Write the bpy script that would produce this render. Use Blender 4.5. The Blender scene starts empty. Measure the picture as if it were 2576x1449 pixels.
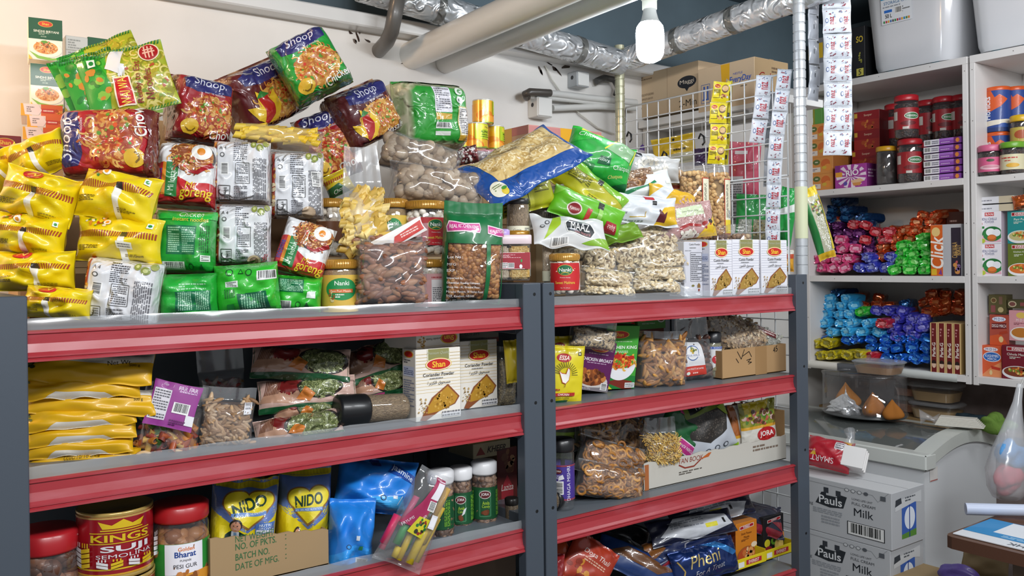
import bpy,math,random
import numpy as np
from mathutils import Vector,Matrix
from mathutils.geometry import tessellate_polygon

SC=bpy.context.scene
C=SC.collection
RNG=random.Random(7)
NP=np.random.RandomState(11)

# ---------------------------------------------------------------- camera
W,H,F=2576.0,1449.0,2210.0
YAW,ROLL,HORIZON=math.radians(36.5),0.012,664.0
CAM=np.array([0.0,-1.40,1.50])
_a=np.array([math.sin(YAW),math.cos(YAW),0.0])
_r=np.array([math.cos(YAW),-math.sin(YAW),0.0])
_z=np.array([0.0,0.0,1.0])
CR=_r*math.cos(ROLL)-_z*math.sin(ROLL)
CU=_z*math.cos(ROLL)+_r*math.sin(ROLL)
cam_data=bpy.data.cameras.new('camera')
cam_data.sensor_fit='HORIZONTAL';cam_data.sensor_width=36.0
cam_data.lens=F/W*36.0
cam_data.shift_y=-(H/2-HORIZON)/W
cam_data.clip_start=0.02
cam=bpy.data.objects.new('camera',cam_data);C.objects.link(cam)
cam.matrix_world=Matrix(((CR[0],CU[0],-_a[0],CAM[0]),(CR[1],CU[1],-_a[1],CAM[1]),
                           (CR[2],CU[2],-_a[2],CAM[2]),(0,0,0,1)))
SC.camera=cam

# ---------------------------------------------------------------- colour management, world, lamps
SC.view_settings.view_transform='Standard';SC.view_settings.look='None'
SC.view_settings.gamma=1.0;SC.view_settings.use_curve_mapping=False
SC.view_settings.exposure=0.0
SC.cycles.max_bounces=8;SC.cycles.transparent_max_bounces=14
SC.cycles.diffuse_bounces=4;SC.cycles.glossy_bounces=3;SC.cycles.transmission_bounces=4
SC.cycles.caustics_reflective=False;SC.cycles.caustics_refractive=False
SC.cycles.sample_clamp_indirect=4.0
world=bpy.data.worlds.new('shop_air');SC.world=world;world.use_nodes=True
_bg=world.node_tree.nodes['Background']
_bg.inputs[0].default_value=(0.90,0.95,1.0,1);_bg.inputs[1].default_value=0.33

def area_lamp(name,loc,target,sx,sy,power,col):
    l=bpy.data.lights.new(name,'AREA');l.shape='RECTANGLE';l.size=sx;l.size_y=sy
    l.energy=power;l.color=col
    o=bpy.data.objects.new(name,l);C.objects.link(o);o.location=loc
    o.rotation_euler=(Vector(target)-Vector(loc)).to_track_quat('-Z','Y').to_euler()
    return o
# unseen area lights added overhead to brighten the goods, and a warm lamp over the left end
area_lamp('added_overhead_light',(0.0,-1.75,2.36),(0.5,0.0,1.05),1.2,0.12,29,(0.97,0.98,1.0))
area_lamp('added_overhead_light',(1.45,-1.75,2.36),(1.5,0.0,1.05),1.2,0.12,29,(0.94,0.97,1.0))
area_lamp('added_overhead_light',(2.45,-0.6,2.42),(2.9,0.3,1.1),0.9,0.1,8,(0.98,0.98,1.0))
area_lamp('warm_lamp',(-0.45,0.35,2.2),(-0.1,0.86,1.75),0.3,0.2,12,(1.0,0.62,0.33))
BULB=CAM+2.2*(_a+(1635-1288)/F*CR+(HORIZON-92)/F*CU)
BULB_STRENGTH=62.0 # the lamp itself is built with the overhead fittings

# ---------------------------------------------------------------- pixel -> place
def ray(px,py):
    return _a+(px-W/2)/F*CR+(HORIZON-py)/F*CU
def PY(px,py,Y):
    d=ray(px,py);return CAM+d*((Y-CAM[1])/d[1])
def PX(px,py,X):
    d=ray(px,py);return CAM+d*((X-CAM[0])/d[0])
def PZ(px,py,Z):
    d=ray(px,py);return CAM+d*((Z-CAM[2])/d[2])
def proj(p):
    q=np.asarray(p,float)-CAM;t=q@_a
    return np.array([W/2+F*(q@CR)/t,HORIZON-F*(q@CU)/t])
def depth(p):
    return(np.asarray(p)-CAM)@_a

def lin(h):
    if not isinstance(h,str):return tuple(h)
    h=h.lstrip('#')
    if len(h)==3:h=''.join(c*2 for c in h)
    o=[]
    for i in(0,2,4):
        c=int(h[i:i+2],16)/255
        o.append(c/12.92 if c<0.04045 else((c+0.055)/1.055)**2.4)
    return tuple(o)

# ---------------------------------------------------------------- materials
MATS={}
def nodes(name):
    m=bpy.data.materials.new(name);m.use_nodes=True
    nt=m.node_tree
    return m,nt,nt.nodes['Principled BSDF'],nt.links
def bump_into(nt,b,scale,strength,dist,kind='noise',coat=False,stretch=None):
    tc=nt.nodes.new('ShaderNodeTexCoord');L=nt.links
    src=tc.outputs['Object']
    if stretch:
        mp=nt.nodes.new('ShaderNodeMapping');mp.inputs['Scale'].default_value=stretch
        L.new(src,mp.inputs[0]);src=mp.outputs[0]
    n=nt.nodes.new('ShaderNodeTexNoise');n.inputs['Scale'].default_value=scale
    n.inputs['Detail'].default_value=3
    if kind=='crinkle':
        n.noise_type='RIDGED_MULTIFRACTAL';n.inputs['Distortion'].default_value=1.2;n.inputs['Detail'].default_value=2
    L.new(src,n.inputs['Vector'])
    bp=nt.nodes.new('ShaderNodeBump');bp.inputs['Strength'].default_value=strength
    bp.inputs['Distance'].default_value=dist
    L.new(n.outputs['Fac'],bp.inputs['Height'])
    L.new(bp.outputs['Normal'],b.inputs['Normal'])
    if coat:L.new(bp.outputs['Normal'],b.inputs['Coat Normal'])
def print_mat(name,rough=0.5,coat=0.0,crinkle=0.0,cscale=18,metallic=0.0,spec=0.5,dist=0.006,coat_rough=0.06):
    m,nt,b,L=nodes(name)
    a=nt.nodes.new('ShaderNodeAttribute');a.attribute_name='Col'
    L.new(a.outputs['Color'],b.inputs['Base Color'])
    b.inputs['Roughness'].default_value=rough;b.inputs['Metallic'].default_value=metallic
    b.inputs['Specular IOR Level'].default_value=spec
    b.inputs['Coat Weight'].default_value=coat;b.inputs['Coat Roughness'].default_value=coat_rough
    if crinkle:bump_into(nt,b,cscale,crinkle,dist,'crinkle',coat>0)
    return m
MATS['card']=print_mat('printed_card',0.5,0.12,spec=0.35)
MATS['kraft']=print_mat('corrugated_board',0.85,0,spec=0.2)
MATS['paper']=print_mat('printed_paper',0.5,0.1)
MATS['plastic']=print_mat('moulded_plastic',0.35,0.1)
MATS['paint']=print_mat('painted_steel',0.42,0.1,0.15,60,dist=0.0006)
MATS['film']=print_mat('glossy_packet_film',0.4,0.6,0.7,20,coat_rough=0.05)
MATS['soft']=print_mat('satin_packet_film',0.42,0.2,0.4,14)
MATS['wrap']=print_mat('clear_wrapped_print',0.45,1.0,1.0,34,coat_rough=0.03,dist=0.008)
MATS['foil']=print_mat('metallised_film',0.25,0.5,0.8,26,metallic=0.55)
MATS['tin']=print_mat('printed_tin',0.25,0.4,metallic=0.25)
MATS['nut']=print_mat('food_pieces',0.5,0.15,spec=0.4)
MATS['cloth']=print_mat('cloth',0.95,0,0.5,90,spec=0.1,dist=0.002)
def simple(name,col,rough=0.5,metallic=0.0,coat=0.0,bump=None,emit=None):
    if name in MATS:return MATS[name]
    m,nt,b,L=nodes(name)
    b.inputs['Base Color'].default_value=(*lin(col),1);b.inputs['Roughness'].default_value=rough
    b.inputs['Metallic'].default_value=metallic;b.inputs['Coat Weight'].default_value=coat
    if bump:bump_into(nt,b,*bump)
    if emit:
        b.inputs['Emission Color'].default_value=(*lin(emit[0]),1);b.inputs['Emission Strength'].default_value=emit[1]
    MATS[name]=m;return m
def clear_mat(name,tint=(1,1,1),haze=0.05,gloss=0.1,rough=0.06,crinkle=0.0,cscale=25):
    """thin clear film or plastic: mostly transparent, glossy towards grazing angles"""
    m=bpy.data.materials.new(name);m.use_nodes=True;nt=m.node_tree;L=nt.links
    nt.nodes.clear()
    out=nt.nodes.new('ShaderNodeOutputMaterial');tr=nt.nodes.new('ShaderNodeBsdfTransparent')
    tr.inputs[0].default_value=(*tint,1)
    df=nt.nodes.new('ShaderNodeBsdfDiffuse');df.inputs[0].default_value=(0.8,0.82,0.85,1)
    gl=nt.nodes.new('ShaderNodeBsdfGlossy');gl.inputs['Roughness'].default_value=rough
    m1=nt.nodes.new('ShaderNodeMixShader');m1.inputs[0].default_value=haze
    L.new(tr.outputs[0],m1.inputs[1]);L.new(df.outputs[0],m1.inputs[2])
    lw=nt.nodes.new('ShaderNodeLayerWeight');lw.inputs['Blend'].default_value=0.25
    mx=nt.nodes.new('ShaderNodeMath');mx.operation='MULTIPLY_ADD'
    L.new(lw.outputs['Facing'],mx.inputs[0]);mx.inputs[1].default_value=0.22;mx.inputs[2].default_value=gloss
    m2=nt.nodes.new('ShaderNodeMixShader')
    L.new(mx.outputs[0],m2.inputs[0]);L.new(m1.outputs[0],m2.inputs[1]);L.new(gl.outputs[0],m2.inputs[2])
    L.new(m2.outputs[0],out.inputs[0])
    if crinkle:
        tc=nt.nodes.new('ShaderNodeTexCoord');n=nt.nodes.new('ShaderNodeTexNoise')
        n.noise_type='RIDGED_MULTIFRACTAL';n.inputs['Scale'].default_value=cscale
        n.inputs['Detail'].default_value=2;n.inputs['Distortion'].default_value=1.0
        L.new(tc.outputs['Object'],n.inputs['Vector'])
        bp=nt.nodes.new('ShaderNodeBump');bp.inputs['Strength'].default_value=crinkle;bp.inputs['Distance'].default_value=0.006
        L.new(n.outputs['Fac'],bp.inputs['Height'])
        L.new(bp.outputs['Normal'],gl.inputs['Normal']);L.new(bp.outputs['Normal'],lw.inputs['Normal'])
    MATS[name]=m;return m
clear_mat('bag_film',haze=0.08,gloss=0.10,rough=0.1,crinkle=1.0,cscale=20)
clear_mat('thin_film',haze=0.02,gloss=0.07,rough=0.08,crinkle=0.9,cscale=22)
clear_mat('hazy_bag_film',haze=0.17,gloss=0.07,rough=0.2,crinkle=0.7,cscale=18)
clear_mat('jar_plastic',haze=0.03,gloss=0.06,rough=0.03)
clear_mat('tinted_strip',tint=(0.80,0.84,0.86),haze=0.2,gloss=0.06,rough=0.15,crinkle=0.2,cscale=10)
def grain_mat(name,cols,scale,stretch=(1,1,1),bump=0.8):
    """heaped seeds and grains: voronoi cells, each with its own colour and a rounded height"""
    if name in MATS:return MATS[name]
    m,nt,b,L=nodes(name)
    tc=nt.nodes.new('ShaderNodeTexCoord');mp=nt.nodes.new('ShaderNodeMapping');mp.inputs['Scale'].default_value=stretch
    nz=nt.nodes.new('ShaderNodeTexNoise');nz.inputs['Scale'].default_value=scale*0.25
    ad=nt.nodes.new('ShaderNodeMixRGB');ad.blend_type='ADD';ad.inputs[0].default_value=0.5/scale*4
    v=nt.nodes.new('ShaderNodeTexVoronoi');v.inputs['Scale'].default_value=scale
    L.new(tc.outputs['Object'],mp.inputs[0]);L.new(mp.outputs[0],nz.inputs['Vector'])
    L.new(mp.outputs[0],ad.inputs[1]);L.new(nz.outputs['Color'],ad.inputs[2]);L.new(ad.outputs[0],v.inputs['Vector'])
    sp=nt.nodes.new('ShaderNodeSeparateColor');L.new(v.outputs['Color'],sp.inputs[0])
    rp=nt.nodes.new('ShaderNodeValToRGB');rp.color_ramp.elements[0].color=(*lin(cols[0]),1);rp.color_ramp.elements[1].color=(*lin(cols[-1]),1)
    for i,c in enumerate(cols[1:-1]):
        e=rp.color_ramp.elements.new((i+1)/(len(cols)-1));e.color=(*lin(c),1)
    L.new(sp.outputs[0],rp.inputs[0]);L.new(rp.outputs[0],b.inputs['Base Color'])
    b.inputs['Roughness'].default_value=0.55
    bp=nt.nodes.new('ShaderNodeBump');bp.invert=True;bp.inputs['Strength'].default_value=bump;bp.inputs['Distance'].default_value=0.6/scale
    L.new(v.outputs['Distance'],bp.inputs['Height']);L.new(bp.outputs['Normal'],b.inputs['Normal'])
    MATS[name]=m;return m

# ---------------------------------------------------------------- mesh building
class MB:
    def __init__(s):s.v=[];s.f=[];s.c=[];s.n=0;s.mi=[]
    def add(s,v,f,col=(1,1,1),mi=0):
        v=np.asarray(v,float).reshape(-1,3)
        c=np.asarray(lin(col)if isinstance(col,str)else col,float)
        if c.ndim==1:c=np.tile(c[:3],(len(v),1))
        f=np.asarray(f,int)+s.n
        s.f+=f.tolist();s.mi+=[mi]*len(f)
        s.v.append(v);s.c.append(c);s.n+=len(v)
        return s
    def build(s,name,mats,parent=None,smooth=True,mw=None):
        me=bpy.data.meshes.new(name)
        v=np.concatenate(s.v);c=np.concatenate(s.c)
        me.from_pydata(v.tolist(),[],s.f)
        at=me.color_attributes.new('Col','FLOAT_COLOR','POINT')
        at.data.foreach_set('color',np.concatenate([c,np.ones((len(c),1))],1).astype(np.float32).ravel())
        if not isinstance(mats,(list,tuple)):mats=[mats]
        for m in mats:me.materials.append(MATS[m]if isinstance(m,str)else m)
        if len(mats)>1:me.polygons.foreach_set('material_index',s.mi)
        me.polygons.foreach_set('use_smooth',[bool(smooth)]*len(me.polygons))
        me.update()
        o=bpy.data.objects.new(name,me);C.objects.link(o)
        if parent:o.parent=parent
        if mw is not None:o.matrix_world=mw
        return o
def tag(o,label,cat,group=None,kind=None):
    o['label']=label;o['category']=cat
    if group:o['group']=group
    if kind:o['kind']=kind
    return o
def empty(name,label,cat,loc=(0,0,0),rz=0.0,group=None,mw=None):
    o=bpy.data.objects.new(name,None);C.objects.link(o);o.empty_display_size=0.05
    if mw is not None:o.matrix_world=mw
    else:o.location=loc;o.rotation_euler=(0,0,rz)
    return tag(o,label,cat,group)
def frame(p,e1,n):
    """matrix with local x = e1 (right), local y = -n (inward), local z = up in the face"""
    e1=Vector(e1).normalized();y=-Vector(n).normalized();z=e1.cross(y)
    return Matrix(((e1.x,y.x,z.x,p[0]),(e1.y,y.y,z.y,p[1]),(e1.z,y.z,z.z,p[2]),(0,0,0,1)))

def box_geo(mb,x0,x1,y0,y1,z0,z1,col,ch=0.001,mi=0):
    """chamfered box, separate vertices per face"""
    lo=np.array([x0,y0,z0]);hi=np.array([x1,y1,z1])
    ch=min(ch,0.3*(hi-lo).min())
    cols=col if isinstance(col,dict)else None
    base=cols.get('*','#fff')if cols else col
    for ax,sgn,nm in((1,-1,'front'),(1,1,'back'),(0,-1,'left'),(0,1,'right'),(2,1,'top'),(2,-1,'bottom')):
        b,c=[i for i in range(3)if i!=ax]
        q=[]
        for sb,sc in((-1,-1),(1,-1),(1,1),(-1,1)):
            p=np.zeros(3);p[ax]=hi[ax]if sgn>0 else lo[ax]
            p[b]=hi[b]-ch if sb>0 else lo[b]+ch
            p[c]=hi[c]-ch if sc>0 else lo[c]+ch
            q.append(p)
        cc=(cols.get(nm,base)if cols else base)
        mb.add(q,[(0,1,2,3)],cc,mi)
    if ch>0:
        for ax in range(3):
            b,c=[i for i in range(3)if i!=ax]
            for sb in(-1,1):
                for sc in(-1,1):
                    q=[]
                    for t,(ib,ic)in((lo[ax]+ch,(0,1)),(hi[ax]-ch,(0,1)),(hi[ax]-ch,(1,0)),(lo[ax]+ch,(1,0))):
                        p=np.zeros(3);p[ax]=t
                        p[b]=(hi[b]-ch*ib)if sb>0 else(lo[b]+ch*ib)
                        p[c]=(hi[c]-ch*ic)if sc>0 else(lo[c]+ch*ic)
                        q.append(p)
                    mb.add(q,[(0,1,2,3)],base,mi)
def tube_geo(mb,pts,r,col,seg=10,mi=0,closed=False,caps=True):
    pts=[Vector(p)for p in pts];n=len(pts)
    rs=r if isinstance(r,(list,tuple,np.ndarray))else[r]*n
    rings=[];up=None
    for i in range(n):
        t=(pts[(i+1)%n]-pts[i-1])if closed else(pts[min(i+1,n-1)]-pts[max(i-1,0)])
        if t.length<1e-9:t=Vector((0,0,1))
        t.normalize()
        if up is None:
            up=Vector((0,0,1))if abs(t.z)<0.9 else Vector((1,0,0))
        a=(up-t*up.dot(t)).normalized();b=t.cross(a);up=a
        rings.append([pts[i]+(a*math.cos(2*math.pi*k/seg)+b*math.sin(2*math.pi*k/seg))*rs[i]for k in range(seg)])
    v=[tuple(p)for rg in rings for p in rg];f=[]
    for i in range(n if closed else n-1):
        j=(i+1)%n
        for k in range(seg):
            k2=(k+1)%seg
            f.append((i*seg+k,i*seg+k2,j*seg+k2,j*seg+k))
    mb.add(v,f,col,mi)
    if caps and not closed:
        for rg,c0 in((rings[0],pts[0]),(rings[-1],pts[-1])):
            mb.add([tuple(p)for p in rg]+[tuple(c0)],[(k,(k+1)%seg,seg)for k in range(seg)],col,mi)
def lathe_geo(mb,prof,col,seg=40,mi=0,sx=1.0,sy=1.0,power=2.0):
    """prof: (radius, z) points; power>2 squares the section off"""
    prof=list(prof);v=[]
    for k in range(seg):
        t=2*math.pi*k/seg;c,s=math.cos(t),math.sin(t)
        q=(abs(c)**power+abs(s)**power)**(-1/power)
        for r,z in prof:v.append((r*c*q*sx,r*s*q*sy,z))
    m=len(prof);f=[]
    for k in range(seg):
        k2=(k+1)%seg
        for i in range(m-1):f.append((k*m+i,k2*m+i,k2*m+i+1,k*m+i+1))
    mb.add(v,f,col,mi)

# ---------------------------------------------------------------- printed designs
_TC={}
def text2d(s,bold=0.0,shear=0.0):
    bold=0.0 if set(s)&set('MW')else bold*.5;k=(s,bold,shear)
    if k in _TC:return _TC[k]
    cu=bpy.data.curves.new('t','FONT');cu.body=s;cu.offset=bold;cu.shear=shear
    cu.resolution_u=3;cu.fill_mode='FRONT'
    ob=bpy.data.objects.new('t',cu);C.objects.link(ob)
    dg=bpy.context.evaluated_depsgraph_get();dg.update()
    me=ob.evaluated_get(dg).to_mesh()
    v=np.zeros(len(me.vertices)*3);me.vertices.foreach_get('co',v);v=v.reshape(-1,3)[:,:2].copy()
    me.calc_loop_triangles();t=np.zeros(len(me.loop_triangles)*3,int)
    me.loop_triangles.foreach_get('vertices',t);t=t.reshape(-1,3).copy()
    ob.evaluated_get(dg).to_mesh_clear()
    bpy.data.objects.remove(ob);bpy.data.curves.remove(cu)
    if len(v)==0:v=np.zeros((3,2));t=np.array([[0,1,2]])
    lo=v.min(0);hi=v.max(0)
    v=v-lo;v[:,1]-=0
    _TC[k]=(v,t,(hi-lo));return _TC[k]
def poly_tris(pts):
    tri=tessellate_polygon([[Vector((p[0],p[1],0))for p in pts]])
    return np.array(pts,float),np.array(tri,int)
def split_tris(v,t,mx):
    for _ in range(5):
        p=v[t];e=np.stack([np.linalg.norm(p[:,i]-p[:,(i+1)%3],axis=1)for i in range(3)],1)
        big=e.max(1)>mx
        if not big.any():break
        b=t[big];n=len(v);m=[(v[b[:,i]]+v[b[:,(i+1)%3]])/2 for i in range(3)]
        k=len(b);ix=[np.arange(n+j*k,n+(j+1)*k)for j in range(3)]
        v=np.concatenate([v]+m)
        t=np.concatenate([t[~big],np.stack([b[:,0],ix[0],ix[2]],1),np.stack([b[:,1],ix[1],ix[0]],1),
                            np.stack([b[:,2],ix[2],ix[1]],1),np.stack(ix,1)])
    return v,t
def ell(cx,cy,rx,ry,n=28,a0=0,a1=360):
    return[(cx+rx*math.cos(math.radians(a0+(a1-a0)*i/n)),cy+ry*math.sin(math.radians(a0+(a1-a0)*i/n)))for i in range(n+(0 if a1-a0==360 else 1))]
def design(mb,S,w,h,items,mi=0,flat=False,seed=1,lift=0.0004):
    """lay flat coloured shapes on the surface S(u,v) -> points, normals. Positions are fractions of the face."""
    rg=random.Random(seed);A=w/h
    lay=[0]
    def put(v,t,col,clip=True):
        v=np.asarray(v,float);t=np.asarray(t,int)
        if not flat:v,t=split_tris(v*np.array([A,1]),t,0.032);v=v/np.array([A,1])
        if clip:v=np.clip(v,0.004,0.996)
        p,n=S(v[:,0],v[:,1])
        mb.add(p+n*(lift+lay[0]*(0.00006 if flat else 0.00013)),t,col,mi);lay[0]+=1
    def quad(x0,y0,x1,y1,col):put([(x0,y0),(x1,y0),(x1,y1),(x0,y1)],[(0,1,2),(0,2,3)],col)
    for it in items:
        k=it[0]
        if k=='R':quad(*it[1:6])
        elif k=='E':
            cx,cy,rx,ry,col=it[1:6]
            v=ell(cx,cy,rx,ry);put(v+[(cx,cy)],[(i,(i+1)%28,28)for i in range(28)],col)
        elif k=='P':v,t=poly_tris(it[1]);put(v,t,it[2])
        elif k=='T':
            s,cx,cy,hh,col=it[1:6];o=it[6]if len(it)>6 else{}
            v,t,sz=text2d(s,o.get('b',0.0),o.get('sh',0.0))
            sc=hh/max(sz[1],0.3);q=v*sc;tw=sz[0]*sc/A
            q[:,0]/=A
            if 'w' in o and tw>o['w']:q[:,0]*=o['w']/tw;tw=o['w']
            if 'W' in o:q[:,0]*=o['W']/tw;tw=o['W']
            al=o.get('al',0.5);q[:,0]-=tw*al;q[:,1]-=hh/2
            if o.get('arc'):q[:,1]+=o['arc']*(1-(2*q[:,0]/tw)**2)
            if o.get('slope'):q[:,1]+=q[:,0]*A*o['slope']
            r=math.radians(o.get('rot',0));cr,sr=math.cos(r),math.sin(r)
            xx=q[:,0]*A;yy=q[:,1].copy()
            q[:,0]=(xx*cr-yy*sr)/A;q[:,1]=xx*sr+yy*cr
            put(q+np.array([cx,cy]),t,col)
        elif k=='X': # columns of print too fine to read: broken lines
            x0,y0,x1,y1,n,col=it[1:7]
            vv=[];tt=[]
            for i in range(n):
                y=y1-(i+0.5)*(y1-y0)/n;hgt=0.27*(y1-y0)/n;x=x0
                while x<x1:
                    l=rg.uniform(0.05,0.2)*(x1-x0);e=min(x+l,x1)
                    b=len(vv);vv+=[(x,y-hgt),(e,y-hgt),(e,y+hgt),(x,y+hgt)];tt+=[(b,b+1,b+2),(b,b+2,b+3)]
                    x=e+0.03*(x1-x0)
                    if rg.random()<0.06:break
            put(vv,tt,col)
        elif k=='V': # same, running upwards
            x0,y0,x1,y1,n,col=it[1:7];vv=[];tt=[]
            for i in range(n):
                x=x0+(i+0.5)*(x1-x0)/n;hw=0.27*(x1-x0)/n;y=y0
                while y<y1:
                    e=min(y+rg.uniform(0.05,0.2)*(y1-y0),y1);b=len(vv)
                    vv+=[(x-hw,y),(x+hw,y),(x+hw,e),(x-hw,e)];tt+=[(b,b+1,b+2),(b,b+2,b+3)]
                    y=e+0.03*(y1-y0)
            put(vv,tt,col)
        elif k=='B': # bar code
            x0,y0,x1,y1=it[1:5];o=it[5]if len(it)>5 else 'x'
            quad(x0,y0,x1,y1,'#e8e8e6');vv=[];tt=[]
            L0,L1=(x0,x1)if o=='x' else(y0,y1);m=0.08*(L1-L0);p=L0+m
            while p<L1-m:
                e=p+rg.choice((1,1,2,3))*(L1-L0)/75;b=len(vv)
                if o=='x':q=[(p,y0+.15*(y1-y0)),(e,y0+.15*(y1-y0)),(e,y1-.06*(y1-y0)),(p,y1-.06*(y1-y0))]
                else:q=[(x0+.12*(x1-x0),p),(x1-.12*(x1-x0),p),(x1-.12*(x1-x0),e),(x0+.12*(x1-x0),e)]
                vv+=q;tt+=[(b,b+1,b+2),(b,b+2,b+3)]
                p=e+rg.choice((1,1,2,2))*(L1-L0)/75
            put(vv,tt,'#141414')
        elif k=='N': # a heap of curly strands: N,cx,cy,rx,ry,count,length,width,[colours]
            cx,cy,rx,ry,n,ln,wd,cols=it[1:9]
            for c in range(len(cols)):
                vv=[];tt=[]
                for i in range(n//len(cols)):
                    for _t in range(20):
                        x,y=rg.uniform(-1,1),rg.uniform(-1,1)
                        if x*x+y*y<1:break
                    x=cx+x*rx;y=cy+y*ry;a=rg.uniform(0,6.28);da=rg.choice((-1,1))*rg.uniform(0.3,0.9);b=len(vv);m=5
                    for j in range(m+1):
                        nx,ny=-math.sin(a),math.cos(a)
                        vv+=[(x+nx*wd/A,y+ny*wd),(x-nx*wd/A,y-ny*wd)]
                        x+=math.cos(a)*ln/m/A;y+=math.sin(a)*ln/m;a+=da
                    for j in range(m):q=b+2*j;tt+=[(q,q+1,q+3),(q,q+3,q+2)]
                put(vv,tt,cols[c])
        elif k=='D': # scattered dots / blobs: D,cx,cy,rx,ry,count,size,[colours]
            cx,cy,rx,ry,n,sz,cols=it[1:8]
            for c in range(len(cols)):
                vv=[];tt=[]
                for i in range(max(1,n//len(cols))):
                    for _t in range(20):
                        x,y=rg.uniform(-1,1),rg.uniform(-1,1)
                        if x*x+y*y<1:break
                    x=cx+x*rx;y=cy+y*ry;b=len(vv);r=sz*rg.uniform(0.6,1.3);as_=rg.uniform(0.55,1);a0=rg.uniform(0,3.1)
                    for j in range(7):
                        t=j*6.283/7;ex,ey=r*math.cos(t),r*as_*math.sin(t)
                        vv.append((x+(ex*math.cos(a0)-ey*math.sin(a0))/A,y+ex*math.sin(a0)+ey*math.cos(a0)))
                    tt+=[(b,b+j,b+j+1)for j in range(1,6)]
                put(vv,tt,cols[c])
        elif k=='S': # slanted stripes in a band: S,x0,y0,x1,y1,count,slant,colour
            x0,y0,x1,y1,n,sl,col=it[1:8];vv=[];tt=[];st=(x1-x0)/n
            for i in range(n):
                x=x0+i*st;b=len(vv);vv+=[(x,y0),(x+st*.55,y0),(x+st*.55+sl,y1),(x+sl,y1)];tt+=[(b,b+1,b+2),(b,b+2,b+3)]
            put(vv,tt,col)
        elif k=='L': # outline: L,[points],width,colour
            pts,wd,col=it[1:4];vv=[];tt=[]
            for(xa,ya),(xb,yb)in zip(pts[:-1],pts[1:]):
                dx,dy=(xb-xa)*A,yb-ya;l=math.hypot(dx,dy)or 1;nx,ny=-dy/l*wd/A,dx/l*wd;b=len(vv)
                vv+=[(xa+nx,ya+ny),(xa-nx,ya-ny),(xb-nx,yb-ny),(xb+nx,yb+ny)];tt+=[(b,b+1,b+2),(b,b+2,b+3)]
            put(vv,tt,col)
def flat_face(origin,ex,ey,w,h):
    o=np.array(origin,float);ex=np.array(ex,float);ey=np.array(ey,float);n=np.cross(ex,ey)
    def S(u,v):
        u=np.asarray(u);v=np.asarray(v)
        return o+np.outer(u*w,ex)+np.outer(v*h,ey),np.tile(n,(len(u),1))
    return S
def cyl_face(r,z0,z1,a0,a1,sx=1,sy=1,power=2.0):
    """angles in degrees, measured so that 0 faces local -y, growing to the right of a viewer"""
    def S(u,v):
        t=np.radians(a0+(a1-a0)*np.asarray(u))-math.pi/2;z=z0+(z1-z0)*np.asarray(v)
        c,s=np.cos(t),np.sin(t);q=(abs(c)**power+abs(s)**power)**(-1/power)
        rr=r(v)if callable(r)else r
        return np.stack([rr*c*q*sx,rr*s*q*sy,z],1),np.stack([c,s,0*c],1)
    return S
def grid_surface(P,su,sv):
    """S(u,v) lying on the facets of a grid mesh P[i,j]"""
    N=np.cross(np.gradient(P,axis=0),np.gradient(P,axis=1));N/=np.maximum(np.linalg.norm(N,axis=2,keepdims=True),1e-12)
    def S(u,v):
        i=np.clip(np.searchsorted(su,u,side='right')-1,0,len(su)-2);j=np.clip(np.searchsorted(sv,v,side='right')-1,0,len(sv)-2)
        a=((u-su[i])/(su[i+1]-su[i]))[:,None];b=((v-sv[j])/(sv[j+1]-sv[j]))[:,None]
        mixf=lambda G:G[i,j]*(1-a)*(1-b)+G[i+1,j]*a*(1-b)+G[i,j+1]*(1-a)*b+G[i+1,j+1]*a*b
        return mixf(P),mixf(N)
    return S
def surf_normals(f):
    def S(u,v):
        u=np.asarray(u,float);v=np.asarray(v,float);e=2e-3
        p=f(u,v);du=f(np.minimum(u+e,1),v)-f(np.maximum(u-e,0),v);dv=f(u,np.minimum(v+e,1))-f(u,np.maximum(v-e,0))
        n=np.cross(du,dv);n/=np.maximum(np.linalg.norm(n,axis=1,keepdims=True),1e-12)
        return p,n
    return S
# ---------------------------------------------------------------- builders for the kinds of goods
def at(px,py,pos):
    k,v=pos
    if k=='Y':return PY(px,py,v)
    if k=='X':return PX(px,py,v)
    if k=='Z':return PZ(px,py,v)
    return CAM+v*ray(px,py)
def py_of(px,Y,z):return proj(np.array([PY(px,900,Y)[0],Y,z]))[1]
def place(cx,cy,wpx,hpx,pos,rot=0.0,yaw=22.0,pitch=0.0):
    p=at(cx,cy,pos);y=math.radians(yaw);t=math.radians(pitch)
    n=np.array([-math.sin(y)*math.cos(t),-math.cos(y)*math.cos(t),math.sin(t)])
    e1=np.array([math.cos(y),-math.sin(y),0.0])
    e2=np.array([math.sin(y)*math.sin(t),math.cos(y)*math.sin(t),math.cos(t)])
    p0=proj(p);J=np.stack([(proj(p+e1*1e-4)-p0)/1e-4,(proj(p+e2*1e-4)-p0)/1e-4],1)
    r=math.radians(rot);a1=np.linalg.solve(J,np.array([math.cos(r),-math.sin(r)]));a1/=np.linalg.norm(a1)
    a2=np.array([-a1[1],a1[0]])
    w=wpx/np.linalg.norm(J@a1);h=hpx/np.linalg.norm(J@a2)
    E1=e1*a1[0]+e2*a1[1]
    return frame(p,E1,n),w,h
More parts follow.
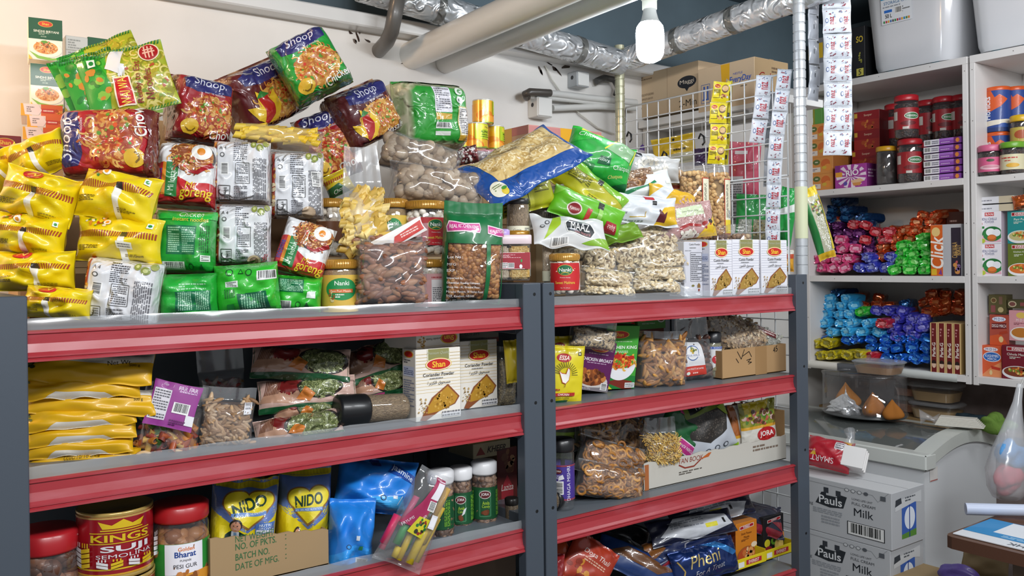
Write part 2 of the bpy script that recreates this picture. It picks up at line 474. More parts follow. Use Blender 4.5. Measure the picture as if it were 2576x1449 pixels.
def pk_fn(w,h,d,a=3.0,b=2.0,s0=0.06,s1=0.06,pin=0.05,pin2=0.03,lump=0.12,wr=0.003,bend=0.0,seed=0,taper=0.0,sw=0.0,crum=0.0):
    g=random.Random(seed)
    ks=[(g.uniform(1,4),g.uniform(1,4),g.uniform(0,6.3),g.uniform(0,6.3),g.uniform(.4,1))for _ in range(5)]
    kw=[(g.uniform(5,13),g.uniform(0,6.3))for _ in range(3)]
    kc=[(g.uniform(-5,5),g.uniform(-5,5),g.uniform(0,6.3))for _ in range(5)]
    def f(u,v,side=1.0):
        u=np.asarray(u,float);v=np.asarray(v,float)
        X=2*u-1;vv=np.clip((v-s0)/(1-s0-s1),0,1);Yv=2*vv-1
        us=np.clip(np.abs(X)/(1-sw),0,1)
        pv=np.maximum(1-np.abs(Yv)**a,0)**(1/b);pu=np.maximum(1-us**a,0)**(1/b)
        prof=pv*pu
        nz=sum(q[4]*np.sin(q[0]*X*2.2+q[2])*np.sin(q[1]*Yv*2.2+q[3])for q in ks)/2.2
        y=d/2*prof*(1+lump*nz)
        if crum:y=y+crum*d*np.sqrt(prof)*(.3-sum(np.abs(np.sin(p*X+q*Yv+r))for p,q,r in kc)/10)
        cr=sum(np.sin(k*X+p)for k,p in kw)/3
        edge=np.exp(-(1-np.abs(Yv))*5)
        wave=wr*cr*edge
        x=X*w/2*(1-pin*(1-Yv**2))*(1-taper*v)
        z=(v-0.5)*h*(1-pin2*(1-us**2)*(np.abs(Yv)>-1))
        return np.stack([x,-(side*y+wave+bend*(X**2))-(0.0004*side),z],1)
    return f
def grid_uv(n,m):
    s=0.5-0.5*np.cos(np.pi*np.arange(n+1)/n);t=0.5-0.5*np.cos(np.pi*np.arange(m+1)/m)
    s=0.5*s+0.5*np.arange(n+1)/n;t=0.5*t+0.5*np.arange(m+1)/m
    U,V=np.meshgrid(s,t,indexing='ij')
    f=[(i*(m+1)+j,(i+1)*(m+1)+j,(i+1)*(m+1)+j+1,i*(m+1)+j+1)for i in range(n)for j in range(m)]
    return U.ravel(),V.ravel(),np.array(f)
def packet_mesh(mb,w,h,d,base,items=(),back=None,side=None,n=30,seed=1,mi=0,lift=0.0006,**kw):
    f=pk_fn(w,h,d,seed=seed,**kw)
    U,V,fc=grid_uv(n,n)
    p=f(U,V,1.0);q=f(U,V,-1.0)
    def colr(pts,bc):
        c=np.tile(np.array(lin(bc)),(len(pts),1))
        if side:
            t=-pts[:,1]/(d/2)
            nst=side[2]if len(side)>2 else 0
            m=t<(side[3]if len(side)>3 else 0.62)
            sc=np.array(lin(side[0]));c[m]=sc
            if nst:k=m&(np.floor((t+1)*nst)%2==0);c[k]=np.array(lin(side[1]))
        return c
    mb.add(p,fc,colr(p,base),mi);mb.add(q,fc[:,::-1],colr(q,back or base),mi)
    S=grid_surface(p.reshape(n+1,n+1,3),U.reshape(n+1,n+1)[:,0],V.reshape(n+1,n+1)[0])
    if items:design(mb,S,w,h,items,mi,seed=seed,lift=lift)
    return S
def packet(name,label,cat,cx,cy,wpx,hpx,pos,d,base,items=(),rot=0,yaw=22,pitch=0,mat='film',group=None,**kw):
    mw,w,h=place(cx,cy,wpx,hpx,pos,rot,yaw,pitch)
    mb=MB();packet_mesh(mb,w,h,d,base,items,**kw)
    o=mb.build(name,mat,mw=mw);tag(o,label,cat,group);return o
def carton(name,label,cat,x0,x1,yt,yb,pos,d,cols,front=(),left=(),top=(),right=(),ang=0.0,mat='card',group=None,lean=0.0,hgt=None,seed=1,extra=None):
    p=at(x0,yb,pos);a=math.radians(ang);e=np.array([math.cos(a),math.sin(a),0.0])
    lo,hi=0.004,3.0
    for _ in range(50):
        m=(lo+hi)/2;q=p+e*m
        if depth(q)>0.1 and proj(q)[0]<x1:lo=m
        else:hi=m
    w=(lo+hi)/2;h=hgt or(yb-yt)*depth(p)/F
    mb=MB();box_geo(mb,0,w,0,d,0,h,cols)
    if front:design(mb,flat_face((0,0,0),(1,0,0),(0,0,1),w,h),w,h,front,flat=True,seed=seed)
    if left:design(mb,flat_face((0,d,0),(0,-1,0),(0,0,1),d,h),d,h,left,flat=True,seed=seed)
    if right:design(mb,flat_face((w,0,0),(0,1,0),(0,0,1),d,h),d,h,right,flat=True,seed=seed)
    if top:design(mb,flat_face((0,0,h),(1,0,0),(0,1,0),w,d),w,d,top,flat=True,seed=seed)
    if extra:extra(mb,w,d,h)
    o=mb.build(name,mat,smooth=False);o.location=p;o.rotation_euler=(0,math.radians(lean),a)
    tag(o,label,cat,group);return o
def seam_flaps(mb,w,d,h,col='#b99a74'):
    """lid seam, tape and flap edges of a shipping carton"""
    box_geo(mb,0,w,d*.49,d*.5,h,h+.0008,'#6b543b');box_geo(mb,-0.0006,w+.0006,d*.44,d*.56,h,h+.0012,col)

# ---- small food pieces
def sphere_unit(n=6,m=8):
    v=[];f=[]
    for i in range(n+1):
        t=math.pi*i/n
        for j in range(m):p=2*math.pi*j/m;v.append((math.sin(t)*math.cos(p),math.sin(t)*math.sin(p),math.cos(t)))
    for i in range(n):
        for j in range(m):f.append((i*m+j,(i+1)*m+j,(i+1)*m+(j+1)%m,i*m+(j+1)%m))
    return np.array(v),np.array(f)
def tube_unit(pts,rad,seg=7,hollow=False):
    b=MB();tube_geo(b,pts,rad,(1,1,1),seg,caps=not hollow)
    return np.concatenate(b.v),np.array([q if len(q)==4 else list(q)+[q[-1]]for q in b.f])if hollow else(np.concatenate(b.v),b.f)
def unit(kind):
    v,f=sphere_unit()
    if kind=='almond':
        v=v.copy();z=v[:,2];tp=1-0.35*np.clip(z,0,1)**1.5;v[:,0]*=tp*.5;v[:,1]*=tp*.36
        return v,f.tolist()
    if kind in('pea','ball'):
        v=v.copy();v*=1+0.06*np.sin(5*v[:,:1]);v[:,2]*=.9 if kind=='pea' else 1
        return v,f.tolist()
    if kind=='seed':v=v*np.array([.38,.34,1]);return v,f.tolist()
    if kind=='finger':v=v*np.array([.3,.3,1]);v[:,0]+=.12*v[:,2]**2;return v,f.tolist()
    if kind=='shellnut':
        v=v.copy();v*=(1+.12*np.sin(6*np.arctan2(v[:,1:2],v[:,0:1])));v[:,2]*=1.05;return v,f.tolist()
    if kind=='cashew':
        b=MB();pts=[];rr=[]
        for i in range(8):
            a=-1.5+3.0*i/7;pts.append((math.cos(a)*.75-.5,0,math.sin(a)*.75));rr.append(.12+.3*math.sin(math.pi*(i+.6)/8.2))
        tube_geo(b,pts,rr,(1,1,1),7);return np.concatenate(b.v),b.f
    if kind=='ring':
        b=MB();tube_geo(b,[(math.cos(t)*.75,math.sin(t)*.75,0)for t in np.arange(9)*2*math.pi/9],.27,(1,1,1),6,closed=True)
        return np.concatenate(b.v),b.f
    if kind=='penne':
        b=MB()
        n=10;R_={}
        for r,sg in((.3,1),(.22,-1)):
            vv=[]
            for zz in(-1,1):
                for k in range(n):t=2*math.pi*k/n;vv.append((r*math.cos(t),r*math.sin(t),zz+.12*math.cos(t)))
            R_[r]=vv;b.add(vv,[(k,(k+1)%n,n+(k+1)%n,n+k)[::sg]for k in range(n)])
        for o in(0,n):b.add(R_[.3][o:o+n]+R_[.22][o:o+n],[(k,(k+1)%n,n+(k+1)%n,n+k)for k in range(n)])
        return np.concatenate(b.v),b.f
    if kind=='stick':
        b=MB();tube_geo(b,[(0,0,-1),(.08,.03,-.3),(0,.08,.3),(.05,0,1)],[.12,.15,.15,.11],(1,1,1),6);return np.concatenate(b.v),b.f
    if kind=='noodle':
        b=MB();tube_geo(b,[(.35*math.sin(i*.9),.25*math.cos(i*.7),-1+i*.25)for i in range(9)],.075,(1,1,1),4);return np.concatenate(b.v),b.f
    if kind=='flake':v=v*np.array([.5,.1,1]);v[:,1]+=.3*v[:,2]**2;return v,f.tolist()
    return v,f.tolist()
_UN={}
def rotm(rs,n):
    q=rs.normal(size=(n,4));q/=np.linalg.norm(q,axis=1,keepdims=True);w,x,y,z=q.T
    return np.stack([np.stack([1-2*(y*y+z*z),2*(x*y-z*w),2*(x*z+y*w)],1),
                     np.stack([2*(x*y+z*w),1-2*(x*x+z*z),2*(y*z-x*w)],1),
                     np.stack([2*(x*z-y*w),2*(y*z+x*w),1-2*(x*x+y*y)],1)],1)
def scatter(mb,kind,pts,size,cols,seed=0,var=.18,flatn=None,axis=None):
    if kind not in _UN:_UN[kind]=unit(kind)
    v,f=_UN[kind];rs=np.random.RandomState(seed);n=len(pts)
    R=rotm(rs,n);s=size*(1+var*rs.uniform(-1,1,n))
    if flatn is not None: # lie along the surface: long axis in the tangent plane
        t=np.cross(flatn,rs.normal(size=(n,3)))if axis is None else np.array(axis[:3])+rs.normal(size=(n,3))*np.array([axis[3],axis[3]*.3,axis[3]])
        t/=np.linalg.norm(t,axis=1,keepdims=True)+1e-9
        t=t+(.3 if axis is None else.0)*flatn*rs.uniform(-1,1,(n,1));t/=np.linalg.norm(t,axis=1,keepdims=True)
        nn=flatn-t*(flatn*t).sum(1,keepdims=True);nn/=np.linalg.norm(nn,axis=1,keepdims=True)+1e-9
        if kind in('ring',):R=np.stack([t,np.cross(nn,t),nn],2)
        else:R=np.stack([np.cross(nn,t),nn,t],2)
    P=np.einsum('nij,kj->nki',R,v)*s[:,None,None]+np.asarray(pts)[:,None,:]
    cs=np.array([lin(c)for c in cols]);ci=cs[rs.randint(0,len(cs),n)]*(1+.15*rs.uniform(-1,1,(n,1)))
    k=len(v);fa=[[i+j*k for i in q]for j in range(n)for q in f]
    mb.v.append(P.reshape(-1,3));mb.c.append(np.repeat(ci,k,0));mb.f+=[[i+mb.n for i in q]for q in fa];mb.mi+=[0]*len(fa);mb.n+=n*k
THICK=dict(penne=.32,cashew=.42,almond=.40,seed=.36,finger=.34,stick=.2,ring=.3,flake=.25,noodle=.35)
def bag_of(parent,name,kind,size,cols,w,h,d,n,fill=1.0,low=0.04,seed=0,core=None,inner=0.86,side=0.05,layers=2,flat=True,kw={},mat='nut',both=False,axis=None):
    """pieces filling a bag: a layer under the film, a second beneath it, and a dark heart"""
    f=pk_fn(w,h,d,seed=seed,**kw);S=surf_normals(f);rs=np.random.RandomState(seed+5);mb=MB()
    for L in range(layers):
        k=int(n*(1 if L==0 else.8));cols_n=max(1,int(round(math.sqrt(k*w/(h*(fill-low))))));rows=max(1,int(math.ceil(k/cols_n)))
        U,V=np.meshgrid((np.arange(cols_n)+.5)/cols_n,(np.arange(rows)+.5)/rows);U=U.ravel();V=V.ravel()
        U=np.clip(U+rs.uniform(-.5,.5,len(U))/cols_n,0,1)*(1-2*side)+side
        V=low+(fill-low)*np.clip(V+rs.uniform(-.5,.5,len(V))/rows,0,1)*(1+.05*np.sin(U*9+seed))
        p,nn=S(U,V);q=p.copy();q[:,0]*=1-.02;q=p-nn*(size*THICK.get(kind,1.0)*(1.15+1.5*L))
        q[:,1]=np.minimum(q[:,1],-.002)
        scatter(mb,kind,q,size,cols,seed+L,flatn=nn if flat else None,axis=axis)
        if both and L==0:
            q2=q.copy();q2[:,1]*=-1;scatter(mb,kind,q2,size,cols,seed+9,flatn=nn if flat else None,axis=axis)
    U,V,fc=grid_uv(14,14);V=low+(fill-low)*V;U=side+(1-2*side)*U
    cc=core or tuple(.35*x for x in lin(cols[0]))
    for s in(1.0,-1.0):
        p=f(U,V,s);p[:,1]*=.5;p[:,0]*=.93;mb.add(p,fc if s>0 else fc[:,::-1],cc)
    o=mb.build(name,mat,parent);o['kind']='stuff';return o
def clear_bag(name,label,cat,cx,cy,wpx,hpx,pos,d,pieces,kind,size,cols,n,rot=0,yaw=22,pitch=0,fill=.85,film='bag_film',group=None,seed=0,items=(),core=None,low=.05,layers=2,flat=True,both=False,side=.05,axis=None,**kw):
    mw,w,h=place(cx,cy,wpx,hpx,pos,rot,yaw,pitch)
    r=empty(name,label,cat,mw=mw,group=group)
    kw.setdefault('s0',.03);kw.setdefault('s1',max(.03,.9-fill));kw.setdefault('a',3.5);kw.setdefault('wr',.006)
    bag_of(r,pieces,kind,size,cols,w,h,d,n,fill,low,seed,core,kw=kw,layers=layers,flat=flat,both=both,side=side,axis=axis)
    mb=MB();packet_mesh(mb,w,h,d+.002,'#fff',n=30,seed=seed,**kw);mb.build('plastic_film',film,r)
    if items:
        m2=MB();design(m2,surf_normals(pk_fn(w,h,d+.004,seed=seed,**kw)),w,h,items,seed=seed);m2.build('printed_label','paper',r)
    return r
def face_cam(p,off=0.0):
    return math.atan2(p[0]-CAM[0],-(p[1]-CAM[1]))*1.0+math.radians(off)if False else-math.atan2(p[0]-CAM[0],p[1]-CAM[1])+math.radians(off)
def jar(name,label,cat,cx,yt,yb,wpx,pos,lid=('#c2923e',.14,1.04),body='jar_plastic',inside=None,wrap=None,items=(),a=(-95,95),z=(.12,.72),
        off=0.0,power=2.0,neck=.0,fill=.93,group=None,lidmat='plastic',pieces='contents',seed=1,labelmat='paper',ridges=0,mw=None,size=None,lid_name='lid'):
    """inside: ('grain',mat) or ('pieces',kind,size,cols,n)"""
    if mw is None:
        p=at(cx,yb,pos);m=depth(p)/F;R=wpx*m/2;h=(yb-yt)*m
        r=empty(name,label,cat,p,face_cam(p,off),group)
    else:
        R,h=size;r=empty(name,label,cat,mw=mw,group=group)
    hl=h*lid[1]if lid else 0;hb=h-hl
    q=min(.012,R*.25);prof=[(0,0),(R-q,0),(R-q*.3,q*.3),(R,q),(R,hb*(.92 if neck else 1)-q),(R-neck-q*.25,hb*.97),(R-neck-q*.3,hb)]
    b=MB();lathe_geo(b,prof,'#fff',44,power=power);b.build('jar_body',body,r)
    if inside:
        if inside[0]=='grain':
            b=MB();Ri=R*.95;lathe_geo(b,[(0,.002),(Ri-.004,.002),(Ri,.008),(Ri,hb*fill),(Ri*.8,hb*fill+.004),(0,hb*fill+.006)],'#888',36,power=power)
            o=b.build(pieces,inside[1],r);o['kind']='stuff'
        else:
            _,kind,sz,cols,n=inside;rs=np.random.RandomState(seed);b=MB()
            k=n;th=rs.uniform(0,2*math.pi,k);zz=rs.uniform(sz,hb*fill,k);rr=R-sz*1.05
            qn=(np.abs(np.cos(th))**power+np.abs(np.sin(th))**power)**(-1/power)
            scatter(b,kind,np.stack([rr*qn*np.cos(th),rr*qn*np.sin(th),zz],1),sz,cols,seed)
            rs2=rs.uniform(0,1,max(6,n//8))**.5*rr;t2=rs.uniform(0,6.28,len(rs2))
            scatter(b,kind,np.stack([rs2*np.cos(t2),rs2*np.sin(t2),np.full(len(t2),hb*fill)],1),sz,cols,seed+1)
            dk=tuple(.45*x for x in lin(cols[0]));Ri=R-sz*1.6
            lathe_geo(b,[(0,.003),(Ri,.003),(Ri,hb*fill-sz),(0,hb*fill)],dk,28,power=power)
            o=b.build(pieces,'nut',r);o['kind']='stuff'
    if wrap:
        b=MB();S=cyl_face(R+.0005,hb*z[0],hb*z[1],a[0],a[1],power=power)
        n=30;U,V=np.meshgrid(np.arange(n+1)/n,np.array([0.,.5,1.]),indexing='ij');pts,_=S(U.ravel(),V.ravel())
        b.add(pts,[(i*3+j,(i+1)*3+j,(i+1)*3+j+1,i*3+j+1)for i in range(n)for j in range(2)],wrap)
        lw=R*math.radians(a[1]-a[0]);design(b,S,lw,hb*(z[1]-z[0]),items,seed=seed)
        b.build('label_sleeve',labelmat,r)
    if lid:
        Rl=R*lid[2];b=MB();e=min(.004,hl*.2)
        lathe_geo(b,[(R*.9,hb-.002),(Rl-e*.3,hb-.002),(Rl,hb+e*.4),(Rl,h-e),(Rl-e,h-e*.2),(Rl-e*2,h),(0,h)],lid[0],44,power=power)
        if ridges:
            for k in range(ridges):
                t=2*math.pi*k/ridges;c,s=math.cos(t),math.sin(t)
                tube_geo(b,[((Rl+.0002)*c,(Rl+.0002)*s,hb+hl*.15),((Rl+.0002)*c,(Rl+.0002)*s,h-hl*.2)],.0007,lid[0],4)
        b.build(lid_name,lidmat,r)
    return r
# ================================================================ the room
YW,XW,ZC=0.86,3.46,2.52
def struct(o,label=None,cat=None):
    o['kind']='structure'
    if label:o['label']=label;o['category']=cat or 'wall'
    return o
def wall_material(name,base,dirt,scale=5,amount=0.25):
    m,nt,b,L=nodes(name)
    tc=nt.nodes.new('ShaderNodeTexCoord')
    n1=nt.nodes.new('ShaderNodeTexNoise');n1.inputs['Scale'].default_value=scale;n1.inputs['Detail'].default_value=6
    L.new(tc.outputs['Object'],n1.inputs['Vector'])
    r1=nt.nodes.new('ShaderNodeValToRGB');r1.color_ramp.elements[0].position=.30;r1.color_ramp.elements[0].color=(*[amount]*3,1)
    r1.color_ramp.elements[1].position=.62;r1.color_ramp.elements[1].color=(0,0,0,1);L.new(n1.outputs['Fac'],r1.inputs[0])
    # flaking cracks
    n2=nt.nodes.new('ShaderNodeTexNoise');n2.noise_type='RIDGED_MULTIFRACTAL';n2.inputs['Scale'].default_value=3.2;n2.inputs['Detail'].default_value=5;n2.inputs['Distortion'].default_value=.6
    L.new(tc.outputs['Object'],n2.inputs['Vector'])
    mx=nt.nodes.new('ShaderNodeMixRGB');mx.inputs[1].default_value=(*lin(base),1);mx.inputs[2].default_value=(*lin(dirt),1)
    L.new(r1.outputs[0],mx.inputs[0]);L.new(mx.outputs[0],b.inputs['Base Color'])
    bp=nt.nodes.new('ShaderNodeBump');bp.inputs['Strength'].default_value=.25;bp.inputs['Distance'].default_value=.004
    L.new(n2.outputs['Fac'],bp.inputs['Height']);L.new(bp.outputs[0],b.inputs['Normal'])
    b.inputs['Roughness'].default_value=.7;MATS[name]=m
wall_material('white_plaster','#dfdcd7','#a9a49c',4,.22)
wall_material('blue_grey_paint','#4f6069','#3a474e',3,.6)
wall_material('dark_render','#948581','#6a5b57',9,.9)
wall_material('worn_floor','#8a857e','#5d5852',6,.7)
def slab(name,x0,x1,y0,y1,z0,z1,m):
    b=MB();box_geo(b,x0,x1,y0,y1,z0,z1,'#fff',0);return struct(b.build(name,m,smooth=False))
slab('wall_back',-1.2,XW+.1,YW,YW+.1,0,ZC,'white_plaster')
slab('wall_right_lower',XW,XW+.1,-1.6,YW,0,1.12,'dark_render')
slab('wall_right',XW,XW+.1,-1.6,YW,1.12,2.24,'white_plaster')
slab('wall_right_upper',XW,XW+.1,-1.6,YW,2.24,ZC,'blue_grey_paint')
slab('floor',-1.2,XW+.1,-2.4,YW,-.06,0,'worn_floor')
slab('ceiling',-1.2,XW+.1,-2.4,YW+.1,ZC,ZC+.08,'blue_grey_paint')

# ================================================================ red and grey shelving
Z1=PY(1384,769,0)[2];Z2=PY(1384,1027,0)[2];Z3=PY(1384,1313,0)[2];Z4=PY(1994,1432,0)[2]
XA,XB=PY(66,900,0)[0],PY(1306,900,0)[0]
XC_,XD=PY(1385,900,0)[0],PY(1992,900,0)[0]
SD=0.42
DARK,RED='#454d57','#a02c34'
MATS['red_plastic']=print_mat('red_price_channel',.4,.5,.2,9,dist=.002,coat_rough=.22)
def streaked_red():
    m=MATS['red_plastic'];nt=m.node_tree;L=nt.links;b=nt.nodes['Principled BSDF']
    a=[n for n in nt.nodes if n.type=='ATTRIBUTE'][0];tc=nt.nodes.new('ShaderNodeTexCoord')
    mp=nt.nodes.new('ShaderNodeMapping');mp.inputs['Scale'].default_value=(7,30,30);L.new(tc.outputs['Object'],mp.inputs[0])
    n=nt.nodes.new('ShaderNodeTexNoise');n.inputs['Scale'].default_value=1.0;n.inputs['Detail'].default_value=6;L.new(mp.outputs[0],n.inputs['Vector'])
    r=nt.nodes.new('ShaderNodeValToRGB');r.color_ramp.elements[0].position=.5;r.color_ramp.elements[0].color=(0,0,0,1);r.color_ramp.elements[1].position=.72;r.color_ramp.elements[1].color=(.45,.45,.45,1)
    L.new(n.outputs['Fac'],r.inputs[0]);mx=nt.nodes.new('ShaderNodeMixRGB');L.new(r.outputs[0],mx.inputs[0]);L.new(a.outputs['Color'],mx.inputs[1]);mx.inputs[2].default_value=(*lin('#b4606a'),1)  # paler pink streaks mixed at random over the red
    L.new(mx.outputs[0],b.inputs['Base Color'])
streaked_red()
def shelf_parts(root,x0,x1,z,strip=True,back=SD,deep=False):
    b=MB();box_geo(b,x0-.02,x1+.02,.004,back,z-.022,z,'#666d74',.001)
    for k in range(3):box_geo(b,x0,x1,.06+k*.13,.09+k*.13,z-.034,z-.022,'#3c434a',.001)
    board=b.build('shelf_board','paint',root,smooth=False)
    # price channel: a C-shaped extrusion, ridged at both lips
    prof=[(.004,z+.0005),(-.002,z+.001),(-.0075,z-.001),(-.0075,z-.0035),(-.004,z-.005),(-.0035,z-.018),(-.0065,z-.030),
            (-.0105,z-.0345),(-.0105,z-.037),(-.0085,z-.0375),(-.0125,z-.040),(-.0125,z-.043),(-.004,z-.0435),(.004,z-.043)]
    b=MB();n=24;xs=np.linspace(x0,x1,n+1)
    v=[(x,y,zz)for x in xs for y,zz in prof];m=len(prof)
    b.add(v,[(i*m+j,i*m+j+1,(i+1)*m+j+1,(i+1)*m+j)for i in range(n)for j in range(m-1)],RED)
    for i in(0,n):b.add([v[i*m+j]for j in range(m)],[tuple(range(m))],RED)
    b.build('price_channel','red_plastic',board,smooth=False)
    if strip:
        b=MB();vs=[];K=40
        for i in range(K+1):
            x=x0+(x1-x0)*i/K;wv=.0012*math.sin(i*1.7)+.0008*math.sin(i*.6)
            vs+=[(x,-.0015,z+.0008),(x,-.001+wv*.6,z+.010),(x,.0012+wv,z+.0175+.3*wv)]
        b.add(vs,[(i*3+j,(i+1)*3+j,(i+1)*3+j+1,i*3+j+1)for i in range(K)for j in range(2)],'#fff')
        b.build('clear_lip','tinted_strip',board)
def post_part(root,x0,x1,z1,y0=0.0,hole=True):
    b=MB();box_geo(b,x0,x1,y0-.016,y0+.010,0,z1,DARK,.0015)
    if hole:
        xm=x0+.62*(x1-x0)
        for zz in np.arange(.2,z1,.2167):
            vs=ell(0,0,.0035,.0035,12);b.add([(xm+p[0],y0-.0163,z1-.022-zz+.2+p[1])for p in vs],[tuple(range(12))],'#0b0d10')
    b.build('upright_post','paint',root,smooth=False)
def side_frame(root,x0,x1,z1,zs):
    b=MB();box_geo(b,x0,x1,.0,SD+.02,z1-.034,z1,DARK,.0015);b.build('top_rail','paint',root,smooth=False)
    for z in zs:
        b=MB();box_geo(b,x0+.004,x1-.004,.02,SD,z-.055,z-.024,DARK,.001);b.build('side_brace','paint',root,smooth=False)
ZP=PY(1345,712,0)[2]
for nm,lab,xa,xb,levels,pl,pr in(
        ('shelving_unit','left bay of the dark grey shelving with red price channels and clear lips',XA,XB,(Z1,Z2,Z3),(XA-.12,XA),(XB,XB+.045)),
        ('shelving_unit','right bay of the dark grey shelving with red price channels, next to the wire grid',XC_,XD,(Z1,Z2,Z3,Z4),(XC_-.030,XC_),(XD,XD+.047))):
    r=empty(nm,lab,'shelving',((xa+xb)/2,.2,0));r_loc=Vector(r.location)
    bpy.context.view_layer.update()
    kids0=set(bpy.data.objects)
    zt=ZP if xa==XC_ else PY(30,745,0)[2]
    post_part(r,pl[0],pl[1],PY(30,745,0)[2]if xa==XA else ZP);post_part(r,pr[0],pr[1],PY(2012,690,0)[2]if xa==XC_ else ZP)
    for z in levels:shelf_parts(r,xa,xb,z,strip=(xa==XA or z==Z1))
    zs=levels
    side_frame(r,pl[1]-.036,pl[1]-.003,(PY(30,745,0)[2]if xa==XA else ZP),zs)
    if xa==XA:side_frame(r,pr[0]+.003,pr[0]+.036,ZP,zs)
    for px_ in(pl[1]-.036,pr[0]):
        b=MB();box_geo(b,px_,px_+.036,SD,SD+.035,0,ZP-.01,DARK,.001);b.build('rear_post','paint',r,smooth=False)
    if xa==XA:
        b=MB();box_geo(b,xa,xb,SD+.004,SD+.012,0.35,Z1-.03,'#565e66',.001);b.build('back_panel','paint',r,smooth=False)
    else:
        b=MB();box_geo(b,xa,xb,SD+.004,SD+.012,0.35,Z1-.03,'#565e66',.001);b.build('back_panel','paint',r,smooth=False)
    b=MB();box_geo(b,xa,xb,.0,SD,.06,.085,DARK,.001);b.build('bottom_board','paint',r,smooth=False)
    for o in r.children:o.location=-r_loc
# a plain rear board behind the bays carries the goods stacked against the wall
r=empty('rear_shelf','plain grey shelf against the white wall behind both bays','shelf',((XA+XD)/2,.65,0));rl=Vector(r.location)
b=MB();box_geo(b,XA-.25,XD-.02,SD+.045,.80,Z1-.025,Z1,'#7d858c',.001);b.build('shelf_board','paint',r,smooth=False)
for x in(XA-.22,XB,XD-.06):
    b=MB();box_geo(b,x,x+.03,.75,.78,0,Z1-.025,DARK,.001);b.build('leg','paint',r,smooth=False)
for o in r.children:o.location=-rl

# ================================================================ overhead pipes and ducts
MATS['duct_foil']=print_mat('foil_wrapped_duct',.25,.3,1.0,26,metallic=.6,dist=.018)
MATS['duct_white']=print_mat('white_painted_duct',.3,.25,.3,8,metallic=.0,dist=.006)
def pipe(name,label,cat,pts,r,col,mat,bands=(),bandcol='#8a8a86',seg=20):
    root=empty(name,label,cat,pts[0]);b=MB();o0=np.array(pts[0])
    tube_geo(b,[np.array(p)-o0 for p in pts],r,col,seg);b.build('pipe_body',mat,root)
    a,c=np.array(pts[0]),np.array(pts[-1])
    for t in bands:
        p=a+(c-a)*t-o0;d=(c-a)/np.linalg.norm(c-a)
        b=MB();tube_geo(b,[p-d*.012,p+d*.012],r*1.05,bandcol,seg);b.build('joint_band',mat,root)
    return root
Yp=.78
pA0,pA1=PY(905,-35,Yp-.04),PY(1562,158,Yp-.04)
pipe('foil_duct','crinkled silver foil duct running along the top of the back wall','duct',[pA0,(pA0+pA1)/2,pA1],.042,'#d5d8da','duct_foil',(.25,.55,.8))
pB0=PY(1585,146,Yp-.05);pB1=PX(1946,14,pB0[0]+.03);pB1=pB0+(pB1-pB0)*1.9
pipe('foil_duct','bright silver duct coming forward from the back corner behind the light bulb','duct',[pB0,(pB0*2+pB1)/3,pB1],.040,'#f0f2f4','duct_foil',(.2,.4))
pC0=PY(1035,140,YW);pC1=np.array([pC0[0],-1.1,pC0[2]+.05])
pipe('white_pipe','upper of two thick white pipes coming forward out of the back wall','pipe',[pC0,(pC0+pC1)/2,pC1],.041,'#e6e6e2','duct_white',(.5,),'#c9c9c4')
pD0=PY(1118,158,YW);pD1=np.array([pD0[0],-1.1,pD0[2]+.05])
pipe('white_pipe','lower of two thick white pipes coming forward out of the back wall','pipe',[pD0,(pD0+pD1)/2,pD1],.033,'#dcdcd8','duct_white',(.6,),'#bdbdb8')
e0,e1,e2=PY(1003,-12,.70),PY(985,78,.72),PY(952,128,YW)
pipe('drain_pipe','dark grey bent pipe running into the wall beside the thick white pipes','pipe',[e0+np.array([.02,-.3,.16]),e0,(e0+e1)/2,e1,(e1+e2)/2+np.array([0,-.012,-.004]),e2],.021,'#5c5a57','plastic',())
b=MB();box_geo(b,.55,XW,.80,YW+.01,2.165,2.205,'#dcdcda',.004)
struct(b.build('trim_back_ledge','duct_white',smooth=False))
slab('wall_back_upper',.9,XW,YW-.012,YW+.02,2.205,ZC,'blue_grey_paint')
# small holes and flaked plaster where the pipes go in
def wall_chips():
    b=MB();g=random.Random(3)
    for cx,cy,rx,ry,n in((903,80,40,32,9),(620,15,16,18,4),(1110,130,26,14,5),(1015,150,12,20,3),(1405,170,60,22,9),(1000,95,40,16,6)):
        for i in range(n):
            x,y=cx+g.uniform(-rx,rx),cy+g.uniform(-ry,ry);L=g.uniform(4,16);w=g.uniform(1.2,4.5);a=g.uniform(-.6,1.4);pts=[]
            for k in range(8):
                t=2*math.pi*k/8;q=g.uniform(.5,1.2);ex,ey=L*math.cos(t)*q,w*math.sin(t)*q
                p=PY(x+ex*math.cos(a)-ey*math.sin(a),y+ex*math.sin(a)+ey*math.cos(a),YW-.0008);pts.append(p)
            b.add(pts,[tuple(range(8))],g.choice(('#2b2522','#4a403a','#6b5f57','#3a2a22')))
    o=b.build('flaked_plaster','kraft',smooth=False);struct(o,'dark chips and cracks in the white plaster around the pipes','wall')
wall_chips()
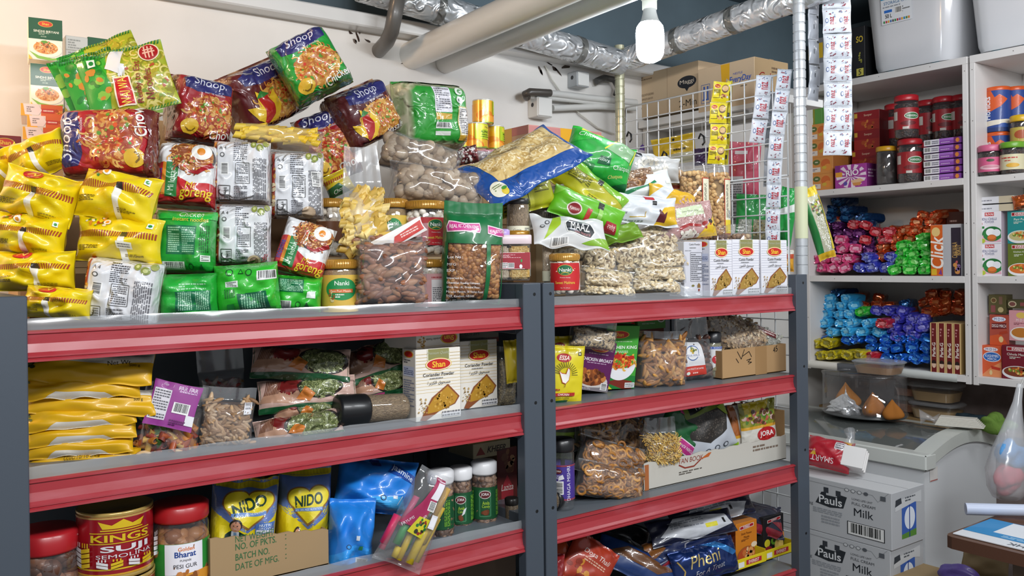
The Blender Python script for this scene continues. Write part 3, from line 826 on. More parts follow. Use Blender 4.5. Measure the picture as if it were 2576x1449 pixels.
# ================================================================ top shelf, left bay: the noodle pile
YEL,GRN='#e6cc0c','#17a534'
NOOD=['#d9a24a','#e3b765','#c4842f','#b96a2a']
REDN=['#d29046','#b8602c','#d8a85c','#a3442a']
def yellow_back(sq=.5,logo=True,veg=False,sticker=False,txt=True,flip=False):
    d=[('S',.02,.50,.98,.63,36,.008,'#a4402a'),('R',sq-.045,.02,sq+.03,.52,'#e9e6da'),('R',sq-.035,.50,sq+.045,.62,'#2a211c')]
    if logo:d+=[('E',.42,.86,.12,.10,'#b81f22'),('P',[(.32,.8),(.38,.93),(.47,.8),(.56,.93),(.5,.78)],'#d8342a'),('L',[(.36,.83),(.41,.9),(.45,.83),(.49,.9)],.012,'#f2d64a')]
    if txt:d+=[('X',.08,.20,.32,.32,4,'#6b5a14'),('X',.62,.1,.84,.17,3,'#7a6818')]
    if veg:d+=[('D',.30,.84,.16,.12,26,.035,['#3f7d26','#b5301f','#e9e2c2','#d98b2a']),('E',.40,.82,.05,.06,'#f4efe2'),('E',.40,.82,.025,.035,'#e79a27'),('R',.86,.72,.92,.84,'#e8efe4'),('E',.89,.78,.02,.035,'#2e8a3c')]
    if sticker:d+=[('R',.56,.28,.72,.40,'#ece8d4'),('X',.58,.3,.7,.38,2,'#777')]
    if flip:d=d
    return d
def ypack(lab,cx,cy,w,h,Y,rot,seed,yaw=28,pitch=0,**k):
    packet('noodle_pack',lab,'noodle pack',cx,cy,w*.95,h*.96,('Y',Y),.085,YEL,yellow_back(**k),rot,yaw,pitch+6,seed=seed,a=2.3,b=1.9,s0=.03,s1=.03,pin=.05,pin2=.03,lump=.3,wr=.010,crum=.16,group='yellow noodle packs stacked at the left end')
ypack('topmost yellow noodle pack of the left-end stack, tilted against the red wrapped block',100,395,165,105,.22,22,31,veg=False,logo=False)
ypack('yellow noodle pack mostly hidden behind, at the left edge under the top tilted one',15,425,120,100,.27,30,32,logo=True)
ypack('yellow noodle pack with red logo on top, second from top in the left column',102,495,205,132,.16,-14,33,sq=.52)
ypack('yellow noodle pack with a green veg mark, middle of the left column',78,592,192,108,.15,-6,34,sq=.53,logo=False,veg=True)
ypack('yellow noodle pack with sharp right corner, lower in the left column above the grey post',90,682,215,105,.13,1,35,sq=.62)
ypack('lowest yellow noodle pack, standing on the shelf beside the left post',148,762,176,84,.075,-4,36,sq=.46)
ypack('yellow noodle pack with a white price sticker below the red wrapped block',300,496,205,128,.11,-9,37,sq=.62,veg=True,logo=False,yaw=32,pitch=12)
ypack('yellow noodle pack under the one with the sticker, resting on a white pack',303,604,226,118,.10,-3,38,sq=.62,veg=True,logo=False,sticker=True)

def shoop(base,dark,nood,name='Chow',chili=False):
    d=[('P',[(.12,.74),(.1,.88),(.3,.96),(.72,.95),(.92,.9),(.9,.74),(.6,.70),(.3,.69)],'#2b2a6b'),
         ('T','Shoop',.5,.84,.17,'#e6e6f2',{'w':.72,'sh':.3}),('T','instant noodles',.6,.70,.035,'#e9dfe4',{'w':.4}),
         ('E',.54,.37,.38,.28,nood[0]),('N',.54,.37,.37,.26,210,.14,.011,nood),('D',.54,.38,.32,.22,34,.022,['#c8341f','#5f9a2c','#d9531f','#6b8f2a'])]
    if chili:d+=[('P',[(.1,.2),(.06,.42),(.18,.36),(.2,.62),(.34,.44),(.42,.56),(.46,.3),(.36,.12),(.2,.1)],'#e9c02a'),
                    ('P',[(.2,.5),(.32,.52),(.36,.34),(.32,.2),(.22,.1),(.16,.14),(.2,.3)],'#b01d1d'),('P',[(.18,.5),(.26,.6),(.36,.52),(.28,.49)],'#2f7d33')]
    else:d+=[('E',.22,.17,.13,.10,'#d9b02c'),('L',[(.15,.15),(.2,.115),(.26,.12),(.3,.16)],.009,'#7a5a10')]
    d+=[('P',[(.0,.0),(1,.0),(1,.12),(.6,.05),(.0,.1)],dark),('T',name,.76,.13,.10,'#f3efe8',{'b':.02,'w':.46,'rot':8})]
    return d
def sblock(lab,cx,cy,w,h,Y,rot,base,dark,seed,yaw=22,pitch=5,**k):
    return packet('noodle_multipack',lab,'noodle pack',cx,cy,w,h,('Y',Y),.11,base,shoop(base,dark,k.pop('nood',REDN),**k),rot,yaw,pitch,mat='wrap',seed=seed,
           a=6,b=2.4,s0=.02,s1=.02,pin=.015,pin2=.01,lump=.12,wr=.006,crum=.07,side=(dark,'#a78260',9,.6),group='clear-wrapped noodle multipacks on top of the pile')
sblock('red wrapped noodle block lying on its side under the green noodle packets',281,366,168,240,.20,90,'#b01b25','#6b1716',41,yaw=30,name='Chow')
sblock('red noodle block with yellow face leaning back, right of the green noodle packets',497,285,150,165,.30,-12,'#a01a24','#5c1414',42,yaw=-4)
sblock('brown noodle block showing its layered side, left of the green wrapped block',660,240,178,165,.37,25,'#5d1b1e','#6e3a2c',43,yaw=-14,name='Masala',chili=True,nood=NOOD)
sblock('green wrapped noodle block at the very top of the pile',780,170,152,166,.26,27,'#1c9a33','#14632a',44,name='Chicken',nood=NOOD)
sblock('brown noodle block with red chilli, right of and below the green block',908,292,132,152,.32,24,'#541a1f','#4a1a1a',45,yaw=-8,name='Masala',chili=True,nood=NOOD)
sblock('red noodle block behind the penne bag with a round yellow face',822,370,122,178,.36,20,'#9c1720','#5c1414',46,name='Chow')
packet('noodle_multipack','green wrapped noodle block standing upright near the wall, back label showing','noodle pack',1068,296,160,168,('Y',.38),.15,'#2a9a33',
       [('R',.36,.52,.62,.9,'#e4e2ea'),('X',.38,.54,.6,.88,11,'#6a6a72'),('P',[(.36,.4),(.62,.42),(.62,.5),(.36,.51)],'#cfa53a'),('B',.36,.28,.6,.37),('R',.36,.18,.58,.24,'#d8dcd4'),
        ('R',.72,.12,.97,.62,'#cdbf7e'),('R',.74,.2,.95,.6,'#ece6e2'),('X',.75,.21,.94,.59,14,'#4c4c50'),('R',.72,.12,.97,.19,'#c79a2e'),('T','K5',.88,.155,.05,'#5c3a10'),
        ('E',.76,.84,.06,.055,'#dfe8dc'),('E',.76,.71,.06,.055,'#dfe8dc'),('E',.77,.84,.035,.03,'#4a8a4a'),('R',.73,.69,.79,.73,'#5a5a5a'),('P',[(.0,.95),(1,.95),(1,1),(0,1)],'#2fa040')],
       -3,-6,mat='wrap',seed=47,a=6,b=2.4,s0=.02,s1=.02,pin=.02,pin2=.01,lump=.06,side=('#c9c7a8','#8fa274',8,.82),group='clear-wrapped noodle multipacks on top of the pile')
# green noodle packets leaning together
def waiwai(full=True):
    d=[('P',[(.22,.0),(1,.0),(1,1),(.36,1),(.3,.6)],'#a9b02a'),('N',.7,.45,.33,.5,150,.2,.013,['#d2c24a','#b7a52c','#8e8a1c','#e0d27a']),
         ('D',.7,.4,.28,.4,16,.03,['#b5502c','#7f9c2a']),('P',[(.0,.0),(.2,.0),(.32,.5),(.2,1),(.0,1)],'#2c9a30'),('D',.17,.6,.14,.35,26,.06,['#49b53c','#1f7d2a','#86c044','#c9862a']),
         ('S',.02,.93,.98,1,26,.02,'#1d6d24'),('S',.02,.0,.98,.05,26,.02,'#3a7d1c')]
    if full:
        d+=[('P',[(.30,.72),(.42,.98),(.56,.95),(.44,.6)],'#e4e6e6'),('P',[(.42,.58),(.47,.56),(.53,.72),(.48,.75)],'#dfe2e2')]
        d+=[('L',[(.425+.03*i,.52),(.455+.03*i,.68)],.008,'#d8dcdc')for i in range(3)]
        d+=[('E',.83,.82,.12,.135,'#e7dcb8'),('E',.83,.82,.105,.12,'#a81c1c'),('L',[(.76,.82),(.9,.82)],.012,'#e8b8a0'),('L',[(.77,.86),(.89,.86)],.01,'#e8b8a0'),('L',[(.79,.74),(.79,.9)],.01,'#e8b8a0'),('L',[(.83,.73),(.83,.91)],.01,'#e8b8a0'),('L',[(.87,.74),(.87,.9)],.01,'#e8b8a0'),
              ('P',[(.33,.15),(.52,.12),(.54,.52),(.36,.56)],'#c4181c'),('L',[(.33,.15),(.52,.12),(.54,.52),(.36,.56),(.33,.15)],.01,'#f0e6d0'),('T','WAI WAI',.44,.34,.13,'#f5ea58',{'rot':86,'b':.03,'w':.34}),
              ('T','Ready to Eat',.63,.42,.11,'#8e2318',{'rot':80,'b':.01,'w':.5}),('T','Noodles',.73,.36,.11,'#8e2318',{'rot':80,'b':.01,'w':.36}),
              ('R',.13,.78,.21,.9,'#e6efe0'),('E',.17,.84,.025,.035,'#2e8a3c')]
    return d
for i,(lab,cx,cy,w,h,Y,rot,yaw)in enumerate((
        ('green noodle packet with a grey fork picture, front of the leaning four',322,206,225,172,.25,14,24),
        ('green noodle packet second of the leaning four, just behind the fork one',262,216,180,168,.285,14,10),
        ('green noodle packet third of the leaning four, mostly hidden',235,212,165,165,.325,16,2),
        ('green noodle packet at the back of the leaning four, tip pointing up',268,172,200,140,.375,22,24))):
    packet('noodle_packet',lab,'noodle pack',cx,cy,w,h,('Y',Y),.03,'#3fae2e',waiwai(i==0),rot,yaw,8,seed=50+i,a=2.4,b=1.8,s0=.05,s1=.05,pin=.03,wr=.006,lump=.3,crum=.35,group='green noodle packets on top of the red block')

def indo_back(veg=True,egg=False):
    d=[('R',.03,.0,.09,1,'#b23a22'),('D',.06,.5,.04,.48,26,.03,['#d9a24a','#8f1f16','#e8d9b0']),('R',.11,.0,1,1,'#d9dadd'),('R',.38,.02,.5,.98,'#e6e9f0'),
         ('B',.16,.42,.30,.62,'y'),('X',.38,.64,.62,.94,10,'#4c4c52'),('L',[(.42,.3),(.66,.3),(.66,.62),(.42,.62),(.42,.3)],.005,'#555'),('X',.44,.32,.64,.6,9,'#55555a'),
         ('V',.72,.08,.94,.7,9,'#66666c'),('E',.19,.74,.04,.035,'#4a4a4a'),('E',.19,.74,.025,.022,'#dcdcdc'),('T','A 4',.2,.84,.05,'#444'),('L',[(.14,.06),(.32,.06),(.32,.26),(.14,.26),(.14,.06)],.005,'#444'),
         ('T','C',.2,.16,.1,'#333',{'rot':90}),('X',.22,.08,.3,.24,5,'#555'),('X',.4,.05,.62,.26,8,'#6a6a70')]
    if veg:d+=[('E',.72,.9,.05,.045,'#8a9442'),('E',.83,.86,.06,.05,'#7d8a3a'),('E',.92,.92,.04,.04,'#9aa052'),('E',.72,.9,.025,.02,'#c8cf8a'),('E',.83,.86,.03,.025,'#c0c882')]
    if egg:d+=[('E',.72,.1,.12,.07,'#b9a184'),('E',.72,.1,.08,.045,'#6a5440'),('T','Indo',.88,.12,.06,'#a3303a',{'rot':70})]
    return d
def indo_front():
    return[('R',0,0,1,1,'#e4e4e4'),('P',[(0,0),(1,0),(1,.34),(.62,.30),(.36,.42),(.1,.46),(0,.4)],'#c3222a'),('P',[(.0,.12),(.16,.12),(.16,.62),(.0,.6)],'#c3222a'),('P',[(.14,.12),(.22,.12),(.22,.6),(.14,.62)],'#d98a2a'),
            ('P',[(.2,.10),(.40,.10),(.40,.60),(.2,.62)],'#1f7a3a'),('T','Mi Instan',.3,.35,.09,'#dcecd8',{'rot':88,'w':.4}),('T','Indomie',.075,.36,.1,'#2a4aa0',{'rot':88,'b':.03,'w':.36}),
            ('E',.62,.72,.36,.25,'#2c1c16'),('E',.62,.73,.33,.22,'#b8702c'),('N',.60,.72,.31,.2,200,.15,.011,['#c98642','#a85a22','#e0a860','#8f4518']),('D',.5,.7,.2,.14,14,.02,['#c8341f','#6a8f2a']),
            ('E',.76,.80,.16,.12,'#efece4'),('E',.76,.80,.065,.055,'#e08a24'),('P',[(.55,.52),(.7,.5),(.92,.66),(.96,.6),(.74,.44),(.56,.48)],'#a31820'),
            ('T','Mi',.62,.27,.10,'#e9c62a',{'b':.03,'w':.2,'sh':.2}),('T','goreng',.7,.14,.13,'#e9c62a',{'b':.03,'w':.52,'sh':.2})]
BK=dict(crum=.05,a=7,b=2.6,s0=.02,s1=.02,pin=.02,pin2=.015,lump=.07,wr=.004,side=('#b9b3a8','#8c5a44',8,.3))
IG='white fried-noodle multipacks in the pile'
packet('noodle_multipack','white noodle block with fried egg picture, under the red blocks','noodle pack',474,448,148,158,('Y',.20),.1,'#e2e2e2',indo_front(),-4,24,10,mat='wrap',seed=61,group=IG,**BK)
packet('noodle_multipack','white back-side noodle block below the flat bag of yellow pasta tubes','noodle pack',610,436,142,158,('Y',.19),.1,'#dcdde0',indo_back(),-2,24,mat='wrap',seed=62,group=IG,**BK)
packet('noodle_multipack','white back-side noodle block left of the tall pasta bag','noodle pack',748,468,132,168,('Y',.18),.1,'#dcdde0',indo_back(True,True)[:-2]+[('B',.78,.46,.92,.68,'y')],-1,24,mat='wrap',seed=63,group=IG,**BK)
packet('noodle_multipack','white back-side noodle block in the middle, standing on a bright green pack','noodle pack',614,592,138,152,('Y',.14),.1,'#dcdde0',indo_back(True,True),-1,24,mat='wrap',seed=64,group=IG,**BK)
packet('noodle_multipack','tilted white noodle block with fried egg and red base, above the masala jar','noodle pack',766,630,128,142,('Y',.12),.09,'#e2e2e2',indo_front(),-17,24,8,mat='wrap',seed=65,group=IG,**BK)
packet('noodle_multipack','lowest white back-side noodle block, standing on the shelf beside the yellow packs','noodle pack',314,733,186,162,('Y',.09),.1,'#dcdde0',indo_back(),-7,26,mat='wrap',seed=66,group=IG,**BK)

def knorr_back(v=0,up=True):
    d=[('R',0,0,1,1,'#1f9d35'),('R',.24,.3,.72,.76,'#0f6b45'),('X',.27,.33,.46,.74,12,'#9fcfae'),('X',.5,.33,.7,.74,12,'#8fc4a0'),('V',.78,.34,.93,.78,5,'#0d5a24'),('B',.18,.06,.55,.19),('E',.66,.12,.04,.05,'#0c4a20'),('E',.66,.12,.026,.034,'#28a83e'),
         ('P',[(.78,.08),(.86,.08),(.82,.17)],'#0c4a20'),('R',.8,.2,.94,.30,'#dfe6e0'),('X',.82,.21,.92,.29,3,'#555'),('P',[(0,.84),(1,.86),(1,1),(0,1)],'#23b53e'),('T','Chicken',.62,.93,.08,'#e8f4e6',{'sh':.2,'w':.4}),('T','instant noodles',.62,.85,.06,'#d9d24a',{'w':.56,'b':.01})]
    if v==1:d=[('R',0,0,1,1,'#22a838'),('R',.34,.18,.92,.62,'#0f6b45'),('V',.38,.2,.62,.6,7,'#9fcfae'),('V',.68,.2,.9,.6,7,'#8fc4a0'),('X',.4,.64,.85,.8,3,'#a4d8ae'),('T','selbbon tnatsni',.52,.12,.07,'#d9d24a',{'w':.7,'rot':180}),('T','Chicken',.55,.04,.08,'#e8f4e6',{'sh':.2,'w':.45,'rot':180})]
    if v==2:d=[('R',0,0,1,1,'#2fb32c'),('P',[(.4,.06),(.86,.1),(.82,.44),(.36,.42)],'#0f5f40'),('V',.42,.12,.8,.4,10,'#7fb894'),('B',.7,.66,.98,.84),('R',.2,.56,.4,.68,'#dfe6e0'),('X',.22,.57,.38,.67,3,'#555'),('E',.28,.85,.05,.06,'#0c4a20'),('E',.28,.85,.035,.042,'#35bf34'),('P',[(.4,.8),(.5,.8),(.45,.9)],'#0c4a20'),('P',[(.42,.815),(.48,.815),(.45,.875)],'#35bf34'),('E',.58,.82,.05,.06,'#0c4a20'),('E',.58,.82,.035,.042,'#35bf34'),('V',.18,.36,.34,.52,5,'#14682a'),('R',.2,.1,.32,.24,'#157a2c')]
    return d
KG='bright green chicken noodle multipacks at the bottom of the pile'
kk=dict(crum=.14,a=5,b=2.3,s0=.03,s1=.03,pin=.02,lump=.14,wr=.006)
packet('noodle_multipack','bright green noodle pack with dark green panel, under the fried egg block','noodle pack',470,610,150,158,('Y',.13),.09,GRN,knorr_back(0),-2,26,mat='film',seed=71,group=KG,**kk)
packet('noodle_multipack','bright green noodle pack upside down at shelf level, second green from left','noodle pack',477,744,145,112,('Y',.09),.09,GRN,knorr_back(1),2,26,mat='film',seed=72,group=KG,**kk)
packet('noodle_multipack','bright green noodle pack with gathered top, at shelf level under the middle white block','noodle pack',624,726,160,126,('Y',.075),.09,'#2fb32c',knorr_back(2),5,26,mat='film',seed=73,group=KG,**kk)
packet('noodle_multipack','small bright green noodle pack at shelf level left of the yellow masala jar','noodle pack',752,738,115,88,('Y',.10),.08,'#2fb32c',[('R',.05,.55,.6,.92,'#0f6b45'),('X',.08,.58,.58,.9,8,'#9fcfae'),('B',.05,.08,.35,.3),('E',.5,.2,.06,.09,'#0c4a20'),('E',.5,.2,.045,.065,'#35bf34'),('P',[(.62,.12),(.76,.12),(.69,.28)],'#0c4a20'),('R',.68,.4,.86,.58,'#dfe6e0')],-3,24,mat='film',seed=74,group=KG,**kk)

# ---- pasta, nuts, jars
PEN=['#dcbf6a','#d2b258','#e4cb84','#c9a64c']
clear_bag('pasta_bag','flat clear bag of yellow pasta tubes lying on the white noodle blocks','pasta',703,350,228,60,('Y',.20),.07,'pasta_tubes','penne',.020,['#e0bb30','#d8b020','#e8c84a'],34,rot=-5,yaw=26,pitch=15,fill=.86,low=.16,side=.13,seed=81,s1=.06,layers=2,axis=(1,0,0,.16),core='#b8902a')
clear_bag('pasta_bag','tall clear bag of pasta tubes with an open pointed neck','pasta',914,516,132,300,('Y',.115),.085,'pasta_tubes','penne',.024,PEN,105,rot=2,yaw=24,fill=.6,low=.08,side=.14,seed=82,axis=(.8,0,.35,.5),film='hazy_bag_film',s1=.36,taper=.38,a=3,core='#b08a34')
NUTS=['#a38d72','#b59f84','#917b62','#c2ae94']
clear_bag('shell_nut_bag','upper clear bag of round beige nuts on top of the other','nuts',1052,398,225,92,('Y',.26),.10,'round_nuts','shellnut',.0125,NUTS,46,rot=-16,yaw=22,pitch=10,fill=.9,seed=83,core='#7d6a56',flat=False)
clear_bag('shell_nut_bag','lower clear bag of round beige nuts lying over the gold jar lids','nuts',1100,474,250,110,('Y',.20),.10,'round_nuts','shellnut',.0125,NUTS,56,rot=-8,yaw=22,pitch=10,fill=.9,seed=84,core='#7d6a56',flat=False)
def nanki(col,txt,ov=.5,oval='#1f7a3a',sub='Premium Quality',tc='#f2d64a'):
    return[('E',ov,.74,.2,.2,'#c9a23a'),('E',ov,.74,.185,.18,'#14663a'),('T','Nanki',ov,.75,.14,'#f2f2ea',{'b':.02,'w':.3}),('L',[(ov-.1,.62),(ov,.66),(ov+.1,.62)],.012,'#d9b84a'),
            ('T',sub,ov,.46,.05,'#f0e4e0',{'w':.34}),('T',txt,ov,.28,.10,tc,{'b':.025,'w':.5}),('T','Net. Wt. 200 gm.',ov,.08,.045,'#f0e0d0',{'w':.3})]
MAK=('pieces','ball',.0075,['#e6ddcc','#d9cbb4','#efe8da'],170)
GOLD='#b8862f'
def gold_lid(f=.15):return(GOLD,f,1.03)
jar('spice_jar','yellow-label masala jar with gold lid, low beside the green packs','jar',855,642,775,92,('Y',.105),gold_lid(.16),inside=('grain',grain_mat('tan_powder',['#9a8058','#8a6f48','#b09468'],900)),wrap='#d9b24a',a=(-100,150),z=(.02,.84),
    items=[('E',.38,.62,.2,.3,'#1f8a4a'),('T','Nanki',.38,.78,.12,'#eef2ea',{'b':.02,'w':.18}),('R',.22,.52,.52,.62,'#d8682a'),('T','Pani Puri Masala',.37,.57,.06,'#f4ead0',{'w':.28,'b':.02}),('X',.3,.38,.45,.5,2,'#e8efe0'),('D',.25,.4,.05,.14,10,.04,['#d9c08a','#8a5a2a']),('X',.1,.06,.5,.14,1,'#8a6a1c'),('X',.56,.6,.8,.9,4,'#6a5416'),('B',.58,.32,.76,.5),('X',.56,.08,.8,.28,4,'#6a5416')],off=12,ridges=50,lidmat='tin')
jar('spice_jar','yellow-label jar with gold lid behind the almonds, partly behind the pasta bag','jar',984,500,640,84,('Y',.20),gold_lid(.15),inside=('grain','tan'),wrap='#d6b648',z=(.04,.82),items=nanki('y','Masala',.62),ridges=50,lidmat='tin')if False else None
jar('spice_jar','yellow-label jar with gold lid behind the almond bag','jar',988,500,642,76,('Y',.20),gold_lid(.15),inside=('grain',MATS['tan_powder']),wrap='#d6b648',z=(.06,.82),items=[('E',.52,.56,.2,.36,'#1f8a4a'),('T','Nanki',.52,.78,.12,'#eef2ea',{'b':.02,'w':.2}),('R',.4,.5,.64,.58,'#d8682a'),('X',.44,.3,.6,.46,3,'#e8efe0')],off=0,ridges=50,lidmat='tin')
jar('makhana_jar','red-label jar of puffed seeds with gold lid behind the almond bag','jar',1070,506,644,102,('Y',.17),gold_lid(.14),inside=MAK,wrap='#b81c26',z=(.22,.80),a=(-62,62),items=[('P',[(0,0),(.26,0),(.36,.5),(.26,1),(0,1)],'#dca4a0')]+nanki('r','Sweet Makhana',.68),off=10,ridges=50,lidmat='tin',seed=3)
jar('makhana_jar','pink-label jar with gold lid, lower one to the right of the almond bag','jar',1078,646,766,92,('Y',.15),gold_lid(.15),inside=MAK,wrap='#dba3a2',z=(.02,.82),a=(-60,110),items=[('R',.34,.08,.62,.82,'#e8e4e2'),('X',.36,.1,.6,.6,9,'#5a5a5e'),('X',.34,.86,.62,.92,1,'#b03038'),('L',[(.72,0),(.66,.5),(.72,1)],.02,'#8e1c2a')],off=12,ridges=50,lidmat='tin',seed=4)
jar('makhana_jar','jar with gold lid in the dark gap left of the tall pasta bag','jar',832,500,645,70,('Y',.24),gold_lid(.14),inside=MAK,wrap='#7a4a2a',z=(.3,.7),ridges=50,lidmat='tin',seed=5)
packet('noodle_packet','yellow and green packet tucked under the red block behind the pasta bag','noodle pack',850,462,70,60,('Y',.27),.05,'#cfb818',[('P',[(0,0),(.8,0),(.5,.5),(0,.4)],'#1f5c34'),('T','Chop',.4,.2,.2,'#e6e6da',{'sh':.3,'rot':10}),('S',.0,.6,1,.75,12,.03,'#a4402a')],25,22,seed=75)
ALM=['#8f5c40','#7d4c33','#9c6a4a','#6f422c','#a87a58']
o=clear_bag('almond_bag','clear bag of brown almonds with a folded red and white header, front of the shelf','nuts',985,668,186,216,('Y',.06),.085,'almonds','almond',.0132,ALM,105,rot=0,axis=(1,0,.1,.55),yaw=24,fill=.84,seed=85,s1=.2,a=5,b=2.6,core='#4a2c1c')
mw_,w_,h_=place(1000,596,150,40,('Y',.045),28,20)
b=MB();packet_mesh(b,w_,h_,.004,'#e6e2de',[('P',[(.35,.05),(.98,.2),(.98,.8),(.45,.6)],'#c43a34'),('X',.55,.3,.9,.6,2,'#e8c8c0')],n=10,seed=9,a=6)
h__=b.build('paper_header','paper',o);bpy.context.view_layer.update();h__.matrix_world=mw_
# green bag of chickpeas
mw_,w_,h_=place(1188,636,146,258,('Y',.055),-2,22)
r=empty('chickpea_bag','green bag of brown chickpeas with pink banner and clear windows','pulses',mw=mw_)
kw=dict(s0=.02,s1=.13,a=3.5,b=2.2,pin=-.02,wr=.008,lump=.1)
CHK=['#9c6430','#865224','#ae763e','#b88650','#74451c']
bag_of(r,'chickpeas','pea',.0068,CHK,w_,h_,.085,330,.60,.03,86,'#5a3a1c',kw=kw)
b=MB();packet_mesh(b,w_,h_,.0865,'#fff',n=26,seed=86,**kw);b.build('plastic_film','thin_film',r)
b=MB();S_=surf_normals(pk_fn(w_,h_,.089,seed=86,**kw));G_='#136b3a'
def gp(x0,y0,x1,y1,n=24):
    U,V=np.meshgrid(np.linspace(x0,x1,n+1),np.linspace(y0,y1,n+1),indexing='ij');p,nn=S_(U.ravel(),V.ravel())
    b.add(p+nn*.0006,[(i*(n+1)+j,(i+1)*(n+1)+j,(i+1)*(n+1)+j+1,i*(n+1)+j+1)for i in range(n)for j in range(n)],G_)
gp(.0,.585,1,1.0);gp(.0,.0,.05,.6,10);gp(.66,.0,.73,.6,10);gp(.95,.0,1,.6,6);gp(.0,.0,1,.03,10)
design(b,S_,w_,h_,[('P',[(.04,.69),(.3,.70),(.55,.69),(.57,.73),(.55,.79),(.3,.78),(.06,.80),(.03,.74)],'#f2dfe8'),('P',[(.05,.70),(.3,.71),(.545,.70),(.56,.735),(.54,.78),(.3,.77),(.07,.79),(.04,.74)],'#c43a8a'),('T','REAL KITCHEN KING',.3,.742,.035,'#f6eef4',{'b':.02,'w':.46,'arc':.008}),
    ('P',[(.68,.685),(.85,.66),(1,.655),(1,.73),(.85,.745),(.68,.77)],'#f2dfe8'),('P',[(.69,.695),(.85,.67),(1,.665),(1,.72),(.85,.735),(.69,.76)],'#c43a8a'),('T','REAL KITCHEN',.85,.71,.03,'#f6eef4',{'b':.02,'w':.28}),
    ('T','Lot No :',.06,.45,.026,'#f2f2f2',{'al':0,'b':.02}),('T','MFG :',.06,.38,.026,'#f2f2f2',{'al':0,'b':.02}),('T','EXP :',.06,.32,.026,'#f2f2f2',{'al':0,'b':.02}),
    ('T','Imported By :',.06,.245,.024,'#f4f4f4',{'al':0,'b':.02}),('T','Dhankhar Trading Company',.06,.20,.024,'#f4f4f4',{'al':0,'b':.02,'w':.54}),('T','Shop No : 41, Ground Floor,',.06,.16,.024,'#f4f4f4',{'al':0,'b':.02,'w':.52}),('T','Mirador Mansion, 58 Nathan Road,',.06,.12,.024,'#f4f4f4',{'al':0,'b':.02,'w':.58}),('T','TST, Kowloon, HKSAR',.06,.08,.024,'#f4f4f4',{'al':0,'b':.02,'w':.44}),('T','Tel: 852 27212144',.06,.04,.024,'#f4f4f4',{'al':0,'b':.02,'w':.36})],seed=4,lift=.0018)
b.build('green_printed_film','film',r)
# stacks by the wall
def biryani():
    return[('R',0,.5,1,1,'#1c5232'),('E',.5,.87,.22,.075,'#c9a43a'),('E',.5,.87,.20,.062,'#c8381f'),('T','Shan',.5,.87,.06,'#f0c63a',{'b':.03,'w':.26}),('T','SINDHI BIRYANI',.52,.69,.055,'#e6ead8',{'b':.02,'w':.74}),('X',.3,.6,.74,.66,2,'#a8b8a4'),('X',.36,.54,.72,.59,1,'#88a08a'),
            ('E',.5,.27,.48,.2,'#f2ecd8'),('P',[(.02,.2),(.3,.1),(.7,.06),(.98,.1),(.98,.04),(.6,.0),(.25,.04)],'#86b84a'),('E',.5,.3,.36,.15,'#d99a52'),('N',.5,.31,.33,.13,70,.08,.008,['#e8b878','#d07a34','#f0d0a0','#b85a28']),('D',.5,.36,.2,.08,12,.02,['#6a4a34','#5f9a34','#8a5a3a']),('E',.46,.44,.1,.03,'#5f9a34'),('P',[(0,0),(.12,0),(0,.12)],'#e2b93a')]
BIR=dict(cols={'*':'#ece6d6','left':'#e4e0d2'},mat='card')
ys=('Y',.66)
carton('spice_carton','dark green spice carton on top of the stack by the wall','carton',72,158,42,148,ys,.06,front=biryani(),right=[('X',.1,.3,.9,.9,9,'#9a968a')],ang=-6,group='green spice cartons stacked by the wall',**BIR)
carton('spice_carton','dark green spice carton second from the top of the stack by the wall','carton',77,161,158,268,('Y',.655),.06,front=biryani(),ang=-6,group='green spice cartons stacked by the wall',**BIR)
carton('spice_carton','white back-side spice carton beside the top green one','carton',166,222,88,160,('Y',.70),.06,{'*':'#dedad0'},front=[('X',.1,.1,.9,.9,9,'#a5a29a'),('R',0,.48,1,.52,'#bdb8ac')])
carton('spice_carton','green spice carton lying behind the leaning green noodle packets','carton',221,276,92,135,('Y',.70),.06,{'*':'#1f5a36'},front=[('E',.92,.6,.05,.2,'#c8381f'),('P',[(0,0),(.5,.5),(.3,.1)],'#8ab04a')])
carton('spice_carton','green spice carton half seen to the right of the leaning noodle packets','carton',345,414,118,283,('Y',.64),.06,cols={'*':'#ece6d6'},front=biryani())
carton('spice_carton','green spice carton half hidden low behind the leaning noodle packets','carton',163,250,170,282,('Y',.685),.055,cols={'*':'#ece6d6'},front=biryani())
def orange_end():return[('R',.48,0,1,1,'#d9632e'),('P',[(0,0),(.12,0),(.28,.0),(.05,1),(0,1)],'#e8a92a'),('P',[(.1,.1),(.42,.1),(.5,.5),(.42,.95),(.06,.95)],'#f0dcdc'),('X',.14,.3,.4,.8,3,'#8a7a78'),('R',.5,.3,.8,.65,'#c7382a'),('X',.53,.38,.78,.58,1,'#f2d8cc'),('D',.88,.4,.1,.3,10,.12,['#b84a1e','#e59a3a'])]
for i,(lab,x0,x1,yt,yb,dy)in enumerate((('topmost orange spice carton lying flat under the green cartons',52,158,259,290,.0),('second orange spice carton lying flat in the pile by the wall',68,165,289,319,.0),('third orange spice carton lying flat in the pile by the wall',57,163,318,350,.0),('lowest orange spice carton lying flat in the pile by the wall',66,163,349,388,.0))):
    carton('spice_carton',lab,'carton',x0,x1,yt,yb,('Y',.64-.004*i),.13,{'*':'#e9dcd4','top':'#cfc4bc'},front=orange_end(),ang=-8,group='orange spice cartons lying flat by the wall')
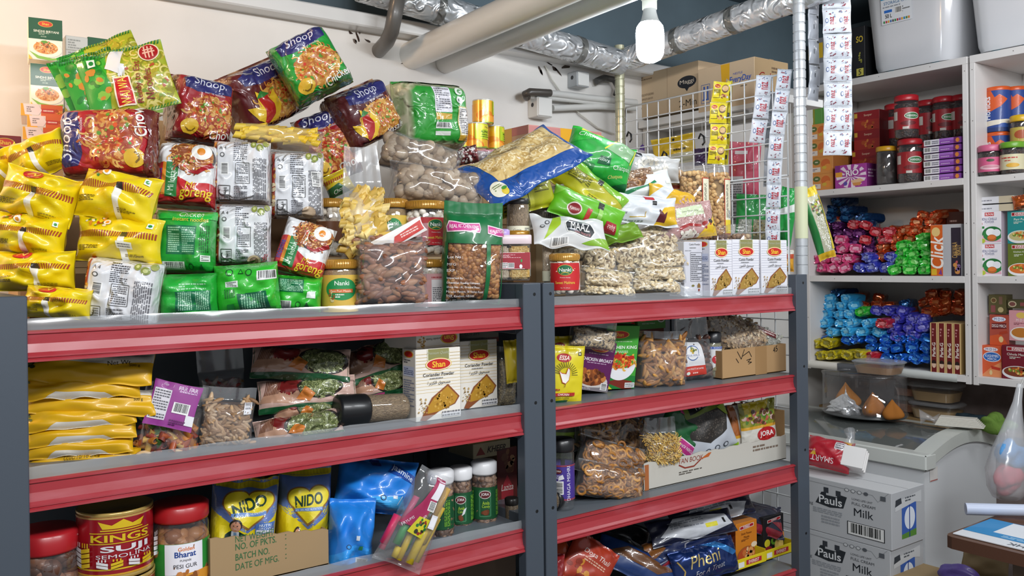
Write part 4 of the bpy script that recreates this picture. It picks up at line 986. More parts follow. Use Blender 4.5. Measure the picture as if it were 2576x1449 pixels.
carton('spice_carton','dark red tandoori spice carton at the left edge of the photo','carton',-20,55,338,470,('Y',.52),.05,{'*':'#7d1f1f'},front=[('R',0,0,1,.45,'#c9603a'),('D',.5,.22,.5,.22,30,.06,['#e0a06a','#c84a2a','#f0d8c0','#8f2a1a']),('E',.45,.86,.34,.09,'#c9a43a'),('E',.45,.86,.3,.075,'#c8381f'),('T','Shan',.45,.86,.08,'#f0c63a',{'b':.03,'w':.4}),('T','TANDOORI MASALA',.42,.64,.06,'#ecd8d0',{'b':.02,'w':.9})])
# low support stacks that carry the cartons near the wall
def plain_stack(lab,x0,x1,yt,Y,d,col='#b99a74'):
    p=PY(x0,yt,Y);q=PY(x1,yt,Y);b=MB();box_geo(b,0,q[0]-p[0],0,d,0,p[2]-Z1,col);design(b,flat_face((0,0,0),(1,0,0),(0,0,1),q[0]-p[0],p[2]-Z1),q[0]-p[0],p[2]-Z1,[('R',0,.44,1,.56,'#c9ad86'),('L',[(0,.5),(1,.5)],.004,'#7d6446')],flat=True)
    o=b.build('shipping_carton','kraft',smooth=False);o.location=(p[0],Y,Z1);tag(o,lab,'carton');return o
plain_stack('brown shipping carton at the back left that carries the stacked spice cartons',40,172,389,.635,.14)
plain_stack('brown shipping carton behind the leaning noodle packets at the back',176,420,284,.625,.14)
plain_stack('dark brown filler box added behind the noodle pile to darken its gaps',70,560,545,.30,.10,'#7d6248')  # added filler, dark so that gaps in the pile look deep and shaded
plain_stack('dark brown filler box added behind the white noodle blocks and pasta bag',575,1110,545,.32,.08,'#7d6248')  # second added dark backing, behind the blocks and the pasta bag
# ================================================================ top shelf, right bay
RICE=grain_mat('pale_long_grains',['#b5a389','#cbbba2','#a5917a','#d8cab4'],330,(1.6,1.6,.7))
SEEDY=grain_mat('golden_seeds',['#c9a55a','#b88f42','#d9bb74','#a87c34'],330,(1.2,1.2,.8))
CUMIN=grain_mat('brown_cumin',['#7d684c','#927a5a','#66523a','#a58e6c'],420,(1.8,1.8,.6))
def square_jar():
    p=PY(1277,708,.06);m=depth(p)/F;w=98*m;h=118*m
    r=empty('spice_container','square clear container with pink-white lid and four grain sections, standing on the post tops','container',p+np.array([w*.5,.04,0]),face_cam(p,6))
    b=MB();lathe_geo(b,[(0,0),(w*.44,0),(w*.455,.004),(w*.48,h*.8)],'#fff',44,power=5);b.build('container_body','jar_plastic',r)
    q=w*.43
    for i,(x0,x1,y0,y1,mt,nm)in enumerate(((-q,-q*.26,-q,-.002,RICE,'pale_grains'),(-q*.22,q,-q,-.002,SEEDY,'golden_grains'),(-q,-q*.26,.002,q,CUMIN,'brown_seeds'),(-q*.22,q,.002,q,RICE,'pale_grains'))):
        b=MB();box_geo(b,x0,x1,y0,y1,.004,h*.76,'#999',.004);o=b.build(nm,mt,r);o['kind']='stuff'
    b=MB();lathe_geo(b,[(0,h*.8),(w*.5,h*.8),(w*.505,h*.805),(w*.505,h*.985),(w*.49,h),(0,h)],'#e6d3d8',44,power=6);b.build('lid','plastic',r)
    b=MB();S=flat_face((-w*.34,-w*.478,h*.26),(1,0,0),(0,0,1),w*.78,h*.36)
    b.add(S(np.array([0,1,1,0]),np.array([0,0,1,1]))[0],[(0,1,2,3)],'#f0d8d4')
    design(b,S,w*.78,h*.36,[('R',.01,.03,.9,.97,'#a01c2e'),('P',[(.82,.0),(1,-.0),(1,1),(.82,1),(.76,.5)],'#a01c2e'),('X',.03,.66,.7,.88,4,'#e8b8bc'),('R',.03,.06,.24,.4,'#efe6e6'),('X',.04,.08,.23,.38,3,'#777'),('B',.25,.06,.46,.38),('E',.68,.16,.05,.12,'#f2f2f2'),('E',.7,.5,.03,.1,'#3f9a4a')],flat=True)
    b.build('maroon_label','paper',r)
square_jar()
jar('spice_jar','clear jar of brown seeds with cream label, standing behind the square container','jar',1304,500,592,58,('Y',.15),lid=('#2a2a2a',.12,1.0),inside=('grain',CUMIN),wrap='#e4e2c8',z=(.03,.28),items=[('T','Cumin',.4,.5,.3,'#3a3a34',{'sh':.3,'w':.2}),('X',.6,.2,.8,.8,3,'#777')],off=14)
jar('spice_jar','slim jar with gold lid directly under the seed jar behind the square container','jar',1304,580,706,62,('Y',.15),lid=('#b8862f',.1,1.02),inside=('grain',RICE),wrap='#d8d4c4',z=(.1,.6),lidmat='tin')
jar('spice_jar','small jar with lilac lid between the chickpea bag and the square container','jar',1266,576,706,34,('Y',.12),lid=('#b49ad6',.14,1.05),inside=('grain',RICE),wrap='#4a4f9a',z=(.22,.66),items=[('R',.2,.1,.8,.9,'#e6e6ee'),('B',.25,.12,.75,.3),('X',.25,.4,.75,.85,5,'#666'),('R',.1,.9,.9,1,'#b8243a')])
jar('makhana_jar','red-label sweet puffed seed jar with gold lid, alone at the front of the right bay','jar',1421,637,741,76,('Y',.05),lid=('#c2923e',.17,1.0),inside=MAK,wrap='#c41f24',z=(.14,.92),a=(-70,78),items=[('P',[(.86,0),(1,0),(1,1),(.9,1),(.97,.5)],'#e3b6b0')]+nanki('r','Sweet Makhana',.46),off=4,ridges=50,lidmat='tin',seed=6)
jar('spice_jar','pale jar squeezed between the square container and the red-label jar','jar',1378,600,712,26,('Y',.10),lid=('#c2923e',.1,1.0),inside=('grain',RICE),wrap='#d9d9c2',z=(.05,.3))
# cashew bags
CAS=['#ead7b0','#dcc69a','#f0e2c4','#d2ba8c']
for i,(lab,cx,cy,w,h,Y,rot,n)in enumerate((
        ('clear bag of cashews directly behind the gold lid of the red-label jar',1430,632,110,50,.16,-3,34),
        ('clear bag of cashews to the right of the red-label jar, upper of its column',1505,654,92,78,.12,-10,40),
        ('largest clear bag of cashews, sloping up to the right over the others',1622,626,196,118,.128,20,104),
        ('clear bag of cashews under the largest one, second from top on the right',1670,644,122,60,.118,18,46),
        ('clear bag of cashews, third from top on the right beside the white cartons',1660,660,142,50,.10,10,48),
        ('clear bag of cashews, second from bottom on the right beside the white cartons',1655,692,145,44,.085,2,46),
        ('clear bag of cashews low beside the red-label jar, second from the bottom',1528,703,136,54,.075,-8,52),
        ('clear bag of cashews lowest on the left, lying on the shelf by the red-label jar',1530,733,140,26,.065,-2,34),
        ('clear bag of cashews lowest on the right, with a loose film tail',1650,722,130,34,.06,-4,40))):
    clear_bag('cashew_bag',lab,'nuts',cx,cy,w,h,('Y',Y),.05,'cashews','cashew',.0088,CAS,int(n*1.1),rot=rot,yaw=20,pitch=8,fill=.94,seed=100+i,s1=.05,a=2.6,wr=.008,core='#a88f60',group='clear bags of cashews')
mw_,w_,h_=place(1728,734,76,26,('Y',.03),-24,12,20)
b=MB();packet_mesh(b,w_,h_,.004,'#fff',n=12,seed=12,a=2,wr=.01);o=b.build('loose_film','hazy_bag_film',mw=mw_);tag(o,'loose tail of clear plastic film hanging over the red channel','plastic film')
# white cumin cartons
def powder(kind='Cumin',c=('#a8853e','#8a6a2c','#c4a25c')):
    d=[('R',0,.045*i+.03,1,.045*i+.034,'#b7b9c9' if kind=='Cumin' else '#d6b86a')for i in range(8,21)]
    d+=[('P',[(.26,.82),(.74,.82),(.74,1),(.26,1)],'#8c8a58'),('L',[(.26,1),(.26,.84),(.5,.8),(.74,.84),(.74,1)],.006,'#e6e4cc'),('T','Premium Quality',.5,.935,.05,'#a9ac9a',{'sh':.4,'w':.84}),
          ('E',.5,.78,.29,.088,'#e2b93a'),('E',.5,.78,.275,.08,'#f2efe6'),('E',.5,.78,.26,.073,'#c52a22'),('T','Shan',.5,.78,.085,'#f2cf3a',{'b':.03,'w':.4}),
          ('T',kind+' Powder',.5,.64,.048,'#3a3836',{'b':.012,'w':.76}),('X',.3,.57,.72,.6,1,'#8a8a8c'),
          ('T',('\ufee5\ufeee\ufee4\ufedc\ufedf\ufe8d' if kind=='Cumin' else '\ufe93\ufeae\ufe91\ufeb0\ufedc\ufedf\ufe8d')+' \ufed5\ufeee\ufea4\ufeb4\ufee3',.5,.52,.06,'#3c3a38',{'w':.54}),
          ('P',[(.08,.02),(.2,.0),(.5,.12),(.86,.2),(.96,.3),(.7,.49),(.34,.32),(.2,.16)],'#8a4f2c'),('P',[(.24,.1),(.5,.12),(.84,.21),(.92,.3),(.69,.46),(.38,.31),(.26,.2)],c[0]),('D',.6,.26,.24,.12,60,.018,c),
          ('D',.14,.2,.12,.14,26,.014,['#b09058','#8f7040','#caa86a']),('R',.56,.03,.98,.1,'#e4e2e4'),('X',.56,.03,.96,.12,2,'#77777a')]
    return d
def powder_side():return[('E',.5,.93,.36,.05,'#e2b93a'),('E',.5,.93,.3,.042,'#c52a22'),('X',.15,.8,.85,.86,2,'#55555a'),('R',.1,.62,.9,.76,'#c7cde2'),('X',.15,.64,.85,.74,4,'#55608a'),('X',.1,.2,.9,.58,12,'#8088a0')]
def powder_back():return[('T','Cumin Powder',.58,.95,.035,'#4a4848',{'b':.01,'w':.6}),('X',.3,.87,.8,.9,1,'#777'),('X',.05,.82,.95,.85,1,'#9a9aa0'),('L',[(.34,.28),(.96,.28),(.96,.8),(.34,.8),(.34,.28)],.004,'#6a6a70'),('X',.37,.3,.94,.78,14,'#68686e'),('E',.46,.2,.08,.02,'#7a7440'),('P',[(.7,.16),(.86,.16),(.86,.21),(.78,.25),(.7,.21)],'#8a6a3a'),('R',.74,.09,.82,.14,'#8a2f1c')]
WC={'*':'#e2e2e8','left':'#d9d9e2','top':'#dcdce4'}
CG='white cumin powder cartons in a row on the top shelf'
carton('powder_carton','white cumin carton turned to show its grey nutrition panel, left end of the row','carton',1722,1768,602,742,('Y',.068),.05,{'*':'#cfcfd6'},front=powder_back(),group=CG)
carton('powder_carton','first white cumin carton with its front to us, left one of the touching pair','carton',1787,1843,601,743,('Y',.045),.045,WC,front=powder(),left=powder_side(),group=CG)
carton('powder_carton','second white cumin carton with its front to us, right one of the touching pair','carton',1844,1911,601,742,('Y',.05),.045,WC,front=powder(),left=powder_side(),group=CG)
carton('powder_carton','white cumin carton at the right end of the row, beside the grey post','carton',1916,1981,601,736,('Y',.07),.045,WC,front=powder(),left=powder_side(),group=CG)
# jars of big chickpeas
BIGP=('pieces','pea',.0068,['#d2a768','#c4965a','#deb87c','#b98a4c'],520)
def pealabel():return[('R',0,0,1,1,'#b8442c'),('R',.08,.02,.92,.98,'#ece8cc'),('R',.08,.02,.92,.26,'#e8cf3a'),('V',.2,.3,.5,.9,3,'#6a665a'),('B',.5,.28,.8,.44,'y')]
for lab,cx,yt,yb,w,Y,s in(('tall clear jar of round chickpeas, left of the pair by the wire grid',1748,411,604,73,.20,1),('tall clear jar of round chickpeas, right of the pair by the wire grid',1806,414,606,64,.25,2)):
    jar('chickpea_jar',lab,'jar',cx,yt,yb,w,('Y',Y),lid=None,inside=BIGP,fill=.86,wrap='#b8442c',a=(32,75),z=(.08,.80),items=pealabel(),seed=s,group='tall jars of chickpeas')
    k=C.objects[-1]
jar('chickpea_jar','shorter jar of chickpeas with a red and yellow label, behind the tall pair','jar',1698,420,560,48,('Y',.27),lid=None,inside=('pieces','pea',.0068,['#d2a768','#c4965a','#deb87c'],200),fill=.9,wrap='#d9a42c',a=(-60,60),z=(.1,.66),items=[('R',0,.88,1,1,'#b8442c'),('R',0,.4,1,.86,'#efe6c0'),('X',.1,.45,.9,.8,5,'#8a7a5a')])
for lab,cx,yt,yb,w,Y,cols in(('clear lidded jar of dark and pale nuts behind the white cartons',1857,570,742,72,.14,['#6a4a3a','#cbb088','#8a6a50']),('clear lidded jar of dark nuts left behind the white cartons',1812,572,742,40,.16,['#5a3c30','#7a5a48'])):
    jar('nut_jar',lab,'jar',cx,yt,yb,w,('Y',Y),lid=('#dfe4e6',.08,1.0),inside=('pieces','pea',.007,cols,180),lidmat='jar_plastic',fill=.9)

# ---- pouches heaped on top
SX=dict(a=2.4,b=1.9,pin=.03,lump=.26,wr=.007,crum=.18)
packet('vermicelli_pouch','blue-edged pouch of golden vermicelli lying across the top of the heap','pouch',1312,416,270,148,('Y',.125),.055,'#1c4f9e',
       [('P',[(.17,.30),(.5,.22),(.93,.22),(.95,.97),(.15,.97)],'#d9bf82'),('N',.55,.62,.38,.34,420,.10,.009,['#e6d09a','#cdb070','#c2a05c','#efe0b4']),('E',.12,.20,.07,.13,'#e8ead8'),('X',.08,.18,.16,.28,3,'#7a8a5a'),('E',.15,.12,.03,.05,'#d9c23a'),('E',.16,.17,.025,.03,'#4f9a3a')],
       28,44,48,mat='wrap',seed=121,s0=.03,s1=.03,**SX)
packet('noodle_multipack','large bright green noodle pack with a clear window on top of the heap','noodle pack',1505,404,172,122,('Y',.22),.09,'#1fa83a',
       [('P',[(.0,.55),(.35,.75),(.45,1),(.0,1)],'#2fbb3e'),('P',[(.5,.62),(.66,.9),(.95,.86),(.9,.55)],'#8fb88a'),('L',[(.48,.6),(.66,.92),(.97,.88),(.92,.52)],.014,'#d9d83a'),('P',[(.1,.84),(.44,.86),(.42,.97),(.12,.96)],'#cfd23a'),('T','Chicken',.24,.77,.09,'#e8f4e0',{'sh':.3}),('P',[(.44,.28),(.62,.3),(.62,.48),(.46,.46)],'#0c5a34'),('T','Knorr',.53,.38,.08,'#e8f2ea',{'rot':180,'w':.14}),
        ('P',[(.0,.1),(.4,.04),(.42,.24),(.02,.3)],'#147a32'),('T','Chatpat',.8,.34,.10,'#dff0dc',{'rot':20}),('P',[(.7,.02),(1,.2),(1,.0)],'#0f6b34'),('T','Chatpata',.76,.18,.07,'#e2e27a',{'rot':24,'w':.3})],-22,22,14,mat='film',seed=122,a=4,b=2.2,pin=.02,lump=.16,wr=.008)
def ypouch():return[('P',[(0,.78),(1,.74),(1,1),(0,1)],'#5f9a24'),('X',.3,.5,.62,.7,3,'#6e6c1a'),('X',.64,.36,.9,.62,5,'#6e6c1a'),('L',[(.34,.14),(.52,.14),(.52,.42),(.34,.42),(.34,.14)],.01,'#3c3c10'),('X',.08,.1,.3,.3,3,'#3c3c10'),('R',.52,.02,.60,.98,'#c9c93a'),('R',.46,.78,.58,.92,'#1e2430'),('X',.1,.02,.5,.07,1,'#3c3c10')]
packet('seasoning_pouch','yellow-green pouch with black print drooping under the blue-edged one','pouch',1316,480,148,112,('Y',.175),.05,'#b3b41e',ypouch(),14,22,5,mat='film',seed=123,**SX)
packet('seasoning_pouch','yellow-green pouch sliding steeply down to the right across the heap','pouch',1478,474,205,82,('Y',.155),.05,'#b5b01e',[('P',[(0,.0),(1,.0),(1,.34),(0,.3)],'#d0c81c'),('P',[(.0,.72),(1,.66),(1,1),(0,1)],'#78b41e'),('X',.1,.4,.5,.62,4,'#6e6c1a'),('X',.55,.06,.8,.3,4,'#6e6c1a'),('L',[(.2,.36),(.4,.36),(.4,.66),(.2,.66),(.2,.36)],.012,'#6e6c1a'),('B',.80,.04,.97,.3),('R',.55,.64,.62,.86,'#15190e'),('E',.12,.82,.04,.07,'#6e6c1a')],-38,22,18,mat='film',seed=124,**SX)
packet('spice_pouch','leaf green pouch with a small maroon emblem, just above the grey white pouch','pouch',1476,532,190,74,('Y',.11),.05,'#62b31a',[('P',[(.0,.6),(.2,1),(.0,1)],'#82c83a'),('E',.30,.34,.1,.2,'#e9dcd4'),('E',.30,.34,.085,.16,'#8a1f24'),('T','Kasturi',.30,.34,.1,'#efdcd4',{'w':.12}),('P',[(.46,.1),(.52,.1),(.54,.5),(.47,.5)],'#b8342a'),('R',.62,.0,.68,1,'#93c860'),('R',.60,.62,.68,.86,'#15190e'),('P',[(.76,.04),(.94,.08),(.92,.4),(.76,.34)],'#a01f2c'),('T','\u0930\u0938\u094b\u0908',.85,.22,.16,'#f0dcd4',{'w':.12})],-22,22,10,mat='soft',seed=125,**SX)
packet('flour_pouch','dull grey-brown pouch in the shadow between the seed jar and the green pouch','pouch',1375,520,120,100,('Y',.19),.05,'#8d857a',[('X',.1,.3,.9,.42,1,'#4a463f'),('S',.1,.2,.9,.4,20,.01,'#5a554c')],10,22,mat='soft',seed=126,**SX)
packet('spice_pouch','white and grey pouch with a black name badge, over the red-label jar','pouch',1432,586,190,78,('Y',.075),.05,'#cfd0cf',[('P',[(.12,.12),(.34,.5),(.4,.98),(.3,.9),(.2,.5)],'#9fc02a'),('P',[(.62,.1),(1,.02),(1,.3)],'#7fae2a'),('P',[(.42,.28),(.74,.18),(.82,.34),(.78,.62),(.48,.74),(.4,.55)],'#e8e8e0'),('P',[(.43,.30),(.74,.21),(.80,.35),(.76,.6),(.49,.71),(.41,.54)],'#1d2226'),('T','MAAZ',.61,.48,.22,'#f2f2ee',{'b':.02,'rot':-6,'w':.26}),('T','Lion Natural',.63,.3,.08,'#c98a8a',{'rot':-6,'w':.22}),('E',.18,.62,.03,.06,'#3a3a3a'),('E',.18,.62,.02,.04,'#cfd0cf'),('E',.11,.5,.03,.06,'#3a3a3a'),('E',.11,.5,.02,.04,'#cfd0cf'),('B',.22,.04,.44,.18)],-4,20,40,mat='soft',seed=127,s0=.05,s1=.05,a=2,b=1.7,pin=.05,lump=.2,wr=.012)
packet('spice_pouch','flat olive green pouch showing between the white pouch and the big cashew bag','pouch',1556,588,110,48,('Y',.125),.04,'#6f9a22',[],12,20,30,mat='soft',seed=128,**SX)
packet('chickpea_pouch','white pouch with green edge and a window of brown chickpeas near the top right','pouch',1612,474,160,74,('Y',.20),.05,'#d8dedd',[('P',[(.1,.45),(.3,.92),(.62,.95),(.5,.5)],'#7a5236'),('D',.37,.7,.2,.22,90,.04,['#a8764a','#8f6038','#c09062','#6a4426']),('P',[(.12,.38),(.58,.5),(.7,.62),(.7,.5),(.2,.28)],'#1e7a4a'),('R',.86,.44,.94,.56,'#e8efe4')],10,20,20,mat='soft',seed=129,**SX)
packet('makhana_pouch','grey-white pouch of puffed seeds behind the chickpea pouch','pouch',1645,420,130,62,('Y',.25),.05,'#b9b9b6',[('D',.4,.45,.34,.34,80,.07,['#e2ddd0','#d4cdbd','#eeeae0']),('R',.08,.7,.2,.95,'#15171a')],-10,20,12,mat='soft',seed=130,**SX)
packet('seed_pouch','small heap of brown nuts in clear film in front of the puffed seed pouch','pouch',1592,448,110,40,('Y',.215),.04,'#8a6a50',[('D',.5,.5,.46,.42,160,.07,['#b59274','#a07c5c','#c9ab8c','#7a5a40'])],12,20,20,mat='wrap',seed=131,**SX)
packet('spice_pouch','white pouch with a red square and dark flower print','pouch',1612,528,180,76,('Y',.115),.045,'#d6dadf',[('P',[(.66,.0),(1,.1),(1,.7),(.8,.55)],'#d9b01e'),('R',.52,.74,.66,.94,'#b8202a'),('R',.62,.58,.68,.7,'#1a1a1a'),('P',[(.68,.1),(.74,.5),(.78,.3),(.84,.42),(.8,.1)],'#5a1f26'),('T','Gluten Free',.16,.25,.07,'#5a6068',{'w':.18}),('L',[(.3,.16),(.52,.18),(.52,.34)],.01,'#c9a43a'),('X',.1,.06,.5,.1,1,'#8a9098')],-6,20,20,mat='soft',seed=132,**SX)
packet('spice_pouch','golden yellow and white pouch at the right of the heap under the chickpea jars','pouch',1690,502,122,54,('Y',.135),.04,'#d6a81e',[('P',[(0,.3),(.3,.9),(.5,.9),(.3,.2)],'#d6dadf'),('D',.78,.35,.18,.3,60,.05,['#b59284','#a88070','#c9aca0'])],-16,20,26,mat='soft',seed=133,**SX)
packet('spice_pouch','pinkish speckled pouch with green label and yellow corner, before the chickpea jars','pouch',1720,556,152,92,('Y',.10),.045,'#b88f8c',[('D',.5,.6,.5,.4,400,.016,['#caa6a2','#a87a78','#dcc0bc']),('P',[(.3,.55),(.8,.6),(.78,.88),(.34,.82)],'#cdd8b4'),('T','Jeera Whole 200g',.56,.71,.06,'#4a5a3a',{'w':.34}),('P',[(.62,.0),(1,.0),(1,.62),(.9,.4)],'#dbb41e'),('P',[(.32,.2),(.5,.3),(.7,.26),(.72,.32),(.5,.38),(.34,.3)],'#a01c1c'),('D',.84,.3,.1,.16,10,.05,['#9a1f1c','#2a1a16']),('E',.15,.38,.1,.1,'#14342a'),('T','maaz',.15,.38,.07,'#e2e2da',{'w':.14}),('D',.5,.1,.16,.1,30,.05,['#e6e2d6','#d4ccbc'])],6,20,10,mat='wrap',seed=134,a=4,b=2,s0=.03,s1=.03,lump=.12,wr=.004)

# ---- tins and carton by the wall
def mango():
    return[('R',0,0,1,.06,'#7da42a'),('E',.12,.55,.14,.3,'#e08a1c'),('E',.3,.6,.16,.24,'#e8a21e'),('E',.22,.28,.16,.2,'#eda92a'),('E',.42,.34,.14,.22,'#d97c18'),('P',ell(.5,.04,.2,.34,20,0,180),'#e07a18'),('P',ell(.5,.04,.17,.28,20,0,180),'#f0a030'),('R',.56,.36,.98,.98,'#b6cc1e'),('R',.60,.76,.94,.94,'#e6d23a'),('T','Malgova',.77,.85,.09,'#3a3a14',{'w':.28,'sh':.2}),('T','ALPHONSO',.77,.66,.1,'#2c4a14',{'b':.03,'w':.34}),('T','MANGO PULP',.77,.54,.07,'#2c4a14',{'w':.3,'b':.01}),('X',.64,.42,.9,.48,1,'#5a6a1a')]
for lab,cx,yt,yb,w,Y,off in(('yellow-green mango pulp tin standing on top of the tin stack by the wall',1215,253,314,52,.60,40),('leftmost mango pulp tin in the lower row by the wall',1161,318,374,50,.63,-90),('middle mango pulp tin in the lower row, under the top one',1200,311,376,53,.60,-30),('rightmost mango pulp tin in the lower row, beside the pink carton',1246,318,378,44,.62,10)):
    jar('mango_tin',lab,'tin',cx,yt,yb,w,('Y',Y),lid=('#c9c9c4',.03,1.01),body='tin',wrap='#e4b028',a=(-178,178),z=(.03,.98),items=[('R',.0,0,.01,1,'#7da42a')]+mango()[:],off=off,lidmat='tin',labelmat='tin',group='mango pulp tins by the wall')
plain_stack('brown carton against the wall carrying the mango pulp tins',1130,1272,378,.585,.16)
carton('shipping_carton','pink and brown carton with yellow tape behind the blue-edged pouch','carton',1331,1515,313,470,('Y',.60),.2,{'*':'#c2a084','top':'#b8947a'},front=[('R',0,.78,1,1,'#c98a84'),('S',0,.78,1,.98,60,.0,'#b87a74'),('P',[(.44,.3),(.58,.3),(.58,1),(.42,1)],'#d9a02c'),('E',.14,.62,.1,.14,'#b8605c'),('X',.06,.58,.22,.66,2,'#e2c2b4'),('T','Nestle',.3,.36,.2,'#a8504c',{'w':.3,'rot':180})],left=[('R',0,.86,1,1,'#b87a74'),('R',.4,0,.6,1,'#d0aa5a'),('T','Mfg. Date',.75,.6,.05,'#6a4a38',{'w':.3}),('T','Best Before',.75,.7,.05,'#6a4a38',{'w':.34})],mat='kraft')
packet('bean_bag','clear bag of maroon beans beside the green upright noodle block','pulses',1168,392,70,46,('Y',.42),.05,'#5a1f24',[('D',.5,.5,.48,.45,130,.07,['#6a2229','#4a161b','#8a3a40','#e6e2de'])],10,20,mat='wrap',seed=140,**SX)
packet('bean_bag','clear bag with pink lid edge and grey beads beside the mango tins','pulses',1224,392,80,34,('Y',.45),.05,'#b9aeb0',[('R',0,.75,1,1,'#c98a94'),('D',.5,.4,.48,.35,80,.08,['#c9c2c2','#a89a9c','#e4dede'])],-4,20,mat='wrap',seed=141,**SX)
jar('nut_jar','small clear jar of pale nuts between the blue-edged pouch and the pink carton','jar',1383,370,402,60,('Y',.42),lid=('#2a3a2a',.1,1.0),inside=('pieces','pea',.006,['#b8a06a','#a08a58','#cbb684'],80))
plain_stack('brown carton carrying the pink and brown one by the wall',1331,1500,471,.602,.18)
plain_stack('plain brown carton hidden in the heap under the small jar of pale nuts',1345,1420,403,.385,.10)
plain_stack('plain brown carton behind the white cumin cartons, under the chickpea jars',1706,1850,607,.16,.16)
# ---- wall fittings
WF='#d2d2ce'
def wbox(name,lab,cat,x0,x1,yt,yb,d,col,mat='plastic',knock=True):
    p=PY(x0,yb,YW-d);q=PY(x1,yt,YW-d);r=empty(name,lab,cat,p);w,h=q[0]-p[0],q[2]-p[2]
    b=MB();box_geo(b,0,w,0,d,0,h,col,.002);b.build('housing',mat,r,smooth=False)
    b=MB();box_geo(b,.003,w-.003,-.004,0,.003,h-.003,'#dcdcd8',.0015);b.build('cover_plate',mat,r,smooth=False)
    b=MB();b.add([(p_[0],-.0,p_[1])for p_ in ell(-.0005,h*.6,.0,.006,14)],[tuple(range(14))],'#222')
    b=MB();b.add([(-.0006,d*.5+p_[0],h*.62+p_[1])for p_ in ell(0,0,.007,.007,14)],[tuple(range(14))],'#1c1c1c');b.build('cable_knockout','plastic',r)
    return r
wbox('junction_box','white electrical junction box on the back wall below the conduits','electrical box',1352,1389,247,292,.05,WF)
wbox('junction_box','small grey switch box high on the back wall above the conduits','electrical box',1452,1482,182,216,.05,'#a9acae')
def conduit(lab,pts,r,col='#cfcfcb'):
    P=[PY(x,y,YW-dd)for x,y,dd in pts];return pipe('conduit',lab,'pipe',P,r,col,'duct_white',())
conduit('upper white conduit pipe with a dark elbow along the back wall',[(1330,232,.04),(1400,236,.04),(1480,246,.04),(1600,258,.04)],.011)
conduit('second white conduit just below the upper one on the back wall',[(1322,240,.03),(1440,252,.03),(1600,268,.03)],.009)
conduit('lower white conduit running right from the junction box',[(1390,272,.03),(1500,268,.03),(1600,272,.03)],.010)
p=[PY(x,y,YW-dd)for x,y,dd in((1326,245,.03),(1322,236,.05),(1332,231,.055),(1384,234,.05))]
pipe('conduit_elbow','dark pipe elbow at the left end of the conduits','pipe',p,.012,'#4a4540','plastic')
pipe('hanging_cable','thin pale cable drooping diagonally across the back wall to the rear pole','cable',[PY(x,y,YW-.012)for x,y in((1372,165),(1388,200),(1420,245),(1460,288),(1505,322),(1545,337))],.0025,'#c9c6bc','plastic',seg=6)
pipe('hanging_cable','dark bundled cable and foam against the wall beside the rear pole','cable',[PY(x,y,YW-.03)for x,y in((1500,205),(1520,196),(1545,200),(1556,220),(1550,240))],.012,'#4b4a48','plastic',seg=8)
# ================================================================ middle and lower shelves, left bay
FL=dict(crum=.15,a=2.6,b=1.8,s0=.05,s1=.05,pin=.02,lump=.25,wr=.006)
def mushroom(top):return([('P',[(0,.48),(.3,.55),(.7,.5),(1,.7),(1,1),(0,1)],'#d6d0c4')]if top else[('P',[(.2,.0),(.8,.0),(.7,.14),(.3,.2)],'#d6d0c4')])+[('D',.04,.6,.05,.3,14,.06,['#3a3a1c','#5f6a34'])]
YP='#d9a80f'
for i,(lab,cx,cy,w,h,rot,top,net)in enumerate((
        ('top packet of the lying yellow stack at the left post, with a pointed end',226,926,328,78,-2,1,1),
        ('second yellow packet from the top of the lying stack at the left post',205,975,306,54,2,0,0),
        ('third packet from the top of the lying stack, white-topped with weight print',234,1010,330,66,-1,1,1),
        ('fourth packet from the top of the lying yellow stack, white underside showing',203,1048,290,56,5,0,0),
        ('fifth packet from the top of the lying yellow stack',204,1085,288,56,6,0,2),
        ('sixth packet from the top of the lying yellow stack',200,1122,280,50,4,0,0),
        ('lowest packet of the lying yellow stack, printed with a date',208,1158,300,54,3,0,3))):
    d=mushroom(top)
    if net==1:d+=[('T','Net Wt.',.74,.56,.13,'#3a2f10',{'rot':8}),('T','500 g',.86,.48,.12,'#3a2f10',{'rot':8})]
    if net==2:d+=[('T','Net Wt.',.66,.7,.14,'#3a2f10',{'rot':4})]
    if net==3:d+=[('T','EXP 01/01/2022',.5,.46,.15,'#6a5216',{'rot':180}),('T','PKD 02/01/2020',.5,.24,.15,'#6a5216',{'rot':180})]
    packet('dried_food_packet',lab,'packet',cx,cy,w,h*1.05,('Y',.09+.004*i),.034,YP,d,rot,16,34,mat='soft',seed=150+i,back='#c99a10',group='yellow packets lying in a stack at the left post',**FL)
# coloured pasta with a purple header
mw_,w_,h_=place(432,1056,158,185,('Y',.10),-6,18,4);r=empty('coloured_pasta_bag','clear bag of coloured pasta shapes under a purple header card','pasta',mw=mw_)
kw=dict(s0=.03,s1=.30,a=3.4,wr=.006);bag_of(r,'coloured_pasta','penne',.017,['#a8502a','#c27a34','#7a3426','#4f7a34','#c9a25a','#8a3a2c'],w_,h_,.07,40,.55,.03,160,'#4a2418',kw=kw)
b=MB()
for cx_,cz_,rr in((.018,-.062,.017),(-.03,-.066,.014)):
    f_=pk_fn(w_,h_,.07,seed=160,**kw);yy=-.030
    tube_geo(b,[(cx_+rr*math.cos(t),yy,cz_+rr*math.sin(t))for t in np.arange(16)*math.pi/8],.003,'#d9b483',6,closed=True)
    for k in range(6):t=k*math.pi/3;tube_geo(b,[(cx_,yy,cz_),(cx_+rr*math.cos(t),yy,cz_+rr*math.sin(t))],.0022,'#d2a974',5)
    tube_geo(b,[(cx_+.004*math.cos(t),yy,cz_+.004*math.sin(t))for t in np.arange(8)*math.pi/4],.0024,'#d9b483',5,closed=True)
b.build('wheel_pasta','nut',r)
b=MB();packet_mesh(b,w_,h_,.072,'#fff',n=28,seed=160,**kw);b.build('plastic_film','bag_film',r)
